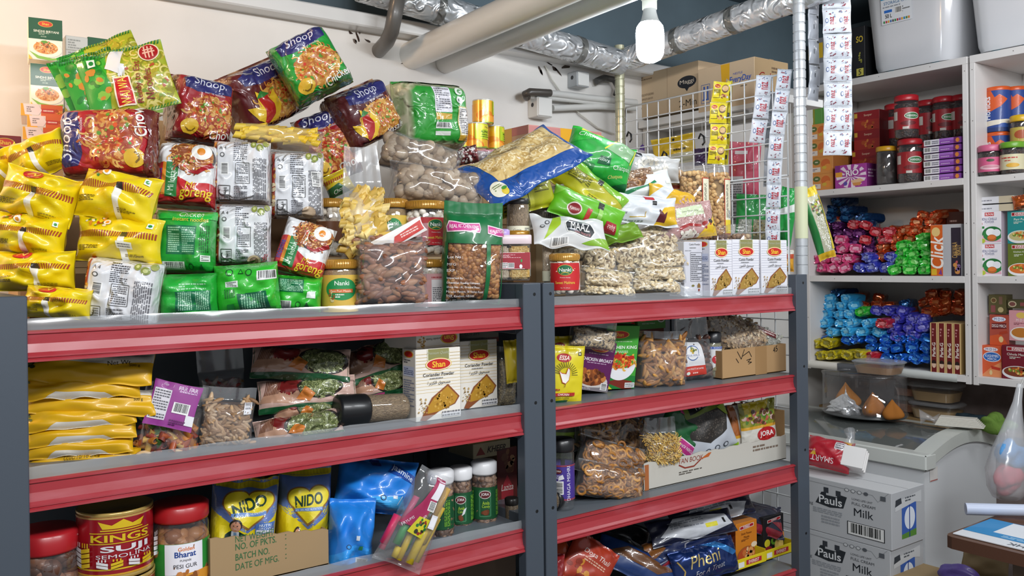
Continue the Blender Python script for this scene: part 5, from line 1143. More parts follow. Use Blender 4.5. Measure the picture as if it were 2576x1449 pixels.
mw_,w_,h_=place(436,1020,124,118,('Y',.055),-12,18,12);b=MB();packet_mesh(b,w_,h_,.003,'#8d2c86',[('T','FAR FAR',.72,.90,.09,'#d9c6dc',{'b':.02,'w':.4}),('X',.55,.80,.92,.85,1,'#c9a6cc'),('T','raja',.25,.92,.07,'#d9c6dc'),('R',.04,.14,.40,.82,'#d2cfd6'),('X',.06,.16,.38,.8,11,'#55555c'),('B',.50,.34,.86,.58),('R',.82,.12,1,.34,'#dcdce0'),('X',.5,.06,.84,.2,3,'#5a1a58')],n=12,seed=161,a=8)
o=b.build('header_card','paper',r);bpy.context.view_layer.update();o.matrix_world=mw_
clear_bag('dark_pasta_bag','half-empty clear bag standing in the dark behind the purple header','packet',556,935,118,130,('Y',.22),.05,'red_pieces','finger',.012,['#6a1f1c','#8a2a24','#7a5a34'],18,rot=6,yaw=18,fill=.34,seed=162,s1=.5,film='hazy_bag_film')
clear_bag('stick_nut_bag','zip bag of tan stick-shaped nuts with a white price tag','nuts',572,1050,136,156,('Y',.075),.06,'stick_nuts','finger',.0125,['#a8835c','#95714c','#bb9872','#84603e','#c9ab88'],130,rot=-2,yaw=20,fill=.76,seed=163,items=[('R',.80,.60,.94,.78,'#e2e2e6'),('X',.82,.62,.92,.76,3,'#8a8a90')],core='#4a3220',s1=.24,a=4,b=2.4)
# pouches with fennel window
def fennel(win=(.72,.55,.22,.36),pink=False):
    d=[('R',0,0,1,1,'#c9a79a'),('P',[(0,.3),(.14,.9),(.3,1),(.62,1),(.5,.5),(.3,.2)],'#b58a70'),('D',.33,.72,.15,.26,90,.035,['#6a1414','#8a1c18','#4f0e10']),('E',.33,.74,.14,.24,'#6f1616'),('S',.05,.5,.2,.95,9,.05,'#6a4030'),
         ('E',win[0],win[1],win[2]+.04,win[3]+.05,'#241a14'),('E',win[0],win[1],win[2],win[3],'#6a7048'),('N',win[0],win[1],win[2],win[3],240,.12,.014,['#8f9a62','#727c48','#a8b07c','#4f5a30']),('R',0,0,1,.16,'#0f4f2a'),('P',[(.36,.3),(.5,.2),(.56,.4),(.46,.6)],'#c9762c')]
    if pink:d+=[('P',[(.1,.04),(.5,.02),(.52,.14),(.1,.15)],'#b8327a')]
    return d
for i,(lab,cx,cy,w,h,Y,rot,dd)in enumerate((
        ('dark red printed fennel pouch, top left of the heap, green seal edge forward',758,916,250,84,.13,-3,fennel()),
        ('fennel pouch at the top right of the heap with a wide green seed window',952,908,190,92,.15,17,fennel((.72,.6,.26,.36))),
        ('fennel pouch second on the left with a thick green seal edge',775,992,250,84,.115,5,fennel((.62,.62,.2,.3))),
        ('fennel pouch under the top right one, seed window showing',955,968,140,70,.135,12,fennel((.66,.55,.3,.4),True)),
        ('fennel pouch third on the left, squeezed under the green sealed one',775,1034,175,50,.11,8,fennel((.66,.5,.3,.42))),
        ('lowest fennel pouch on the left, lying on the shelf',752,1078,225,72,.08,10,fennel((.66,.52,.3,.42))),
        ('green and pink pouch bulging beside the white coriander cartons',1010,1008,78,92,.12,-16,[('R',0,0,1,1,'#0f5a30'),('P',[(.2,.7),(.9,.62),(.9,.86),(.25,.9)],'#f0dce8'),('P',[(.22,.72),(.88,.65),(.88,.84),(.27,.88)],'#b8327a')]))):
    packet('fennel_pouch',lab,'pouch',cx,cy,w,h,('Y',Y),.045,'#0f4f2a',dd,rot,18,26,mat='wrap',seed=170+i,group='fennel pouches heaped on the middle shelf',a=2.3,b=1.8,s0=.03,s1=.04,pin=.02,lump=.3,wr=.008)
# spice jar lying on its side
p0=PY(845,1046,.065);p1=PY(1020,1036,.065);ax=Vector(p1-p0);Lj=ax.length;ax.normalize();up=Vector((0,0,1));up=(up-ax*up.dot(ax)).normalized();sd=up.cross(ax)
mwj=Matrix(((sd.x,up.x,-ax.x,p1[0]),(sd.y,up.y,-ax.y,p1[1]),(sd.z,up.z,-ax.z,p1[2]),(0,0,0,1)))
jar('seed_jar','clear jar of brown seeds with black lid lying on its side before the pouches','jar',0,0,0,0,None,mw=mwj,size=(.0265,Lj),lid=('#17181a',.40,1.07),inside=('grain',CUMIN),lidmat='plastic',ridges=0,fill=.97,wrap='#dfe6d8',a=(60,100),z=(.2,.46),items=[('X',.1,.1,.9,.9,4,'#5a7a5a')])
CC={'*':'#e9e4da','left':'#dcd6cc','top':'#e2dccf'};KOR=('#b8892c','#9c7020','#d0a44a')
KG2='white coriander powder cartons on the middle shelf'
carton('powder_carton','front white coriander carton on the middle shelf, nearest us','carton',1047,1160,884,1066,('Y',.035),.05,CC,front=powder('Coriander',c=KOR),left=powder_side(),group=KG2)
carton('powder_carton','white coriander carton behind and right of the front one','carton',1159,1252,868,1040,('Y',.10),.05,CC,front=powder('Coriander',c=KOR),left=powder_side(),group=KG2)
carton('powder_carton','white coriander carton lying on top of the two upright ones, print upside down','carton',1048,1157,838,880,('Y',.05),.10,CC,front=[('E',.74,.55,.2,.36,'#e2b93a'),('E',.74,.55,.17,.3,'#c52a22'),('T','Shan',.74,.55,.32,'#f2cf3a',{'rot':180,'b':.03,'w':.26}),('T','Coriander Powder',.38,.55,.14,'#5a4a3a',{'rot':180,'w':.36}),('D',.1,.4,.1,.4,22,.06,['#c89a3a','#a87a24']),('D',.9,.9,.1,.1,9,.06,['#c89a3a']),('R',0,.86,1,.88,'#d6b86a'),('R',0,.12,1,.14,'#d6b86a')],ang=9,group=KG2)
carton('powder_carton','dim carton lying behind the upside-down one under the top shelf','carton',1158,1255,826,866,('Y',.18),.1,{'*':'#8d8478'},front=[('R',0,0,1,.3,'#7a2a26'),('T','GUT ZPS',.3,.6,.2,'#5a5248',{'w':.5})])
clear_bag('seed_bag','narrow clear bag of brown coriander seeds beside the inner grey post','pulses',1272,950,52,160,('Y',.12),.05,'coriander_seeds','pea',.0038,['#7a6a44','#8f7d54','#6a5a38'],420,yaw=16,fill=.8,seed=180)
packet('snack_packet','yellow packet squeezed against the inner grey post on the middle shelf','packet',1296,908,52,110,('Y',.07),.03,'#cdb51c',[],8,16,mat='film',seed=181,**FL)
# ---- lower shelf, left bay
TINR='#9c1420'
def suji():
    d=[('R',.0,0,1,.035,'#d9a42c'),('R',.0,.965,1,1,'#c9a25a'),('R',.0,.10,1,.125,'#e6c21e'),('P',[(.44,.80),(.42,.93),(.48,.86),(.53,.95),(.57,.86),(.63,.92),(.61,.80)],'#e6c21e'),('R',.43,.765,.62,.785,'#e6c21e'),
         ('R',.38,.725,.66,.74,'#e6c21e'),('T','KINGS',.52,.64,.125,'#e6c21e',{'b':.05,'W':.27}),('R',.38,.545,.66,.56,'#e6c21e'),('T','SUJI',.54,.445,.135,'#ece8ea',{'b':.05,'W':.22}),('T','SEMOLINA',.54,.335,.065,'#ece8ea',{'b':.04,'W':.26}),
         ('L',[(.215,.03),(.215,.97)],.008,'#c9b27a'),('E',.12,.25,.03,.05,'#d9c8c8'),('E',.12,.25,.022,.037,TINR),('P',[(.20,.62),(.25,.76),(.31,.70),(.26,.55)],'#dcd8d4')]
    for x,c,hh in((.31,'#ece8ea',.5),(.36,'#e6c21e',.5),(.44,'#ece8ea',.26),(.50,'#e6c21e',.26),(.57,'#ece8ea',.3),(.63,'#e6c21e',.3),(.70,'#ece8ea',.5),(.76,'#e6c21e',.5)):
        sg=1 if c=='#ece8ea' else-1;n=4 if hh>.4 else 2;q_=.085 if hh>.4 else.055
        for k in range(n):
            y0=.13+k*q_;q=(x-.024,x+.024);t_=q_*.8;d.append(('P',[(q[0],y0+(.04 if sg>0 else 0)),(q[1],y0+(0 if sg>0 else.04)),(q[1],y0+(t_ if sg>0 else t_+.04)),(q[0],y0+(t_+.04 if sg>0 else t_))],c))
        for k in(-1,0,1):d.append(('R',x+.014*k-.003,.15+n*q_,x+.014*k+.003,.15+n*q_+(.08 if hh>.4 else.04),c))
    return d
def tin(lab,cx,yt,yb,w,pos,off=0):
    p=at(cx,yb,pos);m=depth(p)/F;R=w*m/2;h=(yb-yt)*m;r=empty('semolina_tin',lab,'tin',p,face_cam(p,off),'red semolina tins')
    b=MB();lathe_geo(b,[(0,.004),(R*.93,.004),(R*.96,0),(R*1.015,.0),(R*1.015,.004),(R,.006),(R,h-.006),(R*1.015,h-.004),(R*1.015,h),(R*.96,h),(R*.95,h-.007),(0,h-.007)],'#b89a54',48);b.build('tin_can','tin',r)
    b=MB();S=cyl_face(R+.0004,.006,h-.006,-170,170);U,V=np.meshgrid(np.arange(49)/48,np.array([0,1.]),indexing='ij');b.add(S(U.ravel(),V.ravel())[0],[(i*2,i*2+2,i*2+3,i*2+1)for i in range(48)],TINR)
    design(b,S,R*math.radians(340),h-.012,suji(),seed=3);b.build('printed_wrap','tin',r)
tin('upper of two stacked red semolina tins with yellow crown',291,1268,1430,176,('Y',.075),2)
tin('lower of two stacked red semolina tins, only its top showing',293,1432,py_of(293,.075,Z3+.0006),180,('Y',.075),2)
BRN=('pieces','shellnut',.013,['#6f4a38','#5c3a2b','#845a44','#4f3226'],120)
jar('jaggery_jar','clear jar of dark brown lumps with wide red lid beside the left post','jar',118,1330,py_of(118,.09,Z3+.0006),152,('Y',.09),lid=('#a81c24',.22,1.03),inside=BRN,fill=.9)
jar('jaggery_jar','red-lidded jar with green and orange label, between the tins and the brown box','jar',455,1262,py_of(455,.085,Z3+.0006),138,('Y',.085),lid=('#a81c20',.18,1.0),inside=('pieces','shellnut',.013,['#8a5a34','#7a4a28','#9c6a40'],120),fill=.78,wrap='#2a8a34',a=(-92,92),z=(.0,.72),
    items=[('R',.30,.42,.72,1,'#eceaf0'),('T','Golden',.53,.90,.075,'#d9762a',{'b':.04,'w':.24}),('T','Bharat',.52,.80,.11,'#1d3f8a',{'b':.05,'w':.34}),('T','PUNJABI',.52,.68,.05,'#2c2c34',{'w':.26}),('T','PESI GUR',.52,.58,.075,'#2c2c34',{'w':.40}),('P',[(0,0),(1,0),(1,.38),(.75,.46),(.25,.4),(0,.3)],'#d9922a'),('D',.52,.38,.18,.1,16,.06,['#b06a2c','#c98444','#8a4f20'])],off=6)
# brown box with milk powder bags
p=PY(531,1600,.045);q=PY(829,1600,.045);p[2]=Z3+.0006;wv=q[0]-p[0];hL=PY(531,1355,.045)[2]-p[2];hR=PY(829,1330,.045)[2]-p[2]
r=empty('open_carton','open brown carton with green print holding the yellow milk powder bags','carton',p)
b=MB();n=20;v=[]
for i in range(n+1):
    t=i/n;hh=hL+(hR-hL)*t+.0016*math.sin(i*2.1);v+=[(wv*t,0,0),(wv*t,0,hh),(wv*t,.003,hh),(wv*t,.003,0)]
b.add(v,[(i*4+j,(i+1)*4+j,(i+1)*4+j+1,i*4+j+1)for i in range(n)for j in range(3)],'#a58a66')
design(b,flat_face((0,0,0),(1,0,0),(0,0,1),wv,hL),wv,hL,[('T',t_,.20,1-(y_-1355)/(py_of(531,.045,Z3)-1355),17/(py_of(531,.045,Z3)-1355),'#3c6a44',{'al':0,'b':.015,'W':w_})for t_,y_,w_ in(('NET WEIGHT',1369,.32),('NO. OF PKTS.',1389,.34),('BATCH NO.',1415,.28),('DATE OF MFG.',1440,.36))]+[('E',.62,1-(y_-1355)/(py_of(531,.045,Z3)-1355),.005,.010,'#3c6a44')for y_ in(1383,1393,1409,1419,1434,1444)],flat=True)
b.build('front_panel','kraft',r,smooth=False)
for nm,(x0,x1,y0,y1,hh)in dict(side_panel=(0,.003,.003,.16,hL*.98),side_panel_=(wv-.003,wv,.003,.16,hR*.98),rear_panel=(0,wv,.16,.163,hL),base_panel=(0,wv,0,.16,.003)).items():
    b=MB();box_geo(b,x0,x1,y0,y1,0,hh,'#98805e',.0005);b.build(nm.rstrip('_'),'kraft',r,smooth=False)
def nido(c,rot,bx,bv):
    hx=.54
    d=[('R',0,0,1,1,'#e0cb1c'),('P',[(0,c-.05),(.12,c-.09),(hx,c-.24),(.92,c-.12),(1,c-.06),(1,1),(0,1)],'#5f78b4'),('P',[(.1,.98),(.9,.98),(.9,1),(.1,1)],'#c9b41c')]
    for q,cl in((1.12,'#8a6230'),(1.0,'#e4d024')):d+=[('E',hx-.17,c+.03,.20*q,.085*q,cl),('E',hx+.17,c+.03,.20*q,.085*q,cl),('P',[(hx-.36*q,c+.02),(hx+.36*q,c+.02),(hx+.2*q,c-.10*q),(hx,c-.19*q),(hx-.2*q,c-.10*q)],cl)]
    d+=[('T','NIDO',hx,c+.01,.10,'#173a2a',{'b':.06,'W':.52,'rot':rot}),('R',hx-.26,c-.085,hx+.26,c-.055,'#5f86c4'),('T','SCHOOL AGE NUTRITION',hx,c-.07,.018,'#e6eef6',{'w':.48,'b':.01,'rot':rot*.5})]
    return d+[('P',[(bx-.2,bv-.16),(bx-.15,bv-.06),(bx-.06,bv-.02),(bx+.06,bv-.02),(bx+.15,bv-.06),(bx+.2,bv-.16)],'#16302a'),('P',[(bx-.05,bv-.02),(bx+.05,bv-.02),(bx+.07,bv-.16),(bx-.07,bv-.16)],'#dfe4ea'),('P',[(bx-.02,bv-.03),(bx+.02,bv-.03),(bx+.03,bv-.16),(bx-.01,bv-.16)],'#7fa6cc'),
        ('P',ell(bx,bv+.035,.085,.05,14),'#241813'),('E',bx,bv+.022,.066,.045,'#c98f72'),('E',bx-.024,bv+.03,.008,.005,'#2a1c16'),('E',bx+.024,bv+.03,.008,.005,'#2a1c16'),('R',bx-.02,bv+.003,bx+.02,bv+.008,'#e6dcd6'),
        ('P',[(.66,bv+.04),(.93,bv+.04),(.93,bv-.16),(.66,bv-.16)],'#4a72b8'),('R',.68,bv-.14,.91,bv-.02,'#e4e8ee'),('T','NUTRI',.795,bv+.02,.022,'#e6eef6',{'w':.18,'b':.02}),('T','GROW',.795,bv-.006,.020,'#e6eef6',{'w':.18,'b':.02}),('X',.7,bv-.13,.89,bv-.03,3,'#7a8aa6')]
NG='yellow milk powder bags standing in the brown carton'
NK=dict(crum=.06,a=4,b=2.2,s0=.03,s1=.04,pin=.03,lump=.2,wr=.01)
packet('milk_powder_bag','yellow milk powder bag with slumped top, left one in the brown carton','milk powder',610,1338,168,278,('Y',.115),.10,'#e0cb1c',nido(.80,18,.36,.61),2,16,mat='film',seed=190,group=NG,**NK)
packet('milk_powder_bag','yellow milk powder bag standing upright, right one in the brown carton','milk powder',760,1312,134,290,('Y',.125),.10,'#e0cb1c',nido(.74,4,.34,.43),3,16,mat='film',seed=191,group=NG,**NK)
packet('milk_powder_bag','yellow milk powder bag in the shade behind the upright one','milk powder',700,1290,90,230,('Y',.24),.07,'#a8921a',[],4,16,mat='film',seed=192,group=NG,**NK)  # shade behind the upright bag is put into this darker yellow
BL='#2080dc'
def blue(v):return[('P',[(0,0),(1,0),(1,.4),(.5,.5),(0,.3)],'#2f9cf0'),('R',.56,.14,.82,.30,'#dfe6f2'),('B',.58,.15,.8,.29),('E',.36,.46,.05,.03,'#16406a'),('E',.36,.46,.035,.02,'#2f9cf0'),('R',.58,.42,.66,.48,'#2f8a5a'),('R',.5,.56,.56,.62,'#d6e2f0'),('R',0,.06,.16,.12,'#4a5aa8')]if v else[('R',.38,.86,.5,.98,'#1c2f8a'),('P',[(.58,.78),(.95,.58),(.98,.72),(.66,.94)],'#16469c'),('T','jasmine',.78,.76,.14,'#dce8f6',{'rot':-28,'b':.02,'w':.4}),('P',[(.3,.1),(.9,.1),(.8,.35),(.4,.3)],'#45b2f4'),('E',.55,.3,.04,.05,'#10365c'),('E',.55,.3,.026,.033,'#45b2f4'),('R',.68,.3,.74,.36,'#dce6f2'),('P',[(.74,.2),(.8,.36),(.81,.36),(.75,.2)],'#dce6f2')]  # lighter blue patches put the film's highlights into the colour
packet('powder_bag','upper bright blue crumpled bag lying on the other blue bag','bag',945,1222,198,140,('Y',.10),.10,BL,blue(0),-6,16,12,mat='film',seed=200,a=2.6,b=2.0,pin=.03,lump=.3,wr=.012,crum=.34)
packet('powder_bag','lower bright blue crumpled bag standing on the shelf beside the brown carton','bag',881,1350,116,196,('Y',.06),.09,BL,blue(1),2,14,mat='film',seed=201,a=3,b=2.0,pin=.06,lump=.3,wr=.012,crum=.3)
# coloured fryum sticks in a tilted clear bag
mw_,w_,h_=place(1050,1304,128,262,('Y',-.03),-22,8,0);r=empty('fryum_bag','tilted clear bag of pink, green and yellow snack tubes reaching over the red channel','snack',mw=mw_)
b=MB();rs=np.random.RandomState(4)
for i,(x,z0,z1,c,rr)in enumerate(((-.046,-.086,-.01,'#c92a5c',.0075),(-.030,-.03,.05,'#b84a72',.006),(-.022,-.075,-.01,'#1f8a3c',.0075),(.004,-.085,.01,'#1f8a3c',.0078),(.0,-.11,-.03,'#cfae1c',.006),(.024,-.108,.0,'#d2b41c',.0078),(.042,-.1,.02,'#c9a82a',.0075),(.012,-.02,.09,'#c9a04a',.006),(.03,.0,.1,'#b8924a',.006),(-.045,-.1,-.06,'#b84060',.006),(-.012,-.108,-.08,'#d2b41c',.006),(.036,-.05,.05,'#b89a30',.006))):
    x*=.82;z0*=h_*3.9;z1*=h_*3.9
    vv=[];n=12
    for(z,q)in((z0,1),(z1,1),(z1,.7),(z0,.7)):
        for k in range(n):t=2*math.pi*k/n;vv.append((x+rr*q*math.cos(t)+.004*math.sin(z*30),-.004*(i%3)+rr*q*math.sin(t),z))
    b.add(vv,[(a*n+k,a*n+(k+1)%n,((a+1)%4)*n+(k+1)%n,((a+1)%4)*n+k)for a in range(4)for k in range(n)],c)
b.build('snack_tubes','nut',r)
kw=dict(s0=.03,s1=.06,a=3,b=2,taper=.30,wr=.008);b=MB();packet_mesh(b,w_,h_,.042,'#fff',n=28,seed=202,**kw);b.build('plastic_film','bag_film',r)
b=MB();design(b,surf_normals(pk_fn(w_,h_,.046,seed=202,**kw)),w_,h_,[('P',[(.05,.42),(.45,.42),(.78,.95),(.55,.96)],'#9c2450'),('P',[(.48,.74),(.66,.74),(.76,.93),(.60,.93)],'#d9d6dc'),('B',.5,.62,.66,.72,'y'),('P',[(.28,.36),(.62,.34),(.66,.54),(.38,.54)],'#c9c024'),('D',.48,.45,.14,.08,16,.02,['#1f6a2c','#8a2a1c','#2a2a1c']),('T','JOI',.5,.55,.03,'#f0e6ec',{'rot':50,'b':.03}),('T','FRYUMS',.2,.46,.03,'#e6d6de',{'rot':50,'b':.03,'w':.26}),('R',.66,.46,.82,.60,'#e2e2e8'),('R',.68,.48,.8,.58,'#f0f0f4')],seed=2);b.build('printed_label','paper',r)
CANDY=('pieces','shellnut',.0068,['#8a6a50','#705340','#a08068','#5c4232'],330)
def candy(sticker):return[('R',.0,.0,1,1,'#14502c'),('L',[(.36,.1),(.36,.9),(.64,.9),(.64,.1),(.36,.1)],.02,'#3f7a54'),('E',.5,.78,.15,.13,'#e0d4d0'),('E',.5,.78,.135,.11,'#5c1c20'),('T','JORA',.5,.78,.11,'#ece6e4',{'b':.03,'w':.2}),('T','Amla',.52,.52,.11,'#a8cc3a',{'b':.02,'w':.18}),('T','Candy',.52,.40,.11,'#a8cc3a',{'b':.02,'w':.2}),('D',.5,.22,.07,.08,8,.05,['#8a4a24','#6a3418']),('E',.5,.22,.06,.08,'#7a4020'),('V',.80,.1,.96,.9,4,'#7ab83a'),('V',.04,.1,.2,.9,4,'#7ab83a')]+([('R',.2,.42,.34,.86,'#b9c2bc'),('X',.21,.44,.33,.84,9,'#5a625e'),('P',[(.44,.36),(.6,.44),(.58,.54),(.42,.46)],'#e2e4e6')]if sticker==1 else[('P',[(.52,.28),(.6,.34),(.66,.54),(.58,.48)],'#e2e4e6')]if sticker==2 else[])
for i,(lab,cx,yt,yb,w,Y,off,st)in enumerate((('white-lidded jar of brown candy with green label, front one half behind the film bag',1110,1180,1372,66,.075,-38,1),('white-lidded jar of brown candy with green label, middle of the three',1160,1172,1358,58,.11,0,2),('white-lidded jar of brown candy with green label, rightmost of the three',1219,1157,1345,64,.10,4,0))):
    jar('candy_jar',lab,'jar',cx,yt,yb,w,('Y',Y),lid=('#e4e4e6',.16,1.03),inside=CANDY,wrap='#14502c',a=(-160,160),z=(.30,.80),items=[],off=off,seed=i+1,group='white-lidded candy jars')
    j=[o for o in C.objects if o.name.startswith('label_sleeve')][-1]
    b=MB();p_=at(cx,yb,('Y',Y));m_=depth(p_)/F;R_=w*m_/2;hb_=(yb-yt)*m_*.84
    design(b,cyl_face(R_+.0009,hb_*.30,hb_*.80,-85,85),R_*math.radians(170),hb_*.5,candy(st),seed=i)
    b.build('printed_label','paper',[o for o in C.objects if o.get('label')==lab][0])
def kheer():return[('R',0,0,1,1,'#6a2a26'),('P',[(0,.3),(0,.0),(1,.0),(1,.3)],'#8f7a62'),('P',[(.2,.48),(.5,.66),(.8,.48),(.8,.36),(.2,.36)],'#a8323a'),('T','Laziza',.5,.5,.08,'#e6dcd4',{'sh':.2,'w':.6}),('T','KHEER',.5,.31,.09,'#ece6e0',{'b':.04,'w':.9,'sh':.2}),('D',.5,.82,.4,.14,14,.05,['#9c6a4a','#7a4a34','#b88a64']),('D',.5,.14,.4,.12,14,.05,['#c9b89a','#9c8a70'])]
carton('dessert_carton','brown dessert mix carton standing behind the right candy jar','carton',1252,1302,1130,1330,('Y',.20),.05,{'*':'#8a6a52'},front=kheer())
carton('dessert_carton','cream dessert mix carton lying on top of the brown one','carton',1190,1284,1118,1156,('Y',.20),.10,{'*':'#b8aa88'},front=[('P',[(.08,.2),(.2,.75),(.32,.2)],'#8a3a34'),('T','KHEER',.62,.5,.42,'#3a2c28',{'b':.03,'sh':.3,'w':.5})])
carton('dessert_carton','brown carton lying topmost under the middle shelf edge','carton',1176,1278,1100,1120,('Y',.19),.10,{'*':'#9a7438'},front=[('X',.4,.3,.8,.7,1,'#4a3418')])
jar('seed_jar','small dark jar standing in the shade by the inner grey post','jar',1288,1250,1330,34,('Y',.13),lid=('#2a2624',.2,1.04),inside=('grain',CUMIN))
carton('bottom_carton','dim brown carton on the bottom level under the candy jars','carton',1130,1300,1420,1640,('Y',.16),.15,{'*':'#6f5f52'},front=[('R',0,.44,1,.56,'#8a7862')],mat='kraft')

# ================================================================ middle shelf, right bay
def essa(low=True):return[('R',0,0,1,1,'#d9c914'),('P',[(0,.88),(1,.84),(1,1),(0,1)],'#c7b512'),('E',.36,.8,.22,.075,'#a8181c'),('T','ESSA',.36,.8,.075,'#f0e6d8',{'b':.03,'w':.3,'sh':.3}),('R',.78,.84,.88,.9,'#3a3a1c'),('E',.83,.87,.025,.015,'#e8e4c4'),
    ]+[('L',[(.42+.18*math.cos(t),.52+.12*math.sin(t)),(.42+.36*math.cos(t),.52+.22*math.sin(t))],.005,'#4a420c')for t in np.arange(0,3.2,.2)]+[('P',[(.28,.46),(.22,.58),(.3,.55),(.42,.54),(.46,.64),(.52,.62),(.54,.52),(.52,.42),(.42,.36),(.32,.38)],'#b82a1c'),('P',[(.29,.465),(.24,.565),(.3,.535),(.43,.53),(.47,.63),(.51,.61),(.53,.52),(.51,.43),(.42,.37),(.33,.39)],'#efece2'),('L',[(.42,.37),(.4,.31)],.006,'#8a5a1c'),('X',.05,.24,.6,.29,1,'#a8381c'),('P',[(0,.15),(.72,.17),(.72,.225),(0,.2)],'#b3201c'),('T','CHICKEN',.4,.187,.035,'#f2ece4',{'b':.03,'w':.44,'sh':.2}),('T','FLAVORED POWDER',.32,.13,.024,'#4a3c0c',{'b':.02,'w':.56,'sh':.2}),('P',[(0,.08),(.56,.1),(.5,.06),(0,.04)],'#14502a')]
packet('soup_pouch','yellow pouch with a white hen drawing at the left end of the right bay','pouch',1424,944,84,152,('Y',.045),.02,'#d9c914',essa(),-2,16,mat='film',seed=210,a=3,b=2,s0=.05,s1=.05,pin=.01,lump=.15,wr=.004)
packet('soup_pouch','second yellow pouch peeking over the hen pouch from behind','pouch',1412,905,60,122,('Y',.085),.02,'#d9c914',essa(),2,14,mat='film',seed=211,a=3,b=2,pin=.01,lump=.15,wr=.004)
def stand_board(name,lab,cx,cy,w,h,Y,rot,d,cols,front,yaw=8,pitch=-6):
    mw,ww,hh=place(cx,cy,w,h,('Y',Y),rot,yaw,pitch);b=MB();box_geo(b,-ww/2,ww/2,0,d,-hh/2,hh/2,cols)
    design(b,flat_face((-ww/2,0,-hh/2),(1,0,0),(0,0,1),ww,hh),ww,hh,front,flat=True,seed=3);o=b.build(name,'card',smooth=False,mw=mw);tag(o,lab,'carton');return o
def shan(cx=.5,cy=.88,rx=.26,ry=.075):return[('E',cx,cy,rx,ry,'#e2b93a'),('E',cx,cy,rx*.9,ry*.88,'#c52a22'),('T','Shan',cx,cy,ry*1.05,'#f2cf3a',{'b':.03,'w':rx*1.5})]
stand_board('spice_carton','purple fried chicken mix carton leaning between the hen pouch and the green carton',1500,928,82,128,.075,-8,.03,{'*':'#5c1c54'},[('P',[(0,.0),(1,.0),(1,.34),(0,.34)],'#5c1c54')]+shan(.5,.86,.3,.085)+[('X',.2,.72,.8,.76,1,'#a888a6'),('T','CHICKEN BROAST',.5,.62,.065,'#ece4ec',{'b':.03,'w':.94,'sh':.2}),('X',.2,.54,.8,.57,1,'#b89ab6'),('E',.45,.2,.48,.14,'#c9c2bc'),('E',.42,.26,.42,.16,'#8a4a20'),('D',.42,.28,.38,.14,40,.05,['#a85c28','#7a3c18','#c07a3c','#5c2c12']),('P',[(0,0),(1,0),(1,.1),(.3,.06),(0,.08)],'#7a7478'),('B',.74,.04,.94,.18,'y'),('T','Net Wt 125 g',.3,.04,.035,'#dcd6da',{'w':.4})])
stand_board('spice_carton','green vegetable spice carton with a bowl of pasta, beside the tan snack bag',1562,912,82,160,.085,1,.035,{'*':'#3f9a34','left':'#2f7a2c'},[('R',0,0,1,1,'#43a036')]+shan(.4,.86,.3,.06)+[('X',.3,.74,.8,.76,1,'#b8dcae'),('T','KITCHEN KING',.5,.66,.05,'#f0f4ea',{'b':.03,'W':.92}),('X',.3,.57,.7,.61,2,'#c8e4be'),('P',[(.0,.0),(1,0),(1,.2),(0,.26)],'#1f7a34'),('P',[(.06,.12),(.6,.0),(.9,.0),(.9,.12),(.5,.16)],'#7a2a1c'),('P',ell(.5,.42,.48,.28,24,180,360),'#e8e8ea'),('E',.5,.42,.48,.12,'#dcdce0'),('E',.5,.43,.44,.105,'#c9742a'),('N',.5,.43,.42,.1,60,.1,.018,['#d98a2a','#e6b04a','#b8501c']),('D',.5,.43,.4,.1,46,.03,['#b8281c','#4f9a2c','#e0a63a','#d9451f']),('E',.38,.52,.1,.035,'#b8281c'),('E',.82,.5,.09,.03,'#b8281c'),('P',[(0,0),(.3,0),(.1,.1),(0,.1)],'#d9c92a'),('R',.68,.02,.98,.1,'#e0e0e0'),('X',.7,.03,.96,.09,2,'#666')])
clear_bag('bean_bag','clear bag of black-eyed beans lying on the purple and green cartons','pulses',1492,842,118,76,('Y',.055),.04,'black_eyed_beans','pea',.0042,['#a8916a','#bda67e','#8f7852','#c9b592','#3a3026'],420,rot=-8,yaw=12,fill=.72,seed=212,s1=.26,a=4,b=2.4,core='#5c4a30')
GB=lambda r:[('R',0,0,1,1,'#4a8f36')]+([('E',.2,.7,.13,.16,'#e2b93a'),('E',.2,.7,.11,.13,'#c52a22'),('T','Shan',.2,.7,.12,'#f2cf3a',{'w':.16}),('T','VEGETABLE MASALA',.38,.4,.1,'#dcecd2',{'w':.5}),('E',.84,.68,.14,.26,'#e2e0da'),('E',.84,.7,.11,.2,'#7a4a2c')]if r else[('E',.86,.3,.1,.16,'#e2b93a'),('E',.86,.3,.08,.13,'#c52a22'),('T','TIKKA',.7,.7,.12,'#dcecd2',{'w':.3,'rot':180}),('E',.1,.4,.12,.26,'#b8a890')])
carton('spice_carton','flat green spice carton at the back left, stacked under the top shelf','carton',1535,1600,797,828,('Y',.17),.09,{'*':'#4a8f36'},front=GB(0),mat='card')
carton('spice_carton','flat green vegetable spice carton at the back, right of the other green one','carton',1604,1674,794,830,('Y',.16),.09,{'*':'#4a8f36'},front=GB(1))
carton('spice_carton','dark red spice carton standing in the shade behind the tan snack bag','carton',1590,1672,830,958,('Y',.19),.06,{'*':'#7a3420'},front=shan(.3,.9,.2,.06))
plain_low=lambda lab,x0,x1,yt,Y,d,z:None
FIN=['#b8803c','#a56d2e','#c9944e','#8f5a24','#d0a060']
clear_bag('snack_bag','large clear bag of tan finger snacks in the middle of the right bay','snack',1660,906,128,150,('Y',.085),.085,'finger_snacks','finger',.0185,FIN,95,rot=0,yaw=14,fill=.86,seed=213,core='#5c3a18',s1=.16,a=3,b=2.2,wr=.01)
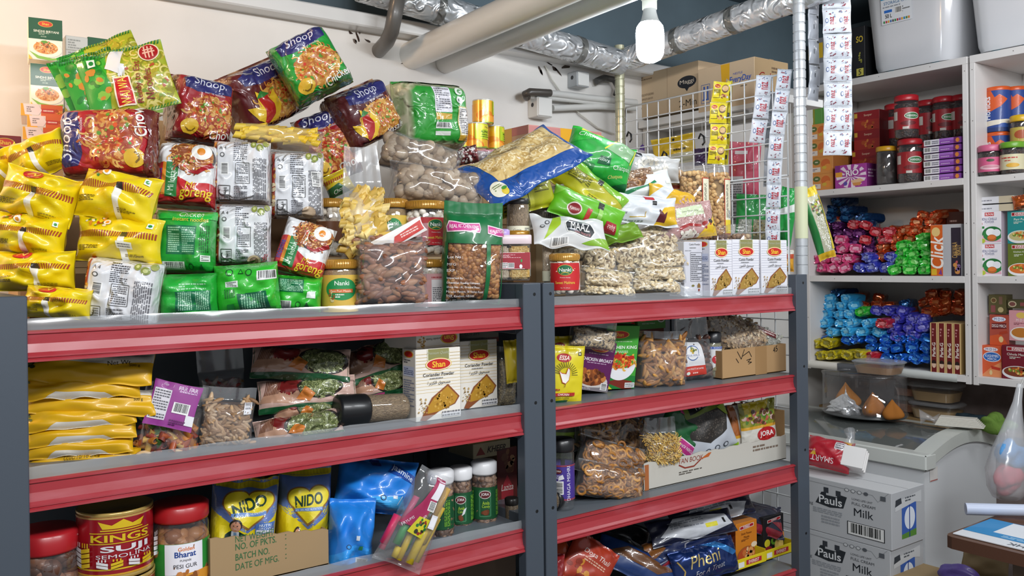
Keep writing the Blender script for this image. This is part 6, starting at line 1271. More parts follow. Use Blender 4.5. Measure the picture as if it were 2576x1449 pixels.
clear_bag('date_bag','clear bag of dark dates with a white round-badge label and red band','dried fruit',1740,880,104,165,('Y',.10),.05,'dates','almond',.012,['#4a2c20','#5c3828','#38201a','#6a4632'],70,rot=6,yaw=14,fill=.66,seed=214,core='#1f120c',s1=.36,taper=.2,
    items=[('P',[(.14,.24),(.7,.24),(.6,.62),(.14,.64)],'#dfe0e2'),('P',[(.14,.12),(.72,.12),(.7,.27),(.14,.27)],'#c23a2c'),('E',.36,.47,.17,.115,'#3f5f9a'),('E',.36,.47,.155,.10,'#e6e6e6'),('D',.36,.5,.1,.05,9,.025,['#8a8a3a','#c9a83a','#6a7a2c']),('P',[(.15,.42),(.58,.4),(.58,.45),(.15,.47)],'#e6e6ea'),('T','MEVA WALA',.36,.435,.035,'#27407a',{'b':.03,'w':.36}),('T','DRYFRUITS & DATES',.42,.225,.025,'#f0dcd8',{'w':.48,'b':.02}),('E',.24,.165,.04,.025,'#dfe8dc'),('X',.34,.15,.62,.18,1,'#f0c8c0')])
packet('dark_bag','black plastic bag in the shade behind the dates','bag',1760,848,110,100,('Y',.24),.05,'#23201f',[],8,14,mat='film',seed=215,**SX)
jar('herb_jar','slim herb jar with dark lid and white label beside the date bag','jar',1795,832,948,42,('Y',.095),lid=('#26272a',.22,.96),inside=('grain',grain_mat('grey_green_herb',['#8a8668','#757154','#9d9a7c'],600)),wrap='#dcdcdc',a=(-120,120),z=(.22,.88),items=[('R',0,.9,1,1,'#2a52a8'),('T','TRY PACK  ECONOMY',.5,.95,.06,'#e6eaf2',{'w':.6}),('P',[(.52,.3),(.9,.3),(.9,.62),(.52,.62)],'#c0242c'),('E',.56,.46,.1,.16,'#c0242c'),('T','Thyme',.68,.46,.2,'#f2f0ee',{'b':.03,'w':.3}),('X',.14,.5,.4,.82,5,'#777'),('L',[(.2,.3),(.3,.36),(.4,.3),(.3,.24),(.2,.3)],.015,'#2a2a2a'),('P',[(.4,.0),(.9,.0),(.9,.26),(.6,.24)],'#8a8464')],off=2)
# kraft box with dried flakes
p=PY(1818,944,.055);p[2]=Z2+.0006;q=PY(1978,944,.055);wv=q[0]-p[0];hv=74*depth(p)/F;r=empty('open_carton','open brown box with black handwriting holding bags of dried flakes','carton',p)
b=MB();box_geo(b,0,wv,0,.003,0,hv,'#b08d64',.0006);design(b,flat_face((0,0,0),(1,0,0),(0,0,1),wv,hv),wv,hv,[('R',.5,0,.68,1,'#a07d54'),('L',[(.22,.9),(.28,.62),(.33,.95)],.014,'#1f1a16'),('L',[(.3,.72),(.40,.86),(.44,.66)],.014,'#1f1a16'),('L',[(.2,.66),(.24,.5)],.014,'#1f1a16'),('L',[(.36,.56),(.43,.6),(.38,.5),(.44,.48),(.39,.42)],.012,'#1f1a16'),('T','45',.82,.84,.2,'#1f1a16',{'rot':14,'sh':.2})],flat=True);b.build('front_panel','kraft',r,smooth=False)
for nm,(x0,x1,y0,y1,hh,c)in dict(side_panel=(0,.003,.003,.13,hv*.96,'#9c7a52'),side_panel_=(wv-.003,wv,.003,.13,hv,'#9c7a52'),rear_panel=(0,wv,.13,.133,hv,'#9c7a52'),base_panel=(0,wv,0,.13,.003,'#9c7a52')).items():
    b=MB();box_geo(b,x0,x1,y0,y1,0,hh,c,.0005);b.build(nm.rstrip('_'),'kraft',r,smooth=False)
clear_bag('flake_bag','clear bag of pale brown dried flakes rising out of the brown box','dried food',1845,842,180,100,('Y',.125),.06,'dried_flakes','flake',.012,['#b89a74','#a08260','#cbb08c','#8a6c4c','#d9c4a4'],210,rot=-22,yaw=14,fill=.95,seed=216,core='#5c4630',s1=.05)
clear_bag('flake_bag','clear bag with a dark red label at the right end of the brown box','dried food',1915,848,96,56,('Y',.11),.05,'white_flakes','flake',.010,['#c9c9bc','#b0b0a2','#dcdcd0'],80,rot=-24,yaw=14,fill=.9,seed=217,s1=.08,items=[('R',.2,.62,.72,.9,'#6a1820'),('X',.25,.66,.66,.86,2,'#dcc8c4')])

# ================================================================ third shelf, right bay
packet('spice_pouch','olive pouch with dark name badge cut off by the post, behind the purple-label jar','pouch',1412,1090,66,130,('Y',.16),.03,'#6a7a2c',[('R',0,.5,1,1,'#4a4c40'),('P',[(0,.7),(1,.66),(1,.84),(0,.88)],'#15181a'),('T','MAAZ',.5,.77,.12,'#d9d9d2',{'b':.02,'w':.9}),('R',0,.48,1,.54,'#8fae3a')],0,14,mat='soft',seed=220,**SX)
jar('candy_jar','clear jar with black lid and purple label at the left end of the third shelf','jar',1415,1106,1284,62,('Y',.06),lid=('#1a1a1c',.17,1.02),inside=None,wrap='#43308a',a=(-170,170),z=(.18,.78),items=[('R',0,.0,1,.05,'#8a3a4a'),('R',0,.95,1,1,'#8a3a4a'),('E',.46,.82,.05,.07,'#5c1c20'),('T','JORA',.46,.82,.06,'#e6ded8',{'w':.08,'b':.03}),('T','DHAGA MISHRI',.60,.48,.1,'#e4e0ee',{'rot':90,'b':.03,'w':.7}),('B',.42,.18,.53,.55,'y'),('T','DHAGA',.46,.7,.05,'#e4e0ee',{'w':.09}),('T','MISHRI',.46,.64,.05,'#e4e0ee',{'w':.09}),('P',[(.46,.56),(.54,.62),(.52,.74),(.47,.68)],'#dcdce2'),('X',.3,.2,.4,.8,9,'#9a90c4')],off=-4)
mwz=frame(PY(1392,1262,.045),(0,-1,0.0),(-1,0,0.1));mwz=Matrix.Translation(PY(1386,1262,.06))@Matrix(((0,0,1,0),(1,0,0,0),(0,1,0,0),(0,0,0,1)))
jar('seed_jar','jar of seeds with black lid lying on its side against the post','jar',0,0,0,0,None,mw=mwz,size=(.022,.022),lid=('#17181a',.6,1.06),inside=('grain',CUMIN))
SN=['#a8702e','#94602a','#bd8540','#7d4e1e','#c9975a']
for i,(lab,cx,cy,w,h,Y,rot,kind,sz,n)in enumerate((
        ('clear bag of brown twisted snacks at the top left of the snack pile',1502,1090,118,80,.13,4,'finger',.013,60),('clear bag of dark brown snacks leaning behind, right of the top left bag',1575,1092,96,104,.16,-34,'finger',.012,60),
        ('clear bag of ring snacks in the middle of the snack pile',1536,1156,168,92,.085,-14,'ring',.0125,72),('clear bag of ring and stick snacks at the bottom of the snack pile',1534,1210,170,92,.06,-8,'ring',.011,84))):
    clear_bag('snack_bag',lab,'snack',cx,cy,w,h,('Y',Y),.07,'fried_snacks',kind,sz,SN,n,rot=rot,yaw=12,fill=.95,seed=221+i,core='#4a2c10',s1=.04,a=3,b=2.1,wr=.008,group='clear bags of fried snacks on the third shelf')
clear_bag('noodle_snack_bag','clear bag of thin yellow crispy noodles tied at the top, in the white tray','snack',1658,1110,100,122,('Y',.075),.075,'crispy_noodles','noodle',.016,['#d4b060','#c49a48','#e2c67c'],420,rot=4,yaw=12,fill=.64,seed=226,core='#b8924a',s1=.34,taper=.25,a=3)
# white tray carton
p=PY(1620,1226,.05);q=PY(1978,1152,.05);wv=PY(1978,1180,.05)[0]-p[0];hv=74*depth(p)/F;r=empty('tray_carton','long white cut-down carton tray holding pouches on the third shelf','carton',np.array([p[0],p[1],Z3]))
b=MB();n=30;v=[]
for i in range(n+1):
    t=i/n;hh=hv*.92+.002*math.sin(i*1.9)+.0015*math.sin(i*.7);v+=[(wv*t,0,0),(wv*t,0,hh),(wv*t,.003,hh),(wv*t,.003,0)]
b.add(v,[(i*4+j,(i+1)*4+j,(i+1)*4+j+1,i*4+j+1)for i in range(n)for j in range(3)],'#c2beb4')
design(b,flat_face((0,0,0),(1,0,0),(0,0,1),wv,hv*.88),wv,hv*.88,[('R',0,0,.03,1,'#a8643a'),('T','TAN BOOK',.30,.86,.2,'#8a3a2c',{'w':.24,'sh':.15}),('L',[(.22,.72),(.26,.56),(.32,.56),(.37,.8)],.03,'#8a3a2c'),('P',[(.36,.78),(.42,.98),(.44,.98),(.42,.82)],'#b8602c'),('X',.22,.3,.44,.46,2,'#5a544c'),('X',.74,.6,.94,.9,2,'#7a6a5c')],flat=True);b.build('front_panel','kraft',r,smooth=False)
for nm,(x0,x1,y0,y1,hh,c)in dict(side_panel=(0,.003,.003,.17,hv*.9,'#b5b0a4'),side_panel_=(wv-.004,wv,.003,.17,hv*1.9,'#a5835a'),rear_panel=(0,wv,.17,.173,hv*1.3,'#a5835a'),base_panel=(0,wv,0,.17,.003,'#b5b0a4')).items():
    b=MB();box_geo(b,x0,x1,y0,y1,0,hh,c,.0005);b.build(nm.rstrip('_'),'kraft',r,smooth=False)
packet('spice_pouch','green pouch with a pink banner upside down, standing in the white tray','pouch',1716,1098,128,136,('Y',.115),.05,'#0f5a2c',[('P',[(.3,.22),(.95,.16),(1,.38),(.36,.46)],'#f0dce8'),('P',[(.32,.24),(.95,.18),(.98,.36),(.38,.44)],'#c43a8a'),('T','REAL KITCHEN KING',.66,.31,.055,'#f6eef4',{'rot':174,'b':.02,'w':.54}),('P',[(.2,.86),(.9,.9),(.9,.98),(.2,.98)],'#b8327a')],-30,14,mat='film',seed=227,**SX)
packet('seed_pouch','grey, olive and black pouch with black name badge leaning in the white tray','pouch',1774,1072,124,166,('Y',.095),.045,'#b9bec6',[('P',[(0,.68),(1,.72),(1,1),(0,1)],'#6a7d24'),('P',[(.1,.74),(.94,.7),(.94,.56),(.82,.34),(.4,.26),(.06,.44)],'#2a2622'),('D',.5,.52,.38,.2,400,.010,['#4a443e','#35302b','#5c544c']),('P',[(.22,.78),(.8,.8),(.82,.9),(.24,.9)],'#101214'),('T','MAAZ',.52,.845,.07,'#e0e0da',{'b':.02,'w':.44}),('E',.3,.16,.06,.04,'#3a3f48'),('E',.3,.16,.04,.027,'#b9bec6'),('E',.5,.15,.06,.04,'#3a3f48'),('E',.5,.15,.04,.027,'#b9bec6'),('E',.7,.14,.06,.04,'#3a3f48'),('E',.7,.14,.04,.027,'#b9bec6'),('R',0,0,1,.06,'#8fb82a'),('P',[(.76,.72),(1,.72),(1,.5),(.9,.56)],'#93b42c')],28,14,8,mat='soft',seed=228,a=2.6,b=1.9,s0=.03,s1=.04,pin=.01,lump=.2,wr=.008)
def jora():return[('R',0,0,1,.46,'#d9d6cc'),('R',0,.44,1,.5,'#d9a02c'),('P',[(.0,.5),(1,.5),(1,1),(0,1)],'#8a8a24'),('P',[(.1,.7),(.6,.78),(.9,1),(.1,1)],'#d9c01c'),('D',.5,.68,.45,.16,60,.05,['#4f7a24','#7a9c34','#b85a4a','#c9a8a0','#5a3a1c']),('E',.66,.30,.27,.15,'#b81c22'),('T','JORA',.66,.30,.14,'#f2eeea',{'b':.04,'w':.4})]
for i,(lab,cx,cy,w,h,Y,rot,y)in enumerate((('front sugar packet with a round red badge at the right end of the tray',1906,1068,92,122,.085,12,14),('sugar packet edge just behind the one with the red badge',1868,1072,70,116,.11,12,14),('second sugar packet edge behind the red badge one',1842,1072,66,112,.13,12,14))):
    packet('sugar_packet',lab,'packet',cx,cy,w,h,('Y',Y),.02,'#a8602c' if i else '#d9d6cc',jora()if i==0 else[('R',.0,.0,1,.3,'#d9d6cc'),('R',.0,.28,1,.34,'#d9a02c'),('P',[(.3,.3),(.6,.3),(.5,1),(.2,1)],'#d6d2c8')],rot,y,mat='wrap',seed=230+i,group='sugar packets in the white tray',a=4,b=2.2,lump=.1,wr=.004)

# ================================================================ lowest visible shelf, right bay
NV='#15224a'
for i,(lab,cx,cy,w,h,Y,rot,base,d)in enumerate((
        ('navy and white pouch on top of the navy pile, white back with yellow mark',1790,1285,215,62,.12,14,'#151a34',[('P',[(.05,.1),(.8,.02),(.9,.5),(.3,.95)],'#c9ccd2'),('R',.42,.3,.56,.46,'#d9cf2a'),('X',.2,.5,.7,.8,3,'#8a8f9a'),('R',.66,.3,.69,.5,'#222')]),
        ('navy and white pouch second in the navy pile, white back showing',1740,1325,215,70,.105,12,'#151a34',[('P',[(.08,.3),(.5,.0),(.96,.3),(.9,.7),(.3,.9)],'#c9ccd2'),('R',.62,.3,.76,.46,'#d9cf2a'),('X',.2,.45,.6,.75,4,'#8a8f9a'),('R',.84,.36,.87,.56,'#222')]),
        ('navy pouch with red seams at the right of the navy pile',1885,1300,170,84,.14,-12,'#141730',[('P',[(0,.1),(.9,.0),(1,.2),(.1,.3)],'#8a1c2c'),('P',[(.8,.4),(1,.2),(1,.5)],'#8a1c2c')]),
        ('navy pouch with a gold curl, lower in the navy pile',1715,1375,250,86,.11,22,NV,[('P',[(0,.2),(.3,.6),(.2,1),(0,1)],'#7a4a20'),('P',[(.1,.1),(.8,.0),(.9,.1),(.3,.25)],'#8a1c2c'),('L',[(.44,.3),(.5,.5),(.58,.56),(.5,.7),(.46,.84)],.02,'#8a8a94'),('E',.4,.14,.05,.09,'#b9bec8'),('E',.4,.14,.035,.06,NV)]),
        ('dark blue and brown pouch at the left of the navy pile',1610,1415,230,90,.13,-24,'#12336a',[('P',[(.1,.4),(.7,.3),(.9,.6),(.3,.7)],'#6a4222'),('P',[(0,.8),(.5,.76),(1,.9),(1,1),(0,1)],'#14161c')]),
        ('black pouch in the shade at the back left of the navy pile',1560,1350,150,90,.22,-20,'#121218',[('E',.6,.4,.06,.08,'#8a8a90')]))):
    packet('sweet_pouch',lab,'pouch',cx,cy,w,h,('Y',Y),.04,base,d,rot,14,34,mat='film',seed=240+i,group='navy pouches heaped on the lowest shelf',**SX)
packet('sweet_pouch','shiny blue pouch with gold script at the front of the navy pile','pouch',1772,1412,170,92,('Y',.06),.045,'#15306a',[('P',[(.5,.96),(.7,.98),(1,.55),(.9,.5),(.7,.8)],'#3a86d0'),('T','Pheni',.46,.62,.34,'#d9c07a',{'sh':.3,'w':.66,'rot':4}),('T','For A Treat',.5,.3,.15,'#c9ccd6',{'sh':.4,'w':.5,'rot':6}),('L',[(.06,.7),(.14,.4),(.1,.2),(.2,.04)],.02,'#c9a85a'),('P',[(.2,.0),(.4,.0),(.3,.1)],'#e0e2e8')],16,14,14,mat='foil',seed=247,**SX)
for i,(lab,cx,cy,w,h,Y,rot,base)in enumerate((('orange-red packet with white script, front left of the lowest shelf',1480,1420,128,130,.07,-34,'#a8341c'),('orange-red packet partly behind the script one, nearest the post',1420,1420,90,120,.10,-30,'#b8461c'),('brown and olive packet edge between the red packets and the navy pile',1452,1395,70,120,.12,-44,'#6a4a2c'),('dark red packet at the very left of the lowest shelf by the post',1395,1430,44,80,.06,-6,'#8a2024'))):
    packet('snack_packet',lab,'packet',cx,cy,w,h,('Y',Y),.035,base,[('T','Dosa Thali',.55,.7,.1,'#e6d8d0',{'sh':.3,'w':.6}),('X',.3,.5,.8,.6,2,'#d9a890'),('R',.5,.12,.7,.24,'#dcdcdc'),('D',.3,.3,.2,.2,10,.06,['#c9862a','#8a2a14'])]if i==0 else[('P',[(0,0),(.4,0),(.2,.5)],'#c9982c')],rot,14,14,mat='film',seed=250+i,**SX)
def everest(t,c):return[('P',[(.18,.84),(.84,.87),(.84,.95),(.18,.92)],'#e6dcd8'),('P',[(.2,.85),(.82,.88),(.82,.94),(.2,.91)],'#a81c24'),('T','EVEREST',.51,.895,.045,'#f2ecea',{'b':.03,'w':.56,'rot':2}),('T',t,.5,.75,.05,c,{'w':.6}),('T','Masala',.5,.67,.05,c,{'w':.36}),('X',.25,.58,.75,.63,2,c)]
carton('spice_carton','orange spice carton with a bowl of curry in a yellow tray, lowest shelf','carton',1852,1905,1318,1432,('Y',.085),.05,{'*':'#cf7d22','left':'#7a3418'},front=everest('Shahi Paneer','#5a2410')+[('E',.5,.24,.46,.22,'#9c5a2c'),('E',.5,.25,.4,.18,'#b8502a'),('D',.5,.26,.34,.14,16,.07,['#e0b98a','#c9743c','#d99a5a']),('E',.84,.46,.14,.06,'#e6d2b4')])
carton('spice_carton','black fruit-print spice carton in a yellow tray, lowest shelf at the right','carton',1922,1972,1305,1404,('Y',.10),.05,{'*':'#16161a','left':'#2a2624'},front=everest('Chaat Masala','#d9d6d2')+[('E',.16,.34,.14,.1,'#cfc22a'),('E',.5,.36,.16,.1,'#5f9a2c'),('E',.5,.36,.06,.04,'#1c2a14'),('E',.86,.44,.16,.11,'#d98a2c'),('E',.74,.22,.22,.18,'#e0c26a'),('E',.2,.14,.22,.12,'#8a1f2c')])
for lab,x0,x1,yt,yb,Y in(('yellow display tray holding the orange curry carton',1840,1928,1408,1442,.05),('yellow display tray holding the black fruit-print carton',1912,1995,1384,1416,.075)):
    p=PY(x0,yb,Y);wv=PY(x1,yb,Y)[0]-p[0];hv=(yb-yt)*depth(p)/F;r=empty('display_tray',lab,'tray',p)
    b=MB();box_geo(b,0,wv,0,.002,0,hv*.8,'#d9c41c',.0004);design(b,flat_face((0,0,0),(1,0,0),(0,0,1),wv,hv*.8),wv,hv*.8,[('R',.42,.3,.86,.75,'#b02430'),('T','EVEREST',.64,.52,.3,'#f2ecd8',{'b':.02,'w':.4}),('R',.2,.2,.36,.7,'#e2e2dc')],flat=True);b.build('front_lip','card',r,smooth=False)
    b=MB();box_geo(b,0,.002,.002,.09,0,hv,'#d9c41c',.0004);b.build('side_panel','card',r,smooth=False)
    b=MB();box_geo(b,wv-.002,wv,.002,.09,0,hv,'#c9b418',.0004);b.build('side_panel','card',r,smooth=False)
    b=MB();box_geo(b,0,wv,0,.09,0,.002,'#8a8a6a',.0004);b.build('base_panel','card',r,smooth=False)
# ================================================================ wire grid, poles and hanging strips
XM=PY(2014,400,.06)[0]
def pole(lab,px,pt,pb,Y,r,col):
    a,c=PX(px[0],pt,XM),PX(px[1],pb,XM);x,y=XM,Y;zb,zt=c[2],a[2];root=empty('shelf_pole',lab,'pole',(x,y,zb));b=MB()
    prof=[(0,0),(r,0)];z=0
    while z<zt-zb-.03:prof+=[(r,z+.022),(r*.9,z+.0235),(r*.9,z+.0255),(r,z+.027)];z+=.0254
    prof+=[(r,zt-zb),(0,zt-zb)];lathe_geo(b,prof,col,32);b.build('pole_tube','tin',root,smooth=False);return root
MATS['chrome']=print_mat('chrome_tube',.38,.2,metallic=.35)
b_=pole('front round chrome shelf pole with grooves, standing on the grey post',(2011,2014),-40,690,.06,.0165,'#b9bdc0')
Yb=PX(1560,300,XM)[1]
pole('rear round shelf pole with yellowed grooves at the back corner of the wire grid',(1564,1550),113,372,Yb,.0165,'#b8b79a')
for o in C.objects:
    if o.name.startswith('pole_tube'):o.data.materials[0]=MATS['chrome']if o.parent==b_ else MATS['tin']
r_=b_;b=MB();zz0=PY(2012,600,.06)[2];zz1=PY(2012,470,.06)[2];lathe_geo(b,[(.0172,zz0-r_.location.z),(.0172,zz1-r_.location.z)],'#c9cdaa',24);b.build('paper_tape','paper',r_)
def grid(lab,z0,z1,y0,y1,step=.05):
    r=empty('wire_grid',lab,'wire grid',(XM,(y0+y1)/2,z0));b=MB();w='#dcdfe0'
    for y in np.linspace(y0,y1,int(round((y1-y0)/step))+1):tube_geo(b,[(0,y-(y0+y1)/2,0),(0,y-(y0+y1)/2,z1-z0)],.0020,w,6)
    for z in np.linspace(0,z1-z0,int(round((z1-z0)/step))+1):tube_geo(b,[(-.003,-(y1-y0)/2,z),(-.003,(y1-y0)/2,z)],.0020,w,6)
    b.build('wire_mesh','plastic',r);b=MB();h=(y1-y0)/2
    tube_geo(b,[(-.002,-h,0),(-.002,h,0),(-.002,h,z1-z0),(-.002,-h,z1-z0)],.003,w,8,closed=True);b.build('border_rod','plastic',r);return r
ZS=PX(1780,462,XM)[2];ZG=PX(1785,226,XM)[2]
grid('white wire grid panel between the two poles, with strips hung on it',ZS,ZG,.10,Yb-.03)
grid('lower white wire grid panel, starting at the thicker rod and running down beside the shelves',Z4-.2,ZS-.008,.10,Yb-.03)
for lab,px,py in(('black plastic hook on the wire grid near the rear pole',1583,342),('black plastic hook in the middle of the wire grid',1765,348),('lower black plastic hook on the wire grid above the yellow pouch',1672,392)):
    p=PX(px,py,XM-.006);b=MB();tube_geo(b,[(0,.012,.0),(0,.004,.014),(-.004,-.012,.004),(-.006,-.016,-.014),(-.006,-.008,-.022)],.003,'#17181a',8);o=b.build('wire_hook','plastic');o.location=p;tag(o,lab,'hook','black hooks on the wire grid')
# sachets
def sachet_mesh(w,h,front,base,seed):b=MB();packet_mesh(b,w,h,.010,base,front,seed=seed,n=14,a=2.2,b=1.7,s0=.08,s1=.08,pin=.03,lump=.25,wr=.0015);return b
def naz(cols=1):
    d=[('S',0,.94,1,1,30,0,'#b9bfc8'),('S',0,.0,1,.06,30,0,'#b9bfc8')]
    for k in range(cols):
        c=(k+.5)/cols;u=1/cols
        d+=[('T','naz',c+.12*u,.5,.30*u if cols>1 else.30,'#a8283a',{'rot':90,'b':.03,'w':.5 if cols==1 else.28}),('E',c-.24*u,.5,.1*u,.1,'#3a5a9a'),('E',c-.24*u,.5,.07*u,.07,'#d9dfea'),('D',c,.82,.36*u,.08,7,.03,['#8a3a4a','#6a7a9a']),('D',c,.16,.36*u,.08,7,.03,['#8a3a4a','#7a4a5a']),('D',c+.34*u,.5,.06*u,.3,5,.02,['#6a7a9a'])]
    return d
_SM={}
def strip(name,lab,cat,pts,w,key,front,base,pos,yaw,part='sachet',grp=None,mat='soft'):
    """pts: the centres of neighbouring sachets in the photo, top first"""
    P=[at(x,y,pos)for x,y in pts];top=P[0];r=empty(name,lab,cat,top,group=grp)
    y=math.radians(yaw);n=np.array([-math.sin(y),-math.cos(y),0]);e=np.array([math.cos(y),-math.sin(y),0])
    for i,p in enumerate(P):
        a=P[max(i-1,0)];c=P[min(i+1,len(P)-1)];ax=(a-c);hh=np.linalg.norm(ax)/(min(i+1,len(P)-1)-max(i-1,0));ax/=np.linalg.norm(ax)
        J=np.linalg.norm((proj(p+e*1e-4)-proj(p))/1e-4);ww=w/J
        k=(key,round(hh,3),round(ww,3))
        nn=np.cross(e,ax);fr=frame(p-top,e-ax*(e@ax),nn/np.linalg.norm(nn))
        if k not in _SM:o=sachet_mesh(ww,hh*1.01,front,base,300+len(_SM)).build(part,mat,r);_SM[k]=o
        else:o=_SM[k].copy();C.objects.link(o);o.parent=r
        o.matrix_local=fr
    return r
WHT='#d2d8e0'
strip('sachet_strip','left strip of three white printed sachets on the wire grid','sachets',[(1920,216),(1916,270),(1908,330)],40,'naz',naz(),WHT,('X',XM-.014),62,grp='white printed sachet strips')
strip('sachet_strip','long strip of white printed sachets on the wire grid beside the front pole','sachets',[(1972,200),(1966,252),(1958,310),(1952,370),(1948,432),(1946,492),(1944,552),(1944,600)],38,'naz',naz(),WHT,('X',XM-.014),62,grp='white printed sachet strips')
strip('sachet_strip','double-wide strip of white printed sachets hanging right of the chrome pole','sachets',[(2104,-10),(2105,52),(2107,115),(2107,175),(2108,237),(2108,298),(2107,360)],72,'naz2',naz(2),WHT,('T',2.42),40,grp='white printed sachet strips')
strip('sachet_strip','strip of sachets seen from its grey back, just right of the chrome pole','sachets',[(2047,5),(2046,68),(2047,130),(2049,190),(2046,232)],27,'nazb',[('R',.4,.40,.46,.6,'#4a4d55'),('R',.8,.86,.96,.97,'#15161a')],'#b2b7c0',('T',2.46),12,grp='white printed sachet strips')
strip('sachet_strip','grey-backed sachet strip behind the wire grid near the left white strip','sachets',[(1945,260),(1940,320),(1936,380),(1934,440)],26,'nazc',[('R',.4,.4,.5,.6,'#5a5d65')],'#9da3ab',('X',XM+.02),50,grp='white printed sachet strips')
def magi():return[('R',.04,.05,.96,.95,'#e4d21a'),('E',.26,.78,.19,.11,'#e8d9a0'),('E',.26,.78,.17,.09,'#c02a1c'),('T','Maggi',.26,.78,.09,'#f0d83a',{'w':.24,'b':.02}),('E',.72,.68,.2,.2,'#6a4a2a'),('E',.72,.7,.17,.14,'#d9b27a'),('D',.66,.3,.24,.1,12,.05,['#a8562a','#7a3a1c','#d9a05a']),('R',.84,.24,.94,.34,'#dfe8d8'),('X',.08,.44,.42,.6,3,'#3a2a14'),('L',[(.08,.62),(.44,.62),(.44,.22),(.08,.22)],.008,'#3a2a14')]
strip('spice_strip','hanging strip of yellow spice sachets over the top of the wire grid','sachets',[(1814,232),(1807,284),(1808,338),(1803,388)],44,'mag',magi(),'#dcca16',('X',XM-.016),50)
strip('spice_strip','rear strip of the yellow spice sachets seen edge-on behind the front one','sachets',[(1835,230),(1832,284),(1830,338),(1826,390)],14,'magb',[('R',.3,.3,.7,.5,'#23240c')],'#c2b414',('X',XM+.012),44)
# ---- goods seen through the grid
XB2=2.26
def behind(name,lab,cx,cy,w,h,base,d,rot=0,X=XB2,seed=1,mat='film',yaw=58):
    o=packet(name,lab,'pouch',cx,cy,w,h,('X',XB2),.03,base,d,rot,yaw,mat=mat,seed=seed,a=2.6,b=1.9,lump=.2,s0=.06,s1=.06)
    bpy.context.view_layer.update();zt_=max(v[2]for v in o.bound_box);tp=o.matrix_world@Vector((0,0,zt_*.96));b=MB();tube_geo(b,[(0,0,0),(0,0,PX(1700,290,2.25)[2]-.024-tp.z)],.0012,'#c9c9c6',5);s=b.build('hanging_string','plastic',o);s.matrix_world=Matrix.Translation(tp)
behind('snack_pouch','yellow pouch with clear lower half hanging behind the wire grid',1696,378,112,72,'#dcb81c',[('R',0,0,1,.35,'#c9c7a8'),('R',0,.9,1,1,'#e8c828'),('X',.5,.42,.8,.56,1,'#3a3214'),('E',.52,.86,.03,.05,'#2a2414')],10,seed=401)
behind('snack_pouch','purple pouch with stripes low behind the wire grid next to the green noodle pack',1611,382,34,40,'#4a2a86',[('S',0,0,1,1,12,0,'#6a4ab0'),('E',.5,.4,.4,.2,'#dcd8ea')],8,seed=402)
behind('snack_pouch','dark purple pouch behind the wire grid right of the yellow pouch',1768,394,44,44,'#3c2450',[('S',.4,0,1,.5,9,0,'#5a3a70')],6,seed=403)
behind('snack_pouch','large pink pouch hanging behind the wire grid right of the yellow strip',1872,430,82,150,'#c24a64',[('P',[(0,.6),(.6,.7),(.6,.35),(0,.3)],'#a82a40'),('R',0,.0,.5,.4,'#b8b4b8'),('X',.04,.04,.46,.36,8,'#5a5a60'),('R',0,.9,1,1,'#d96a80'),('R',.2,.78,.6,.84,'#dcd6da')],0,seed=404)
behind('snack_pouch','clear-fronted grey pouch with print hanging below the pink one',1872,520,70,90,'#8f8f90',[('X',.1,.1,.6,.9,9,'#4a4a4e'),('P',[(.6,0),(1,0),(1,.9)],'#b06a78')],0,seed=405)
behind('lentil_pouch','green topped pouch with a window of pale seeds behind the wire grid',1893,552,88,128,'#128a3a',[('P',[(.08,.08),(.5,.06),(.5,.5),(.1,.5)],'#8f968a'),('D',.3,.3,.2,.2,160,.018,['#b9bdb0','#9aa092','#d2d4c8']),('P',[(.55,.05),(.94,.05),(.94,.5),(.55,.5)],'#8a8a70'),('D',.74,.28,.18,.2,90,.018,['#c9b98a','#a8986a','#6a5a3c'])],-2,X=2.22,seed=406)
behind('lentil_pouch','bright green pouch with a white band right of the front pole gap behind the grid',1978,545,46,150,'#149a40',[('P',[(0,.6),(1,.75),(1,.6),(0,.5)],'#d9e0d9'),('P',[(.1,.1),(.7,.1),(.5,.3)],'#0f6a2c')],-8,X=2.2,seed=407)
behind('snack_pouch','small orange and yellow pouch low behind the grid beside the white cartons',1984,656,26,56,'#e0a01c',[('R',0,.6,1,.8,'#c94a1c'),('R',0,.8,1,1,'#d9d4c8')],0,X=2.2,seed=408)
# a small white shelf in the back corner carries the big cartons
zc=PX(1700,290,2.25)[2];r=empty('corner_shelf','white shelf in the back corner under the two big brown cartons','shelf',(2.4,.5,zc-.025));b=MB();box_geo(b,-.165,.03,-.268,.352,0,.024,'#dcdcda',.001);b.build('shelf_board','paint',r,smooth=False)
for x in(-.14,.0):b=MB();box_geo(b,x,x+.02,.34,.355,-.2,0,'#c9c9c6',.001);box_geo(b,x,x+.02,-.1,.34,-.012,0,'#c9c9c6',.001);b.build('bracket','paint',r,smooth=False)
carton('shipping_carton','big brown carton with a dark oval noodle logo, on the corner shelf','carton',1597,1758,192,303,('X',2.262),.19,{'*':'#c9b090','top':'#a58c70'},ang=-90,mat='kraft',
    front=[('R',.53,0,.534,1,'#9c8468'),('E',.83,.60,.14,.13,'#2e2f33'),('P',[(.78,.52),(.88,.52),(.83,.40)],'#2e2f33'),('T','Maggi',.83,.60,.11,'#dccfbd',{'b':.04,'W':.21}),('T','2-Min',.84,.16,.14,'#3a342c',{'b':.03,'W':.26}),('T','INSTANT NOODLES WITH SEASONING',.17,.52,.05,'#6e5a46',{'W':.3}),('T','SEE ABOVE, OPPOSITE SIDE FOR',.16,.42,.05,'#6e5a46',{'W':.29}),('X',.03,.3,.3,.37,1,'#6e5a46'),('X',.03,.2,.28,.27,1,'#6e5a46'),('X',.02,.84,.3,.94,2,'#8a745c')])
p_=PX(1801,300,2.262)
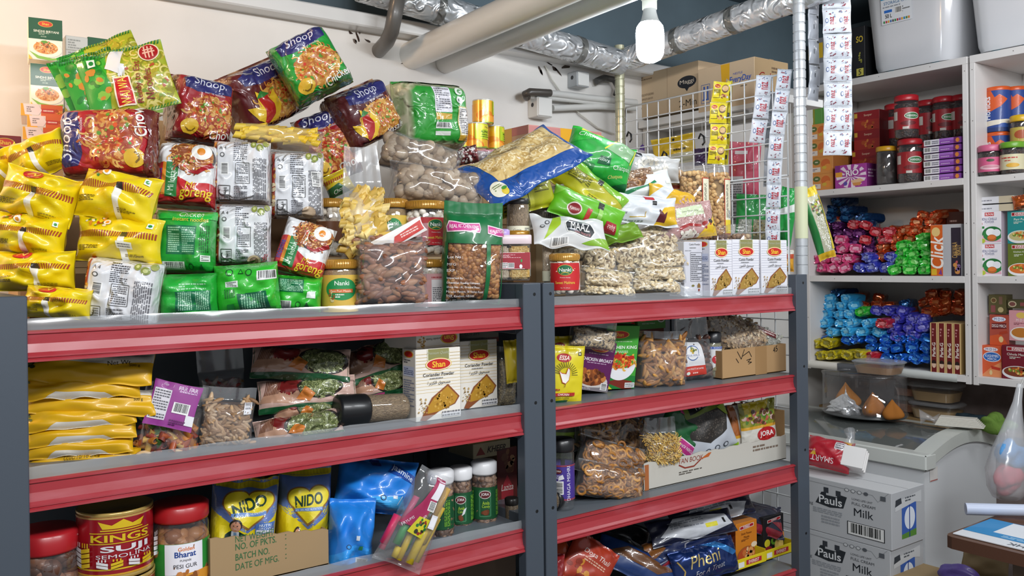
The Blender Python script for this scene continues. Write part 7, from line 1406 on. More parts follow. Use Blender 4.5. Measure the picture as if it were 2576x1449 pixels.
carton('shipping_carton','brown carton with blue lettering and torn yellow tape, in front on the corner shelf','carton',1757,1899,176,285,('X',2.235),.17,{'*':'#d2b898','top':'#a58c70','right':'#a88f6c'},ang=-90,mat='kraft',
    front=[('L',[(.06,.2),(.22,.2),(.22,.62),(.06,.62),(.06,.2)],.006,'#4a66a0'),('R',.10,.28,.13,.58,'#3f5fa8'),('R',.165,.28,.195,.58,'#3f5fa8'),('R',.08,.26,.2,.29,'#3f5fa8'),('P',[(.42,.98),(.58,.98),(.57,.6),(.52,.66),(.5,.52),(.46,.6),(.44,.5)],'#e0aa2c'),('T','EveryDay',.76,.58,.17,'#3a5fb0',{'b':.03,'W':.38,'sh':.2}),('T','NESTLE',.72,.72,.05,'#3a5fb0',{'W':.16}),('X',.76,.4,.92,.44,1,'#6a5a48')],right=[('T','Gul',.3,.6,.2,'#8a2a24',{'sh':.3}),('X',.5,.7,.9,.86,2,'#6e5a46')],extra=seam_flaps)
pipe('hanging_cable','dark conduit with clips crossing the blue-grey upper wall on the right','cable',[np.array([XW-.03,.84,2.36]),np.array([XW-.03,.3,2.36]),np.array([XW-.03,-.2,2.36])],.010,'#3a4852','plastic',(.3,.7),'#33404a',seg=8)

# ================================================================ light bulb
r=empty('light_bulb','glowing white screw-in light bulb hanging over the shelves','lamp',BULB+np.array([0,0,.06]));rb=.035
simple('bulb_glow','#ffffff',.3,emit=('#e9f2ff',BULB_STRENGTH));b=MB();lathe_geo(b,[(0,-.125),(.014,-.124),(.026,-.118),(.033,-.106),(rb,-.088),(rb,-.05),(.033,-.036),(.026,-.026)],'#fff',32);b.build('glowing_globe','bulb_glow',r)
b=MB();lathe_geo(b,[(.026,-.026),(.021,-.016),(.017,.0),(.016,.012)],'#d9dcd8',28);b.build('bulb_neck','plastic',r)
b=MB();lathe_geo(b,[(.013,.008),(.0185,.008),(.0185,.03),(.021,.032),(.021,.045),(.013,.055),(.006,.07),(0,.07)],'#c9cabc',28);b.build('lamp_holder','plastic',r)
b=MB();tube_geo(b,[(0,0,.068),(.003,.002,.2),(0,0,ZC-r.location.z)],.003,'#d9d9d2',8);b.build('hanging_cord','plastic',r)

# ================================================================ white wall shelving on the right
XS=3.10;WHS='#d6d3d1'
def zx(px,py):return PX(px,py,XS)[2]
zt0,zt1,zt2,zt3=zx(2440,140),zx(2230,464),zx(2230,694),zx(2230,926)
yL,yD,yR=PX(2026,600,XS)[1],PX(2441,600,XS)[1],-.62
MATS['white_board']=print_mat('white_laminate',.5,.1,.1,20,dist=.001)
for nm,lab,ya,yb_ in(('board_shelving','left bay of the white board shelving on the right, full of biscuits',yL,yD+.004),('board_shelving','right bay of the white board shelving, cut off by the photo edge',yD-.004,yR)):
    r=empty(nm,lab,'shelving',(XS+.17,(ya+yb_)/2,zt3-.03));ox,oy,oz=r.location
    for z in(zt1,zt2,zt3):
        b=MB();box_geo(b,XS-ox,XW-.004-ox,min(ya,yb_)-oy+.018,max(ya,yb_)-oy-.018,z-.024-oz,z-oz,WHS,.001);b.build('shelf_board','white_board',r,smooth=False)
    b=MB();box_geo(b,XS-ox,XW-.004-ox,min(ya,yb_)-oy,max(ya,yb_)-oy,zt0-.026-oz,zt0-oz,WHS,.001);b.build('top_board','white_board',r,smooth=False)
    for y in(ya,yb_):
        s=-.018 if y==max(ya,yb_)else.0
        b=MB();box_geo(b,XS-ox,XW-.004-ox,y+s-oy,y+s+.018-oy,zt3-.03-oz,zt0-.026-oz,WHS,.001);b.build('side_board','white_board',r,smooth=False)
    b=MB()
    for y in(ya,yb_):
        s=-.009 if y==max(ya,yb_)else.009
        for z in np.linspace(zt3,zt0-.05,7):b.add([(XS-ox-.0004,y+s-oy+q[0],z-oz+q[1])for q in ell(0,0,.0016,.0016,8)],[tuple(range(8))],'#4a4440')
    for z in(zt1,zt2,zt3,zt0):
        for t in(.2,.5,.8):b.add([(XS-ox-.0004,ya+(yb_-ya)*t-oy+q[0],z-.012-oz+q[1])for q in ell(0,0,.0016,.0016,8)],[tuple(range(8))],'#4a4440')
    b.build('screw_head','plastic',r)
def wcart(name,lab,x0,x1,yt,yb,X,d,cols,front=(),right=(),cat='carton',group=None,ang=-90,mat='card',z=None,seed=1):
    o=carton(name,lab,cat,x0,x1,yt,yb,('X',XS+X),d,cols,front=front,right=right,ang=ang,mat=mat,group=group,seed=seed)
    if z is not None:o.location.z=z
    return o
def stack(z0,n,h):return[z0+i*(h+.0006)for i in range(n)]
def tea(c):return[('R',0,0,1,1,c),('E',.42,.7,.13,.16,'#5a6a34'),('R',.37,.68,.47,.73,'#dfe0c8'),('R',.24,.12,.56,.4,'#d9cfc4'),('X',.28,.18,.52,.34,2,'#5a4a6a'),('E',.74,.6,.16,.26,'#c9662a'),('E',.82,.36,.13,.2,'#d98a3a'),('E',.70,.36,.08,.1,'#c9a83a')]
m_=depth(PX(2060,440,XS))/F;hb=42*m_
TG='orange tea cartons stacked at the left end'
for i,z in enumerate(stack(zt1,4,hb)):
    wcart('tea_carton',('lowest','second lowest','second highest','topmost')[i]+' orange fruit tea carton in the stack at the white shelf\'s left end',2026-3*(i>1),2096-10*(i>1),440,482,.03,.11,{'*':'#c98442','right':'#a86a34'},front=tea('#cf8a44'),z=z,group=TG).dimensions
wcart('tea_carton','green tea carton on top of the orange fruit tea cartons, left end',2026,2070,440,483,.035,.11,{'*':'#4f8a3c'},front=tea('#5a9442')[:5]+[('R',.5,.0,.6,1,'#8a8a2c')],z=zt1+4*(hb+.0006)+.0006)
for i,z in enumerate(stack(zt1,3,hb)):wcart('tea_carton',('lowest','middle','upper')[i]+' orange carton end behind the pink and white swirl carton',2100,2140,436,478,.16,.1,{'*':'#b8783c'},front=[('E',.5,.5,.3,.3,'#5a5a2c')],z=z,group='orange carton ends behind the swirl carton')
hs=48*m_
for i,z in enumerate(stack(zt1,4,hs)):
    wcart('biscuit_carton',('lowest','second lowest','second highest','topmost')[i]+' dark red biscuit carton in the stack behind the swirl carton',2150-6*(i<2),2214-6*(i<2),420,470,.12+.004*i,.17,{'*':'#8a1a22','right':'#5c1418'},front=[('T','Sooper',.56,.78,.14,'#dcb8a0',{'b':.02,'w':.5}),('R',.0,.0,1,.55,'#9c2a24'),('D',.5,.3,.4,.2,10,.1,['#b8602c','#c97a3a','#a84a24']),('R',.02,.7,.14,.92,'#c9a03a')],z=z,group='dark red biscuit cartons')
def rio():
    d=[('R',0,0,1,1,'#a03a94')]
    for k in range(12):a0=k*math.pi/6;a1=a0+.28;d.append(('P',[(.52,.5),(.52+.48*math.cos(a0),.5+.5*math.sin(a0)),(.52+.48*math.cos(a1),.5+.5*math.sin(a1))],'#e2cfe0'))
    return d+[('R',.0,.62,.16,1,'#7a2a7a'),('R',.02,.5,.24,.7,'#d9982c'),('P',[(.3,.5),(.36,.76),(.78,.8),(.82,.54),(.6,.46)],'#9c3a90'),('T','RIO',.56,.64,.26,'#e8e6ea',{'b':.05,'W':.4,'rot':4}),('P',[(.5,.3),(.8,.38),(.94,.26),(.6,.16)],'#d9b08a'),('P',[(.56,.2),(.86,.22),(.8,.08),(.6,.08)],'#c98a4a'),('E',.34,.2,.06,.09,'#5a4aa0')]
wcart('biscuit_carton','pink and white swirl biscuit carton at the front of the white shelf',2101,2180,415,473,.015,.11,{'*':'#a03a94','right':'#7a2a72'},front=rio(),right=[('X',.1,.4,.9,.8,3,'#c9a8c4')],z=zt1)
def wjar(name,lab,cx,yt,yb,w,X,lid,wrap=None,z=(.1,.7),items=(),inside=None,group=None,off=0,zb=None,body='jar_plastic',fill=.9):
    k0=jar(name,lab,'jar',cx,yt,yb,w,('X',XS+X),lid=lid,inside=inside,wrap=wrap,z=z,items=items,off=off,group=group,body=body,fill=fill)
    if zb is not None:k0.location.z=zb
    return k0
PKL=('grain',grain_mat('dark_pickle',['#2c1a16','#1c1210','#3a2420','#4a3020'],120))
RL=('#a81c26',.13,1.0)
def pick():return[('R',0,0,1,1,'#96141e'),('E',.7,.62,.2,.16,'#d9e0d4'),('E',.7,.62,.18,.13,'#2a6a34'),('T','SHANGRILA',.7,.62,.1,'#e6e8e2',{'w':.3,'b':.02}),('R',.16,.44,.32,.84,'#c9c2ba'),('E',.6,.28,.2,.1,'#6a1018'),('R',.46,.0,.6,.12,'#c9c2ba')]
PG='red-lidded pickle jars on the white shelf'
pj=wjar('pickle_jar','red-lidded pickle jar with red label standing at the front, beside the purple boxes',2290,353,463,58,.03,RL,'#96141e',(.24,.8),pick(),PKL,PG,off=-10,zb=zt1)
hp=(463-353)*depth(PX(2290,463,XS+.03))/F
wjar('pickle_jar','red-lidded pickle jar stacked on top of the front one',2281,244,354,57,.03,RL,'#96141e',(.24,.8),pick(),PKL,PG,off=-10,zb=zt1+hp+.001)
for i,(lab,cx,yt,X,zb)in enumerate((('red-lidded pickle jar low behind the purple boxes, left one',2376,353,.19,0),('upper red-lidded pickle jar above the purple boxes',2376,240,.19,1),('upper red-lidded pickle jar half hidden at the right board',2423,232,.20,1),('lower red-lidded pickle jar at the right board behind the purple boxes',2426,340,.20,0),('red-lidded pickle jar in the back row between the two tall stacks',2336,256,.24,1),('lower red-lidded pickle jar in the back row',2334,360,.24,0),('red-lidded pickle jar half hidden left of the tall front stack',2255,272,.24,1),('lower red-lidded jar in the shade left of the front pickle stack',2250,372,.25,0))):
    h_=110
    wjar('pickle_jar',lab,cx,yt,yt+h_,54,X,RL,'#96141e',(.24,.8),pick(),PKL,PG,off=-20+7*i,zb=zt1+(hp+.001)*zb)
wjar('syrup_bottle','brown jar with yellow lid between the swirl carton and the pickle jar',2231,370,467,50,.035,('#c9961c',.12,1.0),None,inside=('grain',grain_mat('dark_syrup',['#1c1412','#241a16','#30221c'],30)),zb=zt1,fill=.96)
hq=15.6*m_
for i,z in enumerate(stack(zt1,6,hq)):
    wcart('soap_carton',('lowest','second','third','fourth','fifth','topmost')[i]+' thin purple and white carton in the stack of six, counting from the shelf',2324+(i%2),2418+(i%3),440,455,.02,.09,{'*':'#8a4aa8'},front=[('R',0,0,.42,1,'#dcd9e2'),('B',.02,.1,.2,.9),('X',.22,.2,.4,.8,2,'#6a6a78'),('R',.42,.6,.8,1,'#a06ac0'),('X',.46,.2,.7,.5,1,'#c9a8d8'),('R',.8,0,.92,1,'#6a2a6a'),('E',.9,.5,.05,.36,'#d9863a')],z=z,group='thin purple cartons in a stack')
# right bay, top row
def horl():return[('R',0,0,1,1,'#1f3f86'),('P',[(.0,.5),(.4,.5),(.55,.72),(.4,1),(.0,1)],'#c9521c'),('P',[(.4,.5),(.62,.6),(.8,.78),(.6,.9),(.3,.7)],'#c9521c'),('T','Horlicks',.3,.58,.16,'#e2e6ee',{'rot':90,'b':.03,'w':.6}),('P',[(.1,.12),(.9,.2),(.9,.3),(.1,.26)],'#d9d2c2'),('E',.7,.12,.14,.08,'#2a52a0'),('R',0,0,1,.1,'#16306a')]
OL=('#c9521c',.09,1.02)
hh1=113*depth(PX(2510,440,XS+.12))/F
for i,(lab,cx,X,zb)in enumerate((('blue and orange malt drink jar, upper front one in the right white bay',2511,.12,1),('blue and orange malt drink jar behind the upper front one',2556,.17,1),('lower malt drink jar mostly hidden by the pink-lidded jar',2511,.12,0),('lower malt drink jar at the back of the right white bay',2556,.17,0))):
    k=wjar('malt_drink_jar',lab,cx,210,323,58-4*(i%2),X,OL,'#1f3f86',(.0,1.0),horl(),None,'malt drink jars',off=-12,zb=zt1+hh1*zb+.001)
wjar('drink_jar','pink-lidded jar with pink label at the front of the right white bay',2492,366,444,54,.03,('#d0668a',.2,1.04),'#cf5a84',(.16,.74),[('E',.5,.78,.1,.1,'#3a4a2c'),('E',.5,.3,.3,.16,'#e6b8c4'),('E',.5,.34,.2,.09,'#c98a9a')],('grain',PKL[1]),zb=zt1)
wjar('drink_jar','green-lidded dark jar with cream label in the right white bay',2548,361,442,56,.03,('#6aa02c',.18,1.04),'#d2cba8',(.16,.74),[('X',.2,.7,.8,.84,1,'#b8302c'),('X',.3,.54,.7,.64,1,'#b8302c'),('E',.5,.28,.16,.14,'#d9a83a')],('grain',PKL[1]),zb=zt1)
wjar('drink_jar','yellow-lidded dark jar behind the green-lidded one at the photo edge',2570,288,366,50,.10,('#d2a81c',.2,1.04),'#b8a44a',(.16,.74),[('E',.5,.5,.2,.3,'#a8502c')],('grain',PKL[1]),zb=zt1+.10)
box_top=wcart('drink_carton','plain dark carton under the yellow-lidded jar at the photo edge',2556,2600,380,440,.075,.1,{'*':'#3a2a24'},z=zt1);box_top.scale.z=.0985/box_top.dimensions.z
# right bay, middle row
def suvai():return[('R',0,0,1,1,'#e0dce2'),('R',.3,.86,.7,.97,'#b81c24'),('T','SUVAI',.5,.915,.07,'#f2ecec',{'b':.04,'w':.34}),('T','IDLI CHILLI',.5,.77,.075,'#3a4a7a',{'b':.02,'w':.62}),('T','POWDER',.5,.68,.07,'#3a4a7a',{'b':.02,'w':.4}),('R',.06,.6,.2,.66,'#b8242a'),('R',.06,.48,.28,.55,'#2f7a3c'),('E',.62,.3,.44,.24,'#1f6a34'),('P',ell(.5,.06,.5,.26,20,0,180),'#d9a8b8'),('E',.62,.28,.4,.2,'#2a7a3c'),('E',.55,.36,.2,.12,'#eceef0'),('E',.8,.34,.18,.11,'#e4e6ea'),('E',.6,.19,.2,.1,'#b8622c'),('E',.6,.21,.16,.06,'#d97a3a'),('E',.2,.1,.12,.07,'#a8b83a')]
def ever(c,t,dish):return[('R',0,0,1,1,c),('R',.16,.84,.9,.96,'#d9d2ce'),('R',.18,.855,.88,.945,'#9c1a22'),('T','EVEREST',.53,.9,.07,'#f0eae8',{'b':.03,'w':.62}),('T',t,.5,.74,.07,'#e2e6da',{'w':.66}),('X',.25,.6,.75,.68,2,'#c9cdbf'),('E',.5,.2,.5,.2,'#dcdcdc'),('E',.5,.23,.44,.15,dish),('D',.5,.25,.36,.1,26,.05,['#d98a3a','#b84a1c','#7a3a1c','#6a8a2c','#e0b870'])]
hv=80*depth(PX(2486,690,XS+.04))/F
SG='white chilli powder cartons with a rice cake picture'
for i,z in enumerate(stack(zt2,2,hv)):
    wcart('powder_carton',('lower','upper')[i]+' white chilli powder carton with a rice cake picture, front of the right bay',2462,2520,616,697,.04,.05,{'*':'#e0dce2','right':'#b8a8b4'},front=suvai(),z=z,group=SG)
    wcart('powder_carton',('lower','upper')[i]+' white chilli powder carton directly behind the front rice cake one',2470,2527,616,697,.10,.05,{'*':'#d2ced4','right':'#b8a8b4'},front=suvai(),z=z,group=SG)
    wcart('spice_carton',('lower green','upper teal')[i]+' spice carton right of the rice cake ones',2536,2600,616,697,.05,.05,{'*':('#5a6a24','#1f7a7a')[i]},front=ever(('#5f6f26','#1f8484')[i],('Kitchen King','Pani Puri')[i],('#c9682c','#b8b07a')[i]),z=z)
for i,z in enumerate(stack(zt2+2*(hv+.0012),2,17*m_)):wcart('powder_carton',('lower','upper')[i]+' flat white carton lying on the rice cake cartons',2455,2550,500,517,.04,.11,{'*':'#d9d9de','right':'#b8ab94'},front=[('X',.04,.3,.6,.6,1,'#8a8a94'),('R',.62,0,1,1,'#c2b69c')],z=z,group='flat white cartons on the rice cake cartons')
packet('snack_packet','small orange packet on top of the flat white cartons at the photo edge','packet',2572,507,50,34,('X',XS+.05),.04,'#b8561c',[],10,62,mat='foil',seed=420,**SX)
# right bay, lowest row
def mdh(c,t,b2):return[('R',0,0,1,1,c),('E',.5,.86,.36,.08,'#d9dce8'),('T','M D H',.5,.86,.09,'#2a3a8a',{'b':.03,'w':.5}),('P',[(.1,.52),(.9,.56),(.88,.74),(.12,.72)],b2),('T',t,.5,.64,.1,'#ece6e2',{'b':.03,'w':.74}),('P',[(0,0),(1,0),(.6,.38),(0,.3)],'#c9562c'),('E',.6,.2,.12,.1,'#d9c08a'),('P',[(.5,.34),(.96,.42),(.9,.5),(.52,.44)],'#a83a24')]
hk=78*depth(PX(2492,940,XS+.04))/F
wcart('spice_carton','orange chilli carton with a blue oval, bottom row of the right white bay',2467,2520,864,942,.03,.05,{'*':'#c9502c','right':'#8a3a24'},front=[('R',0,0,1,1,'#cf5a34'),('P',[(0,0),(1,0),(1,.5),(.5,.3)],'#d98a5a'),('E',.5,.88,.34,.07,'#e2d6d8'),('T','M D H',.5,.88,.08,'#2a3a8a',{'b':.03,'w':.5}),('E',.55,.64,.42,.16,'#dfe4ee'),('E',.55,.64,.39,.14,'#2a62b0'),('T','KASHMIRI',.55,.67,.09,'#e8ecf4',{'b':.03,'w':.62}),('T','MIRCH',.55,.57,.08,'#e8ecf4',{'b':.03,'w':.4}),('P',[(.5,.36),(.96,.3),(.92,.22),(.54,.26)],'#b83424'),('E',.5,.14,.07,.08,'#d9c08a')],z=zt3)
wcart('spice_carton','maroon spice carton with a bean dish, bottom row at the photo edge',2521,2600,866,950,.02,.05,{'*':'#6a1424'},front=ever('#6f1626','Chhole Masala','#7a3a24'),z=zt3)
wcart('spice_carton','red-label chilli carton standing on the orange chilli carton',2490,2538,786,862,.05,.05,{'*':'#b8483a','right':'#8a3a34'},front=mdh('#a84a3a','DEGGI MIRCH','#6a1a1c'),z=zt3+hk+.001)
wcart('spice_carton','pink spice carton with a curry bowl, right of the red-label chilli carton',2539,2600,786,862,.05,.05,{'*':'#c98a90'},front=[('R',0,0,1,1,'#d0949a'),('E',.5,.84,.2,.1,'#d9b85a'),('T','M D H',.5,.68,.08,'#e6dadc',{'w':.4,'b':.02}),('X',.2,.52,.8,.6,2,'#7a3a44'),('E',.5,.24,.46,.22,'#e0dcd8'),('E',.5,.27,.4,.16,'#b8742c')],z=zt3+.128)
h2=78*depth(PX(2514,862,XS+.05))/F
wcart('spice_carton','olive brown carton on top of the red-label chilli carton',2487,2531,738,786,.06,.05,{'*':'#5a5330'},front=[('E',.3,.7,.16,.14,'#b8a87a'),('E',.3,.7,.13,.11,'#6a4a2c'),('R',.6,.5,.8,.9,'#7a5a4a'),('E',.7,.22,.16,.14,'#b8a87a'),('R',.14,.08,.4,.44,'#8a4a4a')],z=zt3+hk+h2+.002)
wcart('spice_carton','flat olive brown carton beside the upright one at the photo edge',2534,2600,764,786,.06,.05,{'*':'#4f4a2e'},front=[('E',.2,.5,.16,.34,'#c9bc9a'),('E',.2,.5,.12,.24,'#7a4a44'),('R',.5,.3,.9,.7,'#8a4a4a')],z=zt3+.128+h2+.002)
# click box and slim slabs in the left bay
wcart('biscuit_carton','orange and grey biscuit carton standing upright at the right board',2342,2419,566,694,.02,.14,{'*':'#b2b2b6'},front=[('R',0,0,.40,1,'#cf5e1c'),('E',.18,.86,.14,.09,'#e0c07a'),('T','Click',.2,.46,.27,'#eee6de',{'rot':90,'b':.03,'sh':.2,'w':1.05}),('R',.02,.02,.2,.14,'#d9b02c'),('P',[(.26,.04),(.38,.02),(.34,.14)],'#7a3a8a'),('R',.68,0,1,.93,'#2a2230'),('T','CHAI WALA',.79,.5,.1,'#c9a05a',{'rot':90,'b':.02,'w':.5}),('T','BISKUT',.9,.5,.1,'#c9a05a',{'rot':90,'b':.02,'w':.34}),('D',.84,.16,.12,.12,12,.04,['#b85a5a','#c98a4a','#8a6aa0'])],z=zt2)
wcart('biscuit_carton','dark brown carton up in the corner behind the orange and grey one',2381,2424,492,560,.17,.14,{'*':'#4f2a22'},front=[('X',.2,.6,.8,.72,1,'#c9a8a0'),('E',.28,.3,.16,.14,'#6a7aa8'),('E',.8,.3,.16,.14,'#5a7ab0'),('R',.5,.02,.8,.12,'#c9a03a')],z=zt2+.135)
wcart('biscuit_carton','grey carton hidden behind the orange one, carrying the dark brown carton',2384,2424,590,690,.17,.14,{'*':'#5a5458'},z=zt2).scale.z=1.0
o_=[o for o in C.objects if o.get('label','').startswith('grey carton hidden')][0];o_.scale.z=.134/o_.dimensions.z
def parle():return[('R',0,0,.16,1,'#d2b27a'),('R',.86,0,1,1,'#d2b27a'),('R',.16,0,.86,1,'#6a1a1c'),('T','Parle-G',.5,.46,.07,'#e6dcd4',{'rot':90,'b':.04,'w':2.8}),('E',.5,.16,.3,.07,'#d9b8a0'),('P',ell(.5,.19,.32,.06,12,-10,190),'#2a1a16'),('X',.3,.72,.7,.9,3,'#c98a8a')]
for i in range(4):
    x0=2341+i*19.5;wcart('biscuit_carton',('leftmost','second','third','rightmost')[i]+' tall slim cream and maroon biscuit carton at the right end of the lower heap',x0,x0+18,806,930+i,.01,.16,{'*':'#cfb07c','right':'#a88a58'},front=parle(),z=zt3,group='slim cream and maroon biscuit cartons')
# ---- heaps of wrapped biscuit packets, every packet an object of its own
def roll_mesh(name,col,col2,mat,w=.049,h=.040,L=.10,seed=0):
    g=random.Random(seed);b=MB();sec=[]
    for y,sw,sh in((.006,.55,.40),(0,.88,.78),(.005,.98,.94),(.014,1.0,1.0),(.03,.98,.99),(L*.5,1,1),(L-.02,.99,.98),(L-.006,.96,.9),(L,.8,.6)):
        ring=[]
        for k in range(20):
            t=2*math.pi*k/20;c,s=math.cos(t),math.sin(t);q=(abs(c)**4.5+abs(s)**4.5)**(-1/4.5);j=1+g.uniform(-.09,.09)*(y<.02)
            ring.append((c*q*w/2*sw*j,y+g.uniform(-.004,.004)*(y<.02),s*q*h/2*sh*j+h/2))
        sec.append(ring)
    v=[p for r_ in sec for p in r_];f=[(i*20+k,i*20+(k+1)%20,(i+1)*20+(k+1)%20,(i+1)*20+k)for i in range(len(sec)-1)for k in range(20)]
    cc=np.tile(np.array(lin(col)),(len(v),1));c2=np.array(lin(col2))
    for i in range(len(v)):
        if(20<=i<100 and g.random()<.16)or(v[i][0]<-w*.3 and 60<i<130):cc[i]=c2
    b.add(v,f,cc);b.add(sec[0][::-1],[tuple(range(20))],col2)
    o=b.build(name,mat,smooth=False);return o
COL={'pink':('#c2386e','#dca8bc','film'),'royal blue':('#2a34a0','#8a94cc','film'),'purple':('#4f1a58','#8a4a8e','foil'),'red':('#a81c2a','#c9787c','film'),'orange':('#c2481a','#d9986a','foil'),'green':('#22a82a','#7ccc6a','film'),'dark blue':('#123a6a','#2a6aa0','foil'),
       'yellow':('#bfae14','#8a8434','film'),'shiny blue':('#1660c8','#4a98e6','foil'),'light blue':('#35a4da','#86cde8','film'),'violet blue':('#3434a4','#8280c8','film'),'copper':('#b2461c','#d07a44','foil')}
ORD=['first','second','third','fourth','fifth','sixth','seventh','eighth','ninth','tenth']
_RM={}
def heap(colour,where,rows,dX=.02):
    for ri,(py,xa,xb,n)in enumerate(rows):
        for i in range(n):
            x=xa+(xb-xa)*(i/max(1,n-1)if n>1 else.5)+RNG.uniform(-4,4);var=(ri+i)%3;k=(colour,var)
            p=PX(x,py+9,XS+dX+.012*ri+RNG.uniform(0,.01))
            if k not in _RM:c=COL[colour];o=roll_mesh('biscuit_packet',c[0],c[1],c[2],seed=var+len(_RM),L=.11);_RM[k]=o
            else:o=_RM[k].copy();C.objects.link(o)
            o.location=p;o.rotation_euler=(RNG.uniform(-.06,.06),RNG.uniform(-.4,.4),-math.pi/2+RNG.uniform(-.4,.4));s=RNG.uniform(.86,1.0);o.scale=(s,1,s)
            rowname='bottom row' if ri==0 else ORD[ri]+' row up'
            pos_='only' if n==1 else('leftmost' if i==0 else 'rightmost' if i==n-1 else ORD[i]+' from left')
            tag(o,f'{colour} biscuit packet, {pos_}, {rowname} of that colour, {where} biscuit shelf','biscuits',f'{colour} biscuit packets, {where} heap')
UPH,LOH='upper','lower'
heap('pink',UPH,[(676,2036,2126,4),(654,2042,2128,4),(628,2118,2152,2),(606,2108,2108,1)])
heap('royal blue',UPH,[(676,2152,2228,3),(650,2176,2232,2)])
heap('purple',UPH,[(632,2058,2092,2),(632,2152,2182,2),(611,2070,2188,4),(590,2072,2158,4),(569,2070,2100,2)],.05)
heap('red',UPH,[(606,2178,2216,2),(586,2200,2232,2),(568,2138,2168,2)],.06)
heap('orange',UPH,[(648,2216,2216,1),(624,2208,2246,2),(604,2246,2284,2),(583,2240,2332,4),(562,2300,2336,2),(544,2318,2352,2),(558,2108,2108,1)],.06)
heap('green',UPH,[(682,2256,2324,3),(662,2260,2326,3),(641,2266,2328,3),(621,2274,2328,3),(600,2318,2318,1)],.015)
heap('dark blue',UPH,[(566,2176,2196,1),(550,2078,2164,3),(530,2088,2124,2),(511,2104,2104,1)],.10)
heap('yellow',LOH,[(896,2034,2152,5),(866,2040,2074,2)],.01)
heap('red',LOH,[(900,2176,2192,1),(818,2218,2218,1)],.01)
heap('shiny blue',LOH,[(905,2226,2326,4),(879,2194,2322,5),(857,2086,2326,8)],.03)
heap('light blue',LOH,[(838,2044,2204,5),(816,2040,2178,5),(794,2044,2134,4),(772,2054,2148,4),(753,2086,2126,2)],.055)
heap('green',LOH,[(786,2164,2164,1)],.06)
heap('violet blue',LOH,[(850,2248,2290,2),(828,2244,2322,3),(806,2254,2326,3),(784,2196,2262,3)],.06)
heap('copper',LOH,[(790,2282,2330,2),(772,2170,2236,3),(784,2350,2408,3),(763,2320,2410,4),(744,2346,2408,3),(750,2164,2204,2)],.14)
heap('dark blue',LOH,[(740,2052,2100,2),(768,2264,2290,1)],.13)
# masking tape on the lowest board
for lab,x0,x1,c in(('white paper tape along the left front edge of the lowest white board',2034,2106,'#d6d4cc'),('grey plastic tape in the middle of the lowest white board edge',2107,2204,'#4f5258'),('long clear-white tape on the right part of the lowest white board edge',2206,2408,'#c9cdca')):
    pa,pc=PX(x0,925,XS),PX(x1,940,XS);b=MB();n=10;ys=np.linspace(pa[1],pc[1],n+1);v=[]
    for i,y in enumerate(ys):j=.001*math.sin(i*2.3);v+=[(XS+.03,y,zt3+.0008),(XS-.0015,y,zt3+.001),(XS-.002,y,zt3-.026+j),(XS+.004,y,zt3-.0275)]
    b.add(v,[(i*4+j,i*4+j+1,(i+1)*4+j+1,(i+1)*4+j)for i in range(n)for j in range(3)],c);o=b.build('edge_tape','soft');tag(o,lab,'tape')
# ---- storage bins and black box on top of the white shelving
clear_mat('bin_plastic',tint=(.97,.96,.98),haze=.8,gloss=.07,rough=.15)
def bin_(lab,x0,x1,yb,d,hgt,label,seed):
    p=PX(x0,yb,XS+.02);y1=PX(x1,yb,XS+.02)[1];w=p[1]-y1;r=empty('storage_bin',lab,'storage box',(p[0],p[1],zt0+.012),-math.pi/2)
    def tub(b,i0,z0,z1,col):
        prof=[]
        for z,f in((z0,.0),(z0+.02,.006),(z1,.03)):
            ring=[]
            for k in range(40):
                t=2*math.pi*k/40;c,s=math.cos(t),math.sin(t);q=(abs(c)**9+abs(s)**9)**(-1/9)
                ring.append((w/2+c*q*(w/2-.02+f-i0),d/2+s*q*(d/2-.02+f-i0),z))
            prof.append(ring)
        v=[q for rg in prof for q in rg];b.add(v,[(i*40+k,i*40+(k+1)%40,(i+1)*40+(k+1)%40,(i+1)*40+k)for i in range(2)for k in range(40)],col);b.add(prof[0][::-1],[tuple(range(40))],col)
    b=MB();tub(b,0,0.0,hgt,'#fff');b.build('bin_body','bin_plastic',r)
    b=MB();tub(b,.02,.01,hgt*.7,'#e0d4dc');b.build('folded_contents','cloth',r)
    for x in(.08,w-.08):
        b=MB();lathe_geo(b,[(0,-.012),(.016,-.012),(.016,.004),(0,.004)],'#2a6a7a',16);o=b.build('castor','plastic',r);o.rotation_euler=(math.pi/2,0,0);o.location=(x,.03,.005)
    if label:
        f0=.012;b=MB();S=flat_face((w*.2,-.006+.02-.016,hgt*.50),(1,0,0),(0,-.08,.996),w*.36,.125);b.add(S(np.array([0,1,1,0]),np.array([0,0,1,1]))[0],[(0,1,2,3)],'#d9dde2')
        design(b,S,w*.36,.125,[('R',0,.74,1,1,'#2a8ab8'),('T','EZ',.1,.86,.14,'#e6eef2',{'b':.03}),('T','STORAGE CASE',.52,.62,.09,'#2a6a9a',{'W':.84}),('X',.06,.48,.9,.54,1,'#8a9098'),('R',.1,.34,.36,.42,'#2a6ac0'),('T','50 L',.24,.24,.12,'#23262a',{'b':.03,'w':.22}),('B',.46,.26,.68,.46),('X',.7,.26,.94,.46,3,'#777')]+[('R',.06+.074*k,.04,.11+.074*k,.11,c)for k,c in enumerate(['#3a8a4a','#b8343a','#d9a02c','#3a6aa8','#4a4a4a','#3a8a4a','#b8343a','#8a5aa0','#d9a02c','#2a8ab8','#5a8a3a','#d9862c'])],flat=True);b.build('product_label','paper',r)
bin_('translucent storage bin with a blue and white label on top of the white shelving',2180,2398,178,.32,.34,True,1)
bin_('bluish translucent storage bin at the top right corner of the photo',2436,2640,128,.32,.34,False,2)
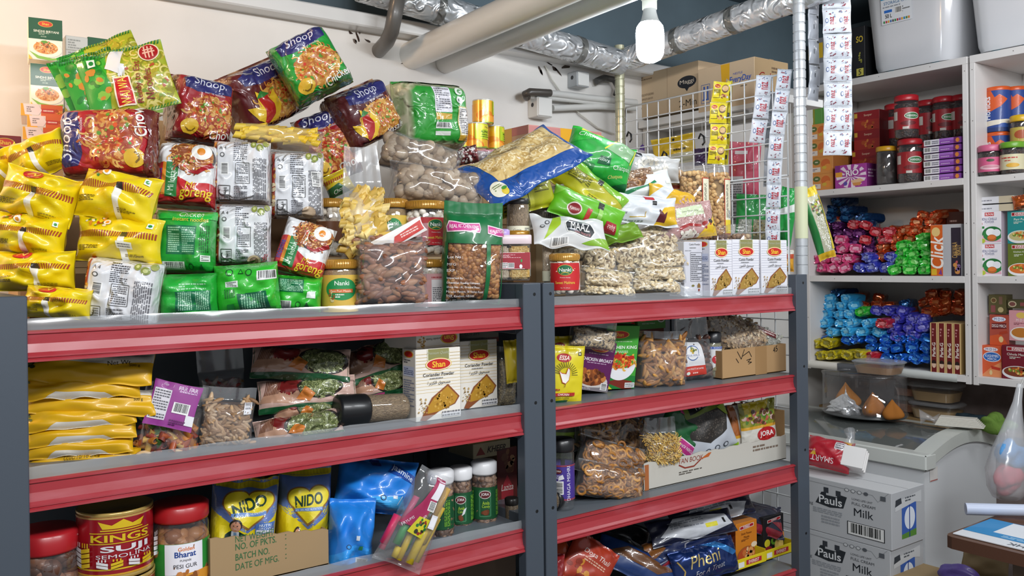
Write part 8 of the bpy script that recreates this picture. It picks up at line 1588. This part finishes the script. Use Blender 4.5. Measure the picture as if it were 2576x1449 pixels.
wcart('appliance_carton','black carton with yellow lettering between the sachet strips and the storage bin',2134,2176,60,190,.03,.2,{'*':'#1c1d20','right':'#151618'},front=[('T','SO',.7,.76,.12,'#c9b03a',{'b':.03,'w':.4}),('R',.5,.06,.92,.2,'#c9c05a'),('T','5',.7,.13,.1,'#1c1d20',{'b':.03}),('D',.7,.4,.16,.1,6,.03,['#8a8a3a'])],z=zt0)
wcart('appliance_carton','grey and yellow carton behind the sachet strips on top of the white shelving',2034,2128,70,195,.06,.2,{'*':'#7a7d82'},front=[('R',0,.6,.4,.9,'#c9a82c'),('R',.3,.1,1,.5,'#a2a8b0')],z=zt0)

# ================================================================ freezer corner
XF=2.73;YF=PX(2325,1150,XF)[1];ZF=PX(2325,1150,XF)[2];LF=.86;DF=.48
r=empty('chest_freezer','white chest freezer with a grey rim and dark glass top','freezer',(XF,YF,0));KN=16
def ztop(t):return ZF+.055*math.sin(math.pi*min(1,t*1.05)*.9)-.0
prof=[(DF*i/KN,ztop(i/KN))for i in range(KN+1)]
b=MB();v=[]
for y in(0.0,.018,LF):v+=[(0,y,.06)]+[(x,y,z-.035)for x,z in prof]+[(DF,y,.06)]
m=KN+3
b.add(v[:m],[tuple(range(m))],'#d6d9db');b.add(v[2*m:],[tuple(range(m))[::-1]],'#d6d9db')
b.add(v,[(j,j+1,2*m+j+1,2*m+j)for j in range(m-1)],'#d6d9db');b.build('cabinet','plastic',r,smooth=False)
b=MB()
for y0,y1 in((-.012,.05),(LF-.05,LF)):
    vv=[(x,y,z+dz)for y in(y0,y1)for x,z in prof for dz in(-.04,0)];k=2*(KN+1)
    b.add(vv,[(2*i,2*i+2,2*i+3,2*i+1)for i in range(KN)]+[(k+2*i,k+2*i+1,k+2*i+3,k+2*i+2)for i in range(KN)]+[(2*i+1,2*i+3,k+2*i+3,k+2*i+1)for i in range(KN)]+[(2*i,k+2*i,k+2*i+2,2*i+2)for i in range(KN)],'#c2c6c0')
box_geo(b,-.014,.05,-.0135,LF,ZF-.042,ZF+.008,'#c9cdc8',.004);box_geo(b,DF-.05,DF,0,LF,prof[-1][1]-.04,prof[-1][1]+.006,'#c2c6c0',.004);b.build('lid_rim','plastic',r,smooth=False)
simple('dark_glass','#5c605e',.08,0,.6);b=MB();vv=[(x,y,z-.006)for y in(.05,LF-.05)for x,z in prof]
b.add(vv,[(i,i+1,KN+1+i+1,KN+1+i)for i in range(KN)],'#555');b.build('glass_lid','dark_glass',r)
b=MB();S=flat_face((.03,-.0135,ZF-.085),(1,0,0),(0,0,1),.05,.045);b.add(S(np.array([0,1,1,0]),np.array([0,0,1,1]))[0]+np.array([0,.012,0]),[(0,1,2,3)],'#d9d6d2');design(b,S,.05,.045,[('L',[(.04,.06),(.96,.06)],.03,'#a84a44')],flat=True,lift=-.0115);b.build('switch_sticker','paper',r)
ground=lambda x,y:ZF+.055*math.sin(math.pi*min(1,(x-XF)/DF*1.05)*.9)+.004
# milk cartons
def milk():return[('L',[(.0,.93),(.86,.90),(.90,.80),(.98,.99)],.004,'#8f9296'),('P',[(.40,.54),(.45,.76),(.49,.78),(.49,.72),(.58,.72),(.58,.78),(.66,.76),(.63,.54),(.52,.50)],'#2f3338'),('R',.47,.76,.51,.86,'#3a3e44'),('R',.57,.74,.61,.84,'#3a3e44'),('T','Pauls',.525,.63,.15,'#e2e4e6',{'b':.03,'W':.19}),('T','LONG LIFE UHT',.78,.76,.035,'#3a3e44',{'W':.16}),('T','FULL CREAM',.79,.68,.05,'#3a3e44',{'W':.18,'b':.01}),('T','Milk',.79,.53,.14,'#22262c',{'b':.03,'W':.15}),('R',.66,.10,.95,.34,'#2a2c30'),('B',.667,.112,.943,.33),('X',.38,.36,.62,.46,3,'#9a9ea4'),('X',.45,.18,.6,.34,3,'#9a9ea4'),('T','12 x 1 LITRE',.3,.5,.05,'#4a4e54',{'W':.16})]+[('E',.66+.05*k,.9,.018,.032,'#5a5e64')for k in range(4)]+[('E',.66+.05*k,.9,.014,.025,'#cfd1d3')for k in range(3)]+[('R',.92,.84,.96,.92,'#5a5e64')]
def milk_end():return[('R',.3,.14,.74,.74,'#3f62b0'),('E',.54,.48,.16,.2,'#dfe6f0'),('P',[(.3,.14),(.74,.14),(.74,.26),(.3,.22)],'#5a8a3a'),('R',.52,.14,.545,.74,'#1f3a86'),('P',[(.1,.82),(.9,.92),(.9,.7),(.7,.74),(.1,.66)],'#c9cbcd'),('P',[(.1,.74),(.3,.78),(.28,.88),(.12,.86)],'#3a3e44'),('X',.4,.78,.85,.88,2,'#5a5e64')]
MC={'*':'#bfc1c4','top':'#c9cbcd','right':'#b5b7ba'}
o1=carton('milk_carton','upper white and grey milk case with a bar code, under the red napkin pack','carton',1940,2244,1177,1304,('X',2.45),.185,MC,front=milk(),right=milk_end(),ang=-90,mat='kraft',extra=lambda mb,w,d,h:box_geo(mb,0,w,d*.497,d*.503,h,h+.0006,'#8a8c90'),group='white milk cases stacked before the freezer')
hm=o1.dimensions.z
for i in range(3):
    o2=o1.copy();C.objects.link(o2);o2.location.z=o1.location.z-(hm+.001)*(i+1);o2.location.y+=.006*((i+1)%2)
    if i==0:o2['label']='white and grey milk case directly under the upper one, cut by the photo bottom'
    else:C.objects.unlink(o2);bpy.data.objects.remove(o2)
b=MB();hz=o1.location.z-hm-.002;box_geo(b,0,.5,0,.185,0,hz,'#a8aaad',.001);o=b.build('shipping_carton','kraft',smooth=False);o.location=(2.45,o1.location.y,0);o.rotation_euler=(0,0,-math.pi/2);tag(o,'plain grey case at the very bottom under the milk cases','carton')
# red napkin pack on the milk case
mw,w_,h_=place(2085,1142,118,78,('X',2.53),-12,70,28);r=empty('napkin_pack','open red pack of white paper napkins lying on the upper milk case','napkins',mw=mw)
b=MB();packet_mesh(b,w_,h_,.075,'#b01a2c',[('T','SMART',.44,.22,.17,'#ece2e4',{'rot':180,'b':.04,'w':.5}),('P',[(.16,.3),(.3,.3),(.23,.52)],'#e0b02c'),('R',.66,.62,.88,.86,'#d9d2d6'),('X',.68,.64,.86,.84,3,'#6a6a70'),('P',[(.8,.9),(.96,.84),(.96,1),(.84,1)],'#e0a82c'),('X',.1,.4,.5,.5,1,'#d98a94')],seed=430,a=4,b=2,s0=.03,s1=.03,lump=.15,wr=.006);b.build('red_wrapper','film',r)
b=MB()
for k in range(9):box_geo(b,w_*.34,w_*.80-.002*(k%3),-.034+k*.0072,-.0275+k*.0072,-h_*.32,h_*.32,'#e6e4e2',.001)
b.build('paper_napkins','paper',r,smooth=False);b=MB();mw2=None;tube_geo(b,[(w_*.40,-.02,h_*.36),(w_*.42,-.02,h_*.6),(w_*.34,-.015,h_*.85)],[.02,.012,.018],'#fff',8,caps=False);b.build('torn_film','hazy_bag_film',r)
# acrylic display drum with pastries
p=PX(2174,1070,3.0);zg=ground(3.0,p[1]);Rd=105*depth(p)/F;r=empty('display_drum','clear round display drum with pastries inside on the freezer','display case',(3.0,p[1],zg));hd=100*depth(p)/F
b=MB();lathe_geo(b,[(0,.004),(Rd,.004),(Rd*1.03,.008),(Rd*1.03,.014),(Rd,.016),(Rd,hd)],'#fff',48,sx=.78);b.build('clear_wall','jar_plastic',r);b=MB();lathe_geo(b,[(Rd*1.0,hd),(Rd*1.02,hd),(Rd*1.02,hd+.006),(0,hd+.007)],'#fff',48,sx=.78);b.build('clear_lid','jar_plastic',r)
b=MB();lathe_geo(b,[(0,0),(Rd*.98,0),(Rd,.004),(0,.0045)],'#4a4d4e',40,sx=.78);b.build('dark_base','plastic',r)
def blob(name,lab,cat,loc,sz,col,mat,seed,pw=1.0,parent=None,amp=.09,tri=0,smooth=True,fr=3.0):
    v,f=sphere_unit(18,28);rs=np.random.RandomState(seed);A=rs.normal(size=(7,3))*fr;ph=rs.uniform(0,6,7);dsp=1+amp*sum(np.sin(v@A[i]+ph[i])for i in range(7))/1.6
    v=v*dsp[:,None]
    if pw!=1:v[:,:2]*=(1-.55*(v[:,2:3]+1)/2*pw)
    if tri:t=np.arctan2(v[:,1],v[:,0]);v[:,:2]*=((1+.22*np.cos(3*t+seed))*(1.15-.52*(v[:,2]+1)).clip(.08))[:,None]
    v=v*np.array(sz);v[:,2]+=sz[2];b=MB();b.add(v,f.tolist(),col);o=b.build(name,mat,parent,smooth);o.location=loc
    if lab:tag(o,lab,cat)
    return o
for i,(lab,px,py,s,c)in enumerate((('golden triangular pastry in the drum, front one beside the foil',2196,1066,(.045,.05,.045),'#a8682a'),('golden pastry at the back left of the drum above the foil',2128,1040,(.05,.06,.05),'#b5742c'),('golden pastry at the right side of the drum',2245,1062,(.04,.045,.036),'#9c6228'))):
    q=PX(px,py,2.94+.09*(i==1));blob('pastry',lab,'pastry',(q[0],q[1],zg+.006),s,c,'kraft',40+i,1.0,amp=.04,tri=1)
q=PX(2128,1062,2.93);blob('foil_parcel','crumpled silver foil parcel inside the drum','foil',(q[0],q[1],zg+.006),(.05,.075,.042),'#d6d9dc','foil',45,.8,amp=.13,tri=1,smooth=False,fr=5)
# plastic food tubs
def tub(lab,cx,yt,yb,w,X,z,parent=None,inner='#a88a60'):
    p=PX(cx,yb,X);m=depth(p)/F;a=w*m/2*1.05;h=(yb-yt)*m;r=empty('food_tub',lab,'food container',(p[0],p[1],z),-math.pi/2,'clear lidded food tubs')
    def rr(f0,z0,f1,z1,mat,nm,col='#fff',cap=False):
        b=MB();R_=[]
        for f,zz in((f0,z0),(f1,z1)):
            R_.append([(a*f*math.cos(t)*(abs(math.cos(t))**5+abs(math.sin(t))**5)**(-.2),a*.72*f*math.sin(t)*(abs(math.cos(t))**5+abs(math.sin(t))**5)**(-.2),zz)for t in np.arange(32)*math.pi/16])
        b.add(R_[0]+R_[1],[(k,(k+1)%32,32+(k+1)%32,32+k)for k in range(32)],col);b.add(R_[0][::-1],[tuple(range(32))],col)
        if cap:b.add(R_[1],[tuple(range(32))],col)
        b.build(nm,mat,r)
    rr(.82,.002,.96,h*.84,'jar_plastic','tub_body');rr(.80,.004,.90,h*.55,'nut','food_filling',inner,True);rr(1.0,h*.82,1.02,h*.90,'hazy_bag_film','tub_lid','#fff');rr(1.02,h*.9,.9,h,'hazy_bag_film','tub_lid_top','#fff',True);return h
zb_=ground(3.25,.2)+.01
r_led=empty('rear_ledge','wooden ledge along the wall behind the freezer glass','shelf',(3.32,.3,ZF+.01));b=MB();box_geo(b,-.10,.13,-.42,.5,0,.02,'#8a6f4a',.001);b.build('ledge_board','kraft',r_led,smooth=False)
for y in(-.3,.4):b=MB();box_geo(b,.10,.13,y,y+.03,-.25,0,'#6a5638',.001);b.build('bracket','kraft',r_led,smooth=False)
zl=ZF+.03
h_=tub('lower clear food tub of yellow rice on the ledge, right of the drum',2358,1023,1066,116,3.27,zl)
tub('upper clear food tub of yellow rice stacked right of the drum',2357,983,1030,114,3.27,zl+h_+.001)
h2_=tub('lower clear food tub half hidden behind the drum',2292,1020,1060,70,3.33,zl,inner='#a8745a')
tub('upper clear food tub half hidden behind the drum',2292,985,1022,70,3.33,zl+h2_+.001,inner='#a8745a')
tub('clear food tub standing on the lid of the display drum',2212,940,975,112,3.0,zg+hd+.008,inner='#9c7a5a')
q=PX(2442,1074,3.26);blob('cloth','dark blue-grey cloth lying on the ledge','cloth',(q[0],q[1],zl),(.03,.066,.017),'#36454f','cloth',50,amp=.2)
q=PX(2504,1090,3.1);blob('cloth','green cloth with an orange corner beside the hanging bag','cloth',(q[0],q[1],ground(3.1,0)),(.03,.044,.027),'#64823a','cloth',51,amp=.24)
q=PX(2385,1108,2.98);r=empty('cutlery_pack','clear-wrapped bundle of white paper napkins on the freezer edge','napkins',(q[0],q[1]+.02,ground(2.98,0)+.006),math.radians(-70))
b=MB()
for k in range(7):box_geo(b,-.02+k*.002,.13-k*.004,-.03+.002*k,.03,.001+k*.004,.0045+k*.004,'#d9d6cc',.001)
b.build('paper_napkins','paper',r,smooth=False);b=MB();tube_geo(b,[(-.07,0,.02),(-.05,.004,.022),(-.03,0,.016),(-.01,0,.014)],[.028,.012,.008,.024],'#fff',10,caps=False);b.build('twisted_film','hazy_bag_film',r)
# bottles behind the drum at the left
for lab,px,w in(('dark bottle with a yellow label beside the lowest white board, left one',2044,30),('dark bottle with a yellow label beside the lowest white board, right one',2068,26)):
    p=PX(px,1040,3.36);jar('sauce_bottle',lab,'bottle',px,935,1040,w,('X',3.36),lid=('#3a2a1c',.14,.8),inside=('grain',PKL[1]),wrap='#c29a2c',z=(.2,.62),items=[('E',.5,.5,.2,.3,'#7a2a1c')],neck=.003).location.z=zl
# hanging carrier bag
clear_mat('carrier_film',haze=0.34,gloss=0.08,rough=0.2,crinkle=0.9,cscale=14)
p0=CAM+2.55*ray(2536,1180);r=empty('carrier_bag','translucent carrier bag holding something pink and blue, hanging at the right edge','bag',p0);m=2.55/F
b=MB();rows=[]
for z,rx,cx in((-.085,.03,0),(-.08,.05,0),(-.05,.066,0),(0,.068,0),(.05,.058,.01),(.10,.042,.024),(.15,.024,.046),(.19,.014,.064),(.24,.010,.082)):
    rows.append([(cx+rx*math.cos(t)*(1+.07*math.sin(3*t+z*40)),rx*.8*math.sin(t)*(1+.07*math.sin(4*t+z*30)),z)for t in np.arange(28)*2*math.pi/28])
v=[q for rg in rows for q in rg];b.add(v,[(i*28+k,i*28+(k+1)%28,(i+1)*28+(k+1)%28,(i+1)*28+k)for i in range(len(rows)-1)for k in range(28)]);b.build('plastic_bag','carrier_film',r)
blob('pink_bundle',None,None,(0,0,-.07),(.044,.036,.042),'#d0505f','cloth',60,parent=r,amp=.14);blob('blue_bundle',None,None,(.012,0,.01),(.040,.033,.033),'#62a0d8','cloth',61,parent=r,amp=.22)
b=MB();zc_=ZC-p0[2];tube_geo(b,[(.08,0,.23),(.13,-.01,.3),(.15,-.01,.6),(.15,-.01,zc_)],.002,'#b8b8b4',6);b.build('hanging_string','plastic',r)
# ---- counter in the lower right corner
ZT=.80;c0=PZ(2374,1346,ZT);r=empty('counter','brown-edged counter top corner in the lower right','counter',(c0[0],c0[1],0));b=MB();LX,LY=.75,.95
pts=[(0.02,0),(LX,0),(LX,-LY),(0,-LY),(0,-.02),(.006,-.006)]
b.add([(x,y,ZT)for x,y in pts],[tuple(range(6))[::-1]],'#5c4030');b.add([(x,y,ZT-.03)for x,y in pts],[tuple(range(6))],'#4a3226')
b.add([(x,y,z)for x,y in pts for z in(ZT-.03,ZT)],[(2*i,2*((i+1)%6),2*((i+1)%6)+1,2*i+1)for i in range(6)],'#54382a');b.build('counter_top','plastic',r,smooth=False)
for x,y in((.10,-.12),(LX-.06,-.12),(.10,-LY+.08),(LX-.06,-LY+.08)):b=MB();box_geo(b,x,x+.04,y-.04,y,0,ZT-.03,'#6a5a4c',.001);b.build('leg','paint',r,smooth=False)
r=empty('payment_sign','blue and white payment sign lying upside down on the counter corner','sign',(c0[0]+.022,c0[1]-.012,ZT+.0012));b=MB();box_geo(b,0,.20,-.30,0,0,.003,'#d9dde2',.0005);S=flat_face((0,0,.003),(0,-1,0),(1,0,0),.30,.20)
design(b,S,.30,.20,[('R',0,.24,1,1,'#2a86c0'),('R',.2,.42,.84,.98,'#dfe4ea'),('T','Alipay HK',.62,.12,.14,'#5a6068',{'rot':180,'b':.02,'w':.62}),('X',.3,.28,.9,.38,2,'#9cc4e2')],flat=True,lift=.0005);b.build('sign_card','card',r,smooth=False)
q=PZ(2500,1278,ZT+.03);b=MB();tube_geo(b,[(0,0,0),(.05,-.06,.002),(.10,-.12,.004),(.2,-.26,.004)],.016,'#c2cbe0',18);o=b.build('paper_roll','paper');o.location=(q[0]-.03,q[1]+.06,ZT+.020);tag(o,'pale rolled paper lying across the payment sign on the counter','paper roll')
q=PX(2420,1460,2.5);blob('purple_bow','crumpled purple paper bow low under the counter edge','paper',(q[0],q[1],q[2]-.03),(.035,.06,.035),'#6a54a8','soft',70)
b=MB();z_=q[2]-.031;box_geo(b,0,.2,-.2,.2,0,z_,'#9c8664',.002);o=b.build('shipping_carton','kraft',smooth=False);o.location=(q[0]-.06,q[1],0);tag(o,'brown carton under the counter carrying the purple bow','carton')
packet('paper_bag','pale brown paper bag hanging just under the counter edge','bag',2480,1408,120,90,('T',2.62),.05,'#a8926e',[],-8,40,mat='kraft',seed=440,a=4,b=2,lump=.2)
packet('rice_pouch','yellow and clear pouch of rice hanging beside the chrome pole','pouch',2056,562,46,190,('X',XM+.055),.04,'#b9b79e',[('R',0,.88,1,1,'#dcc01c'),('R',0,0,1,.10,'#d2a81c'),('P',[(0,.1),(.3,.1),(.2,.88),(0,.9)],'#1f7a3a'),('D',.6,.4,.3,.28,260,.008,['#d9d9cc','#c2c2b2','#e6e6dc']),('D',.6,.72,.3,.12,30,.02,['#a8b03a','#8a5a3a','#3a5a2c']),('P',[(.8,.12),(1,.12),(1,.88),(.86,.86)],'#cbb82a')],18,30,mat='film',seed=441,a=2.4,b=1.8,lump=.2,wr=.004,s0=.03,s1=.03)
bpy.context.view_layer.update();o=[o for o in C.objects if o.name=='rice_pouch'][0];tp=o.matrix_world@Vector((0,0,max(v[2]for v in o.bound_box)*.95));b=MB();tube_geo(b,[(0,0,0),(XM+.012-tp.x,.062-tp.y,.03)],.0012,'#c9c9c6',5);s=b.build('tie_string','plastic',o);s.matrix_world=Matrix.Translation(tp)
# ================================================================ settle the standing goods onto their shelves
bpy.context.view_layer.update()
def zmin(o):
    v=[(c.matrix_world@Vector(p)).z for c in[o]+list(o.children_recursive)if c.type=='MESH' for p in c.bound_box];return min(v)if v else None
for o in[o for o in C.objects if o.parent is None and o.get('category')in('carton','jar','tin','box','container')]:
    x,y,z=o.matrix_world.translation
    if not(XA-.1<x<XD+.05 and-.1<y<.45):continue
    m=zmin(o)
    for zs in(Z1,Z2,Z3,Z4):
        if m is not None and abs(m-zs)<.012:o.location.z+=zs+.0006-m
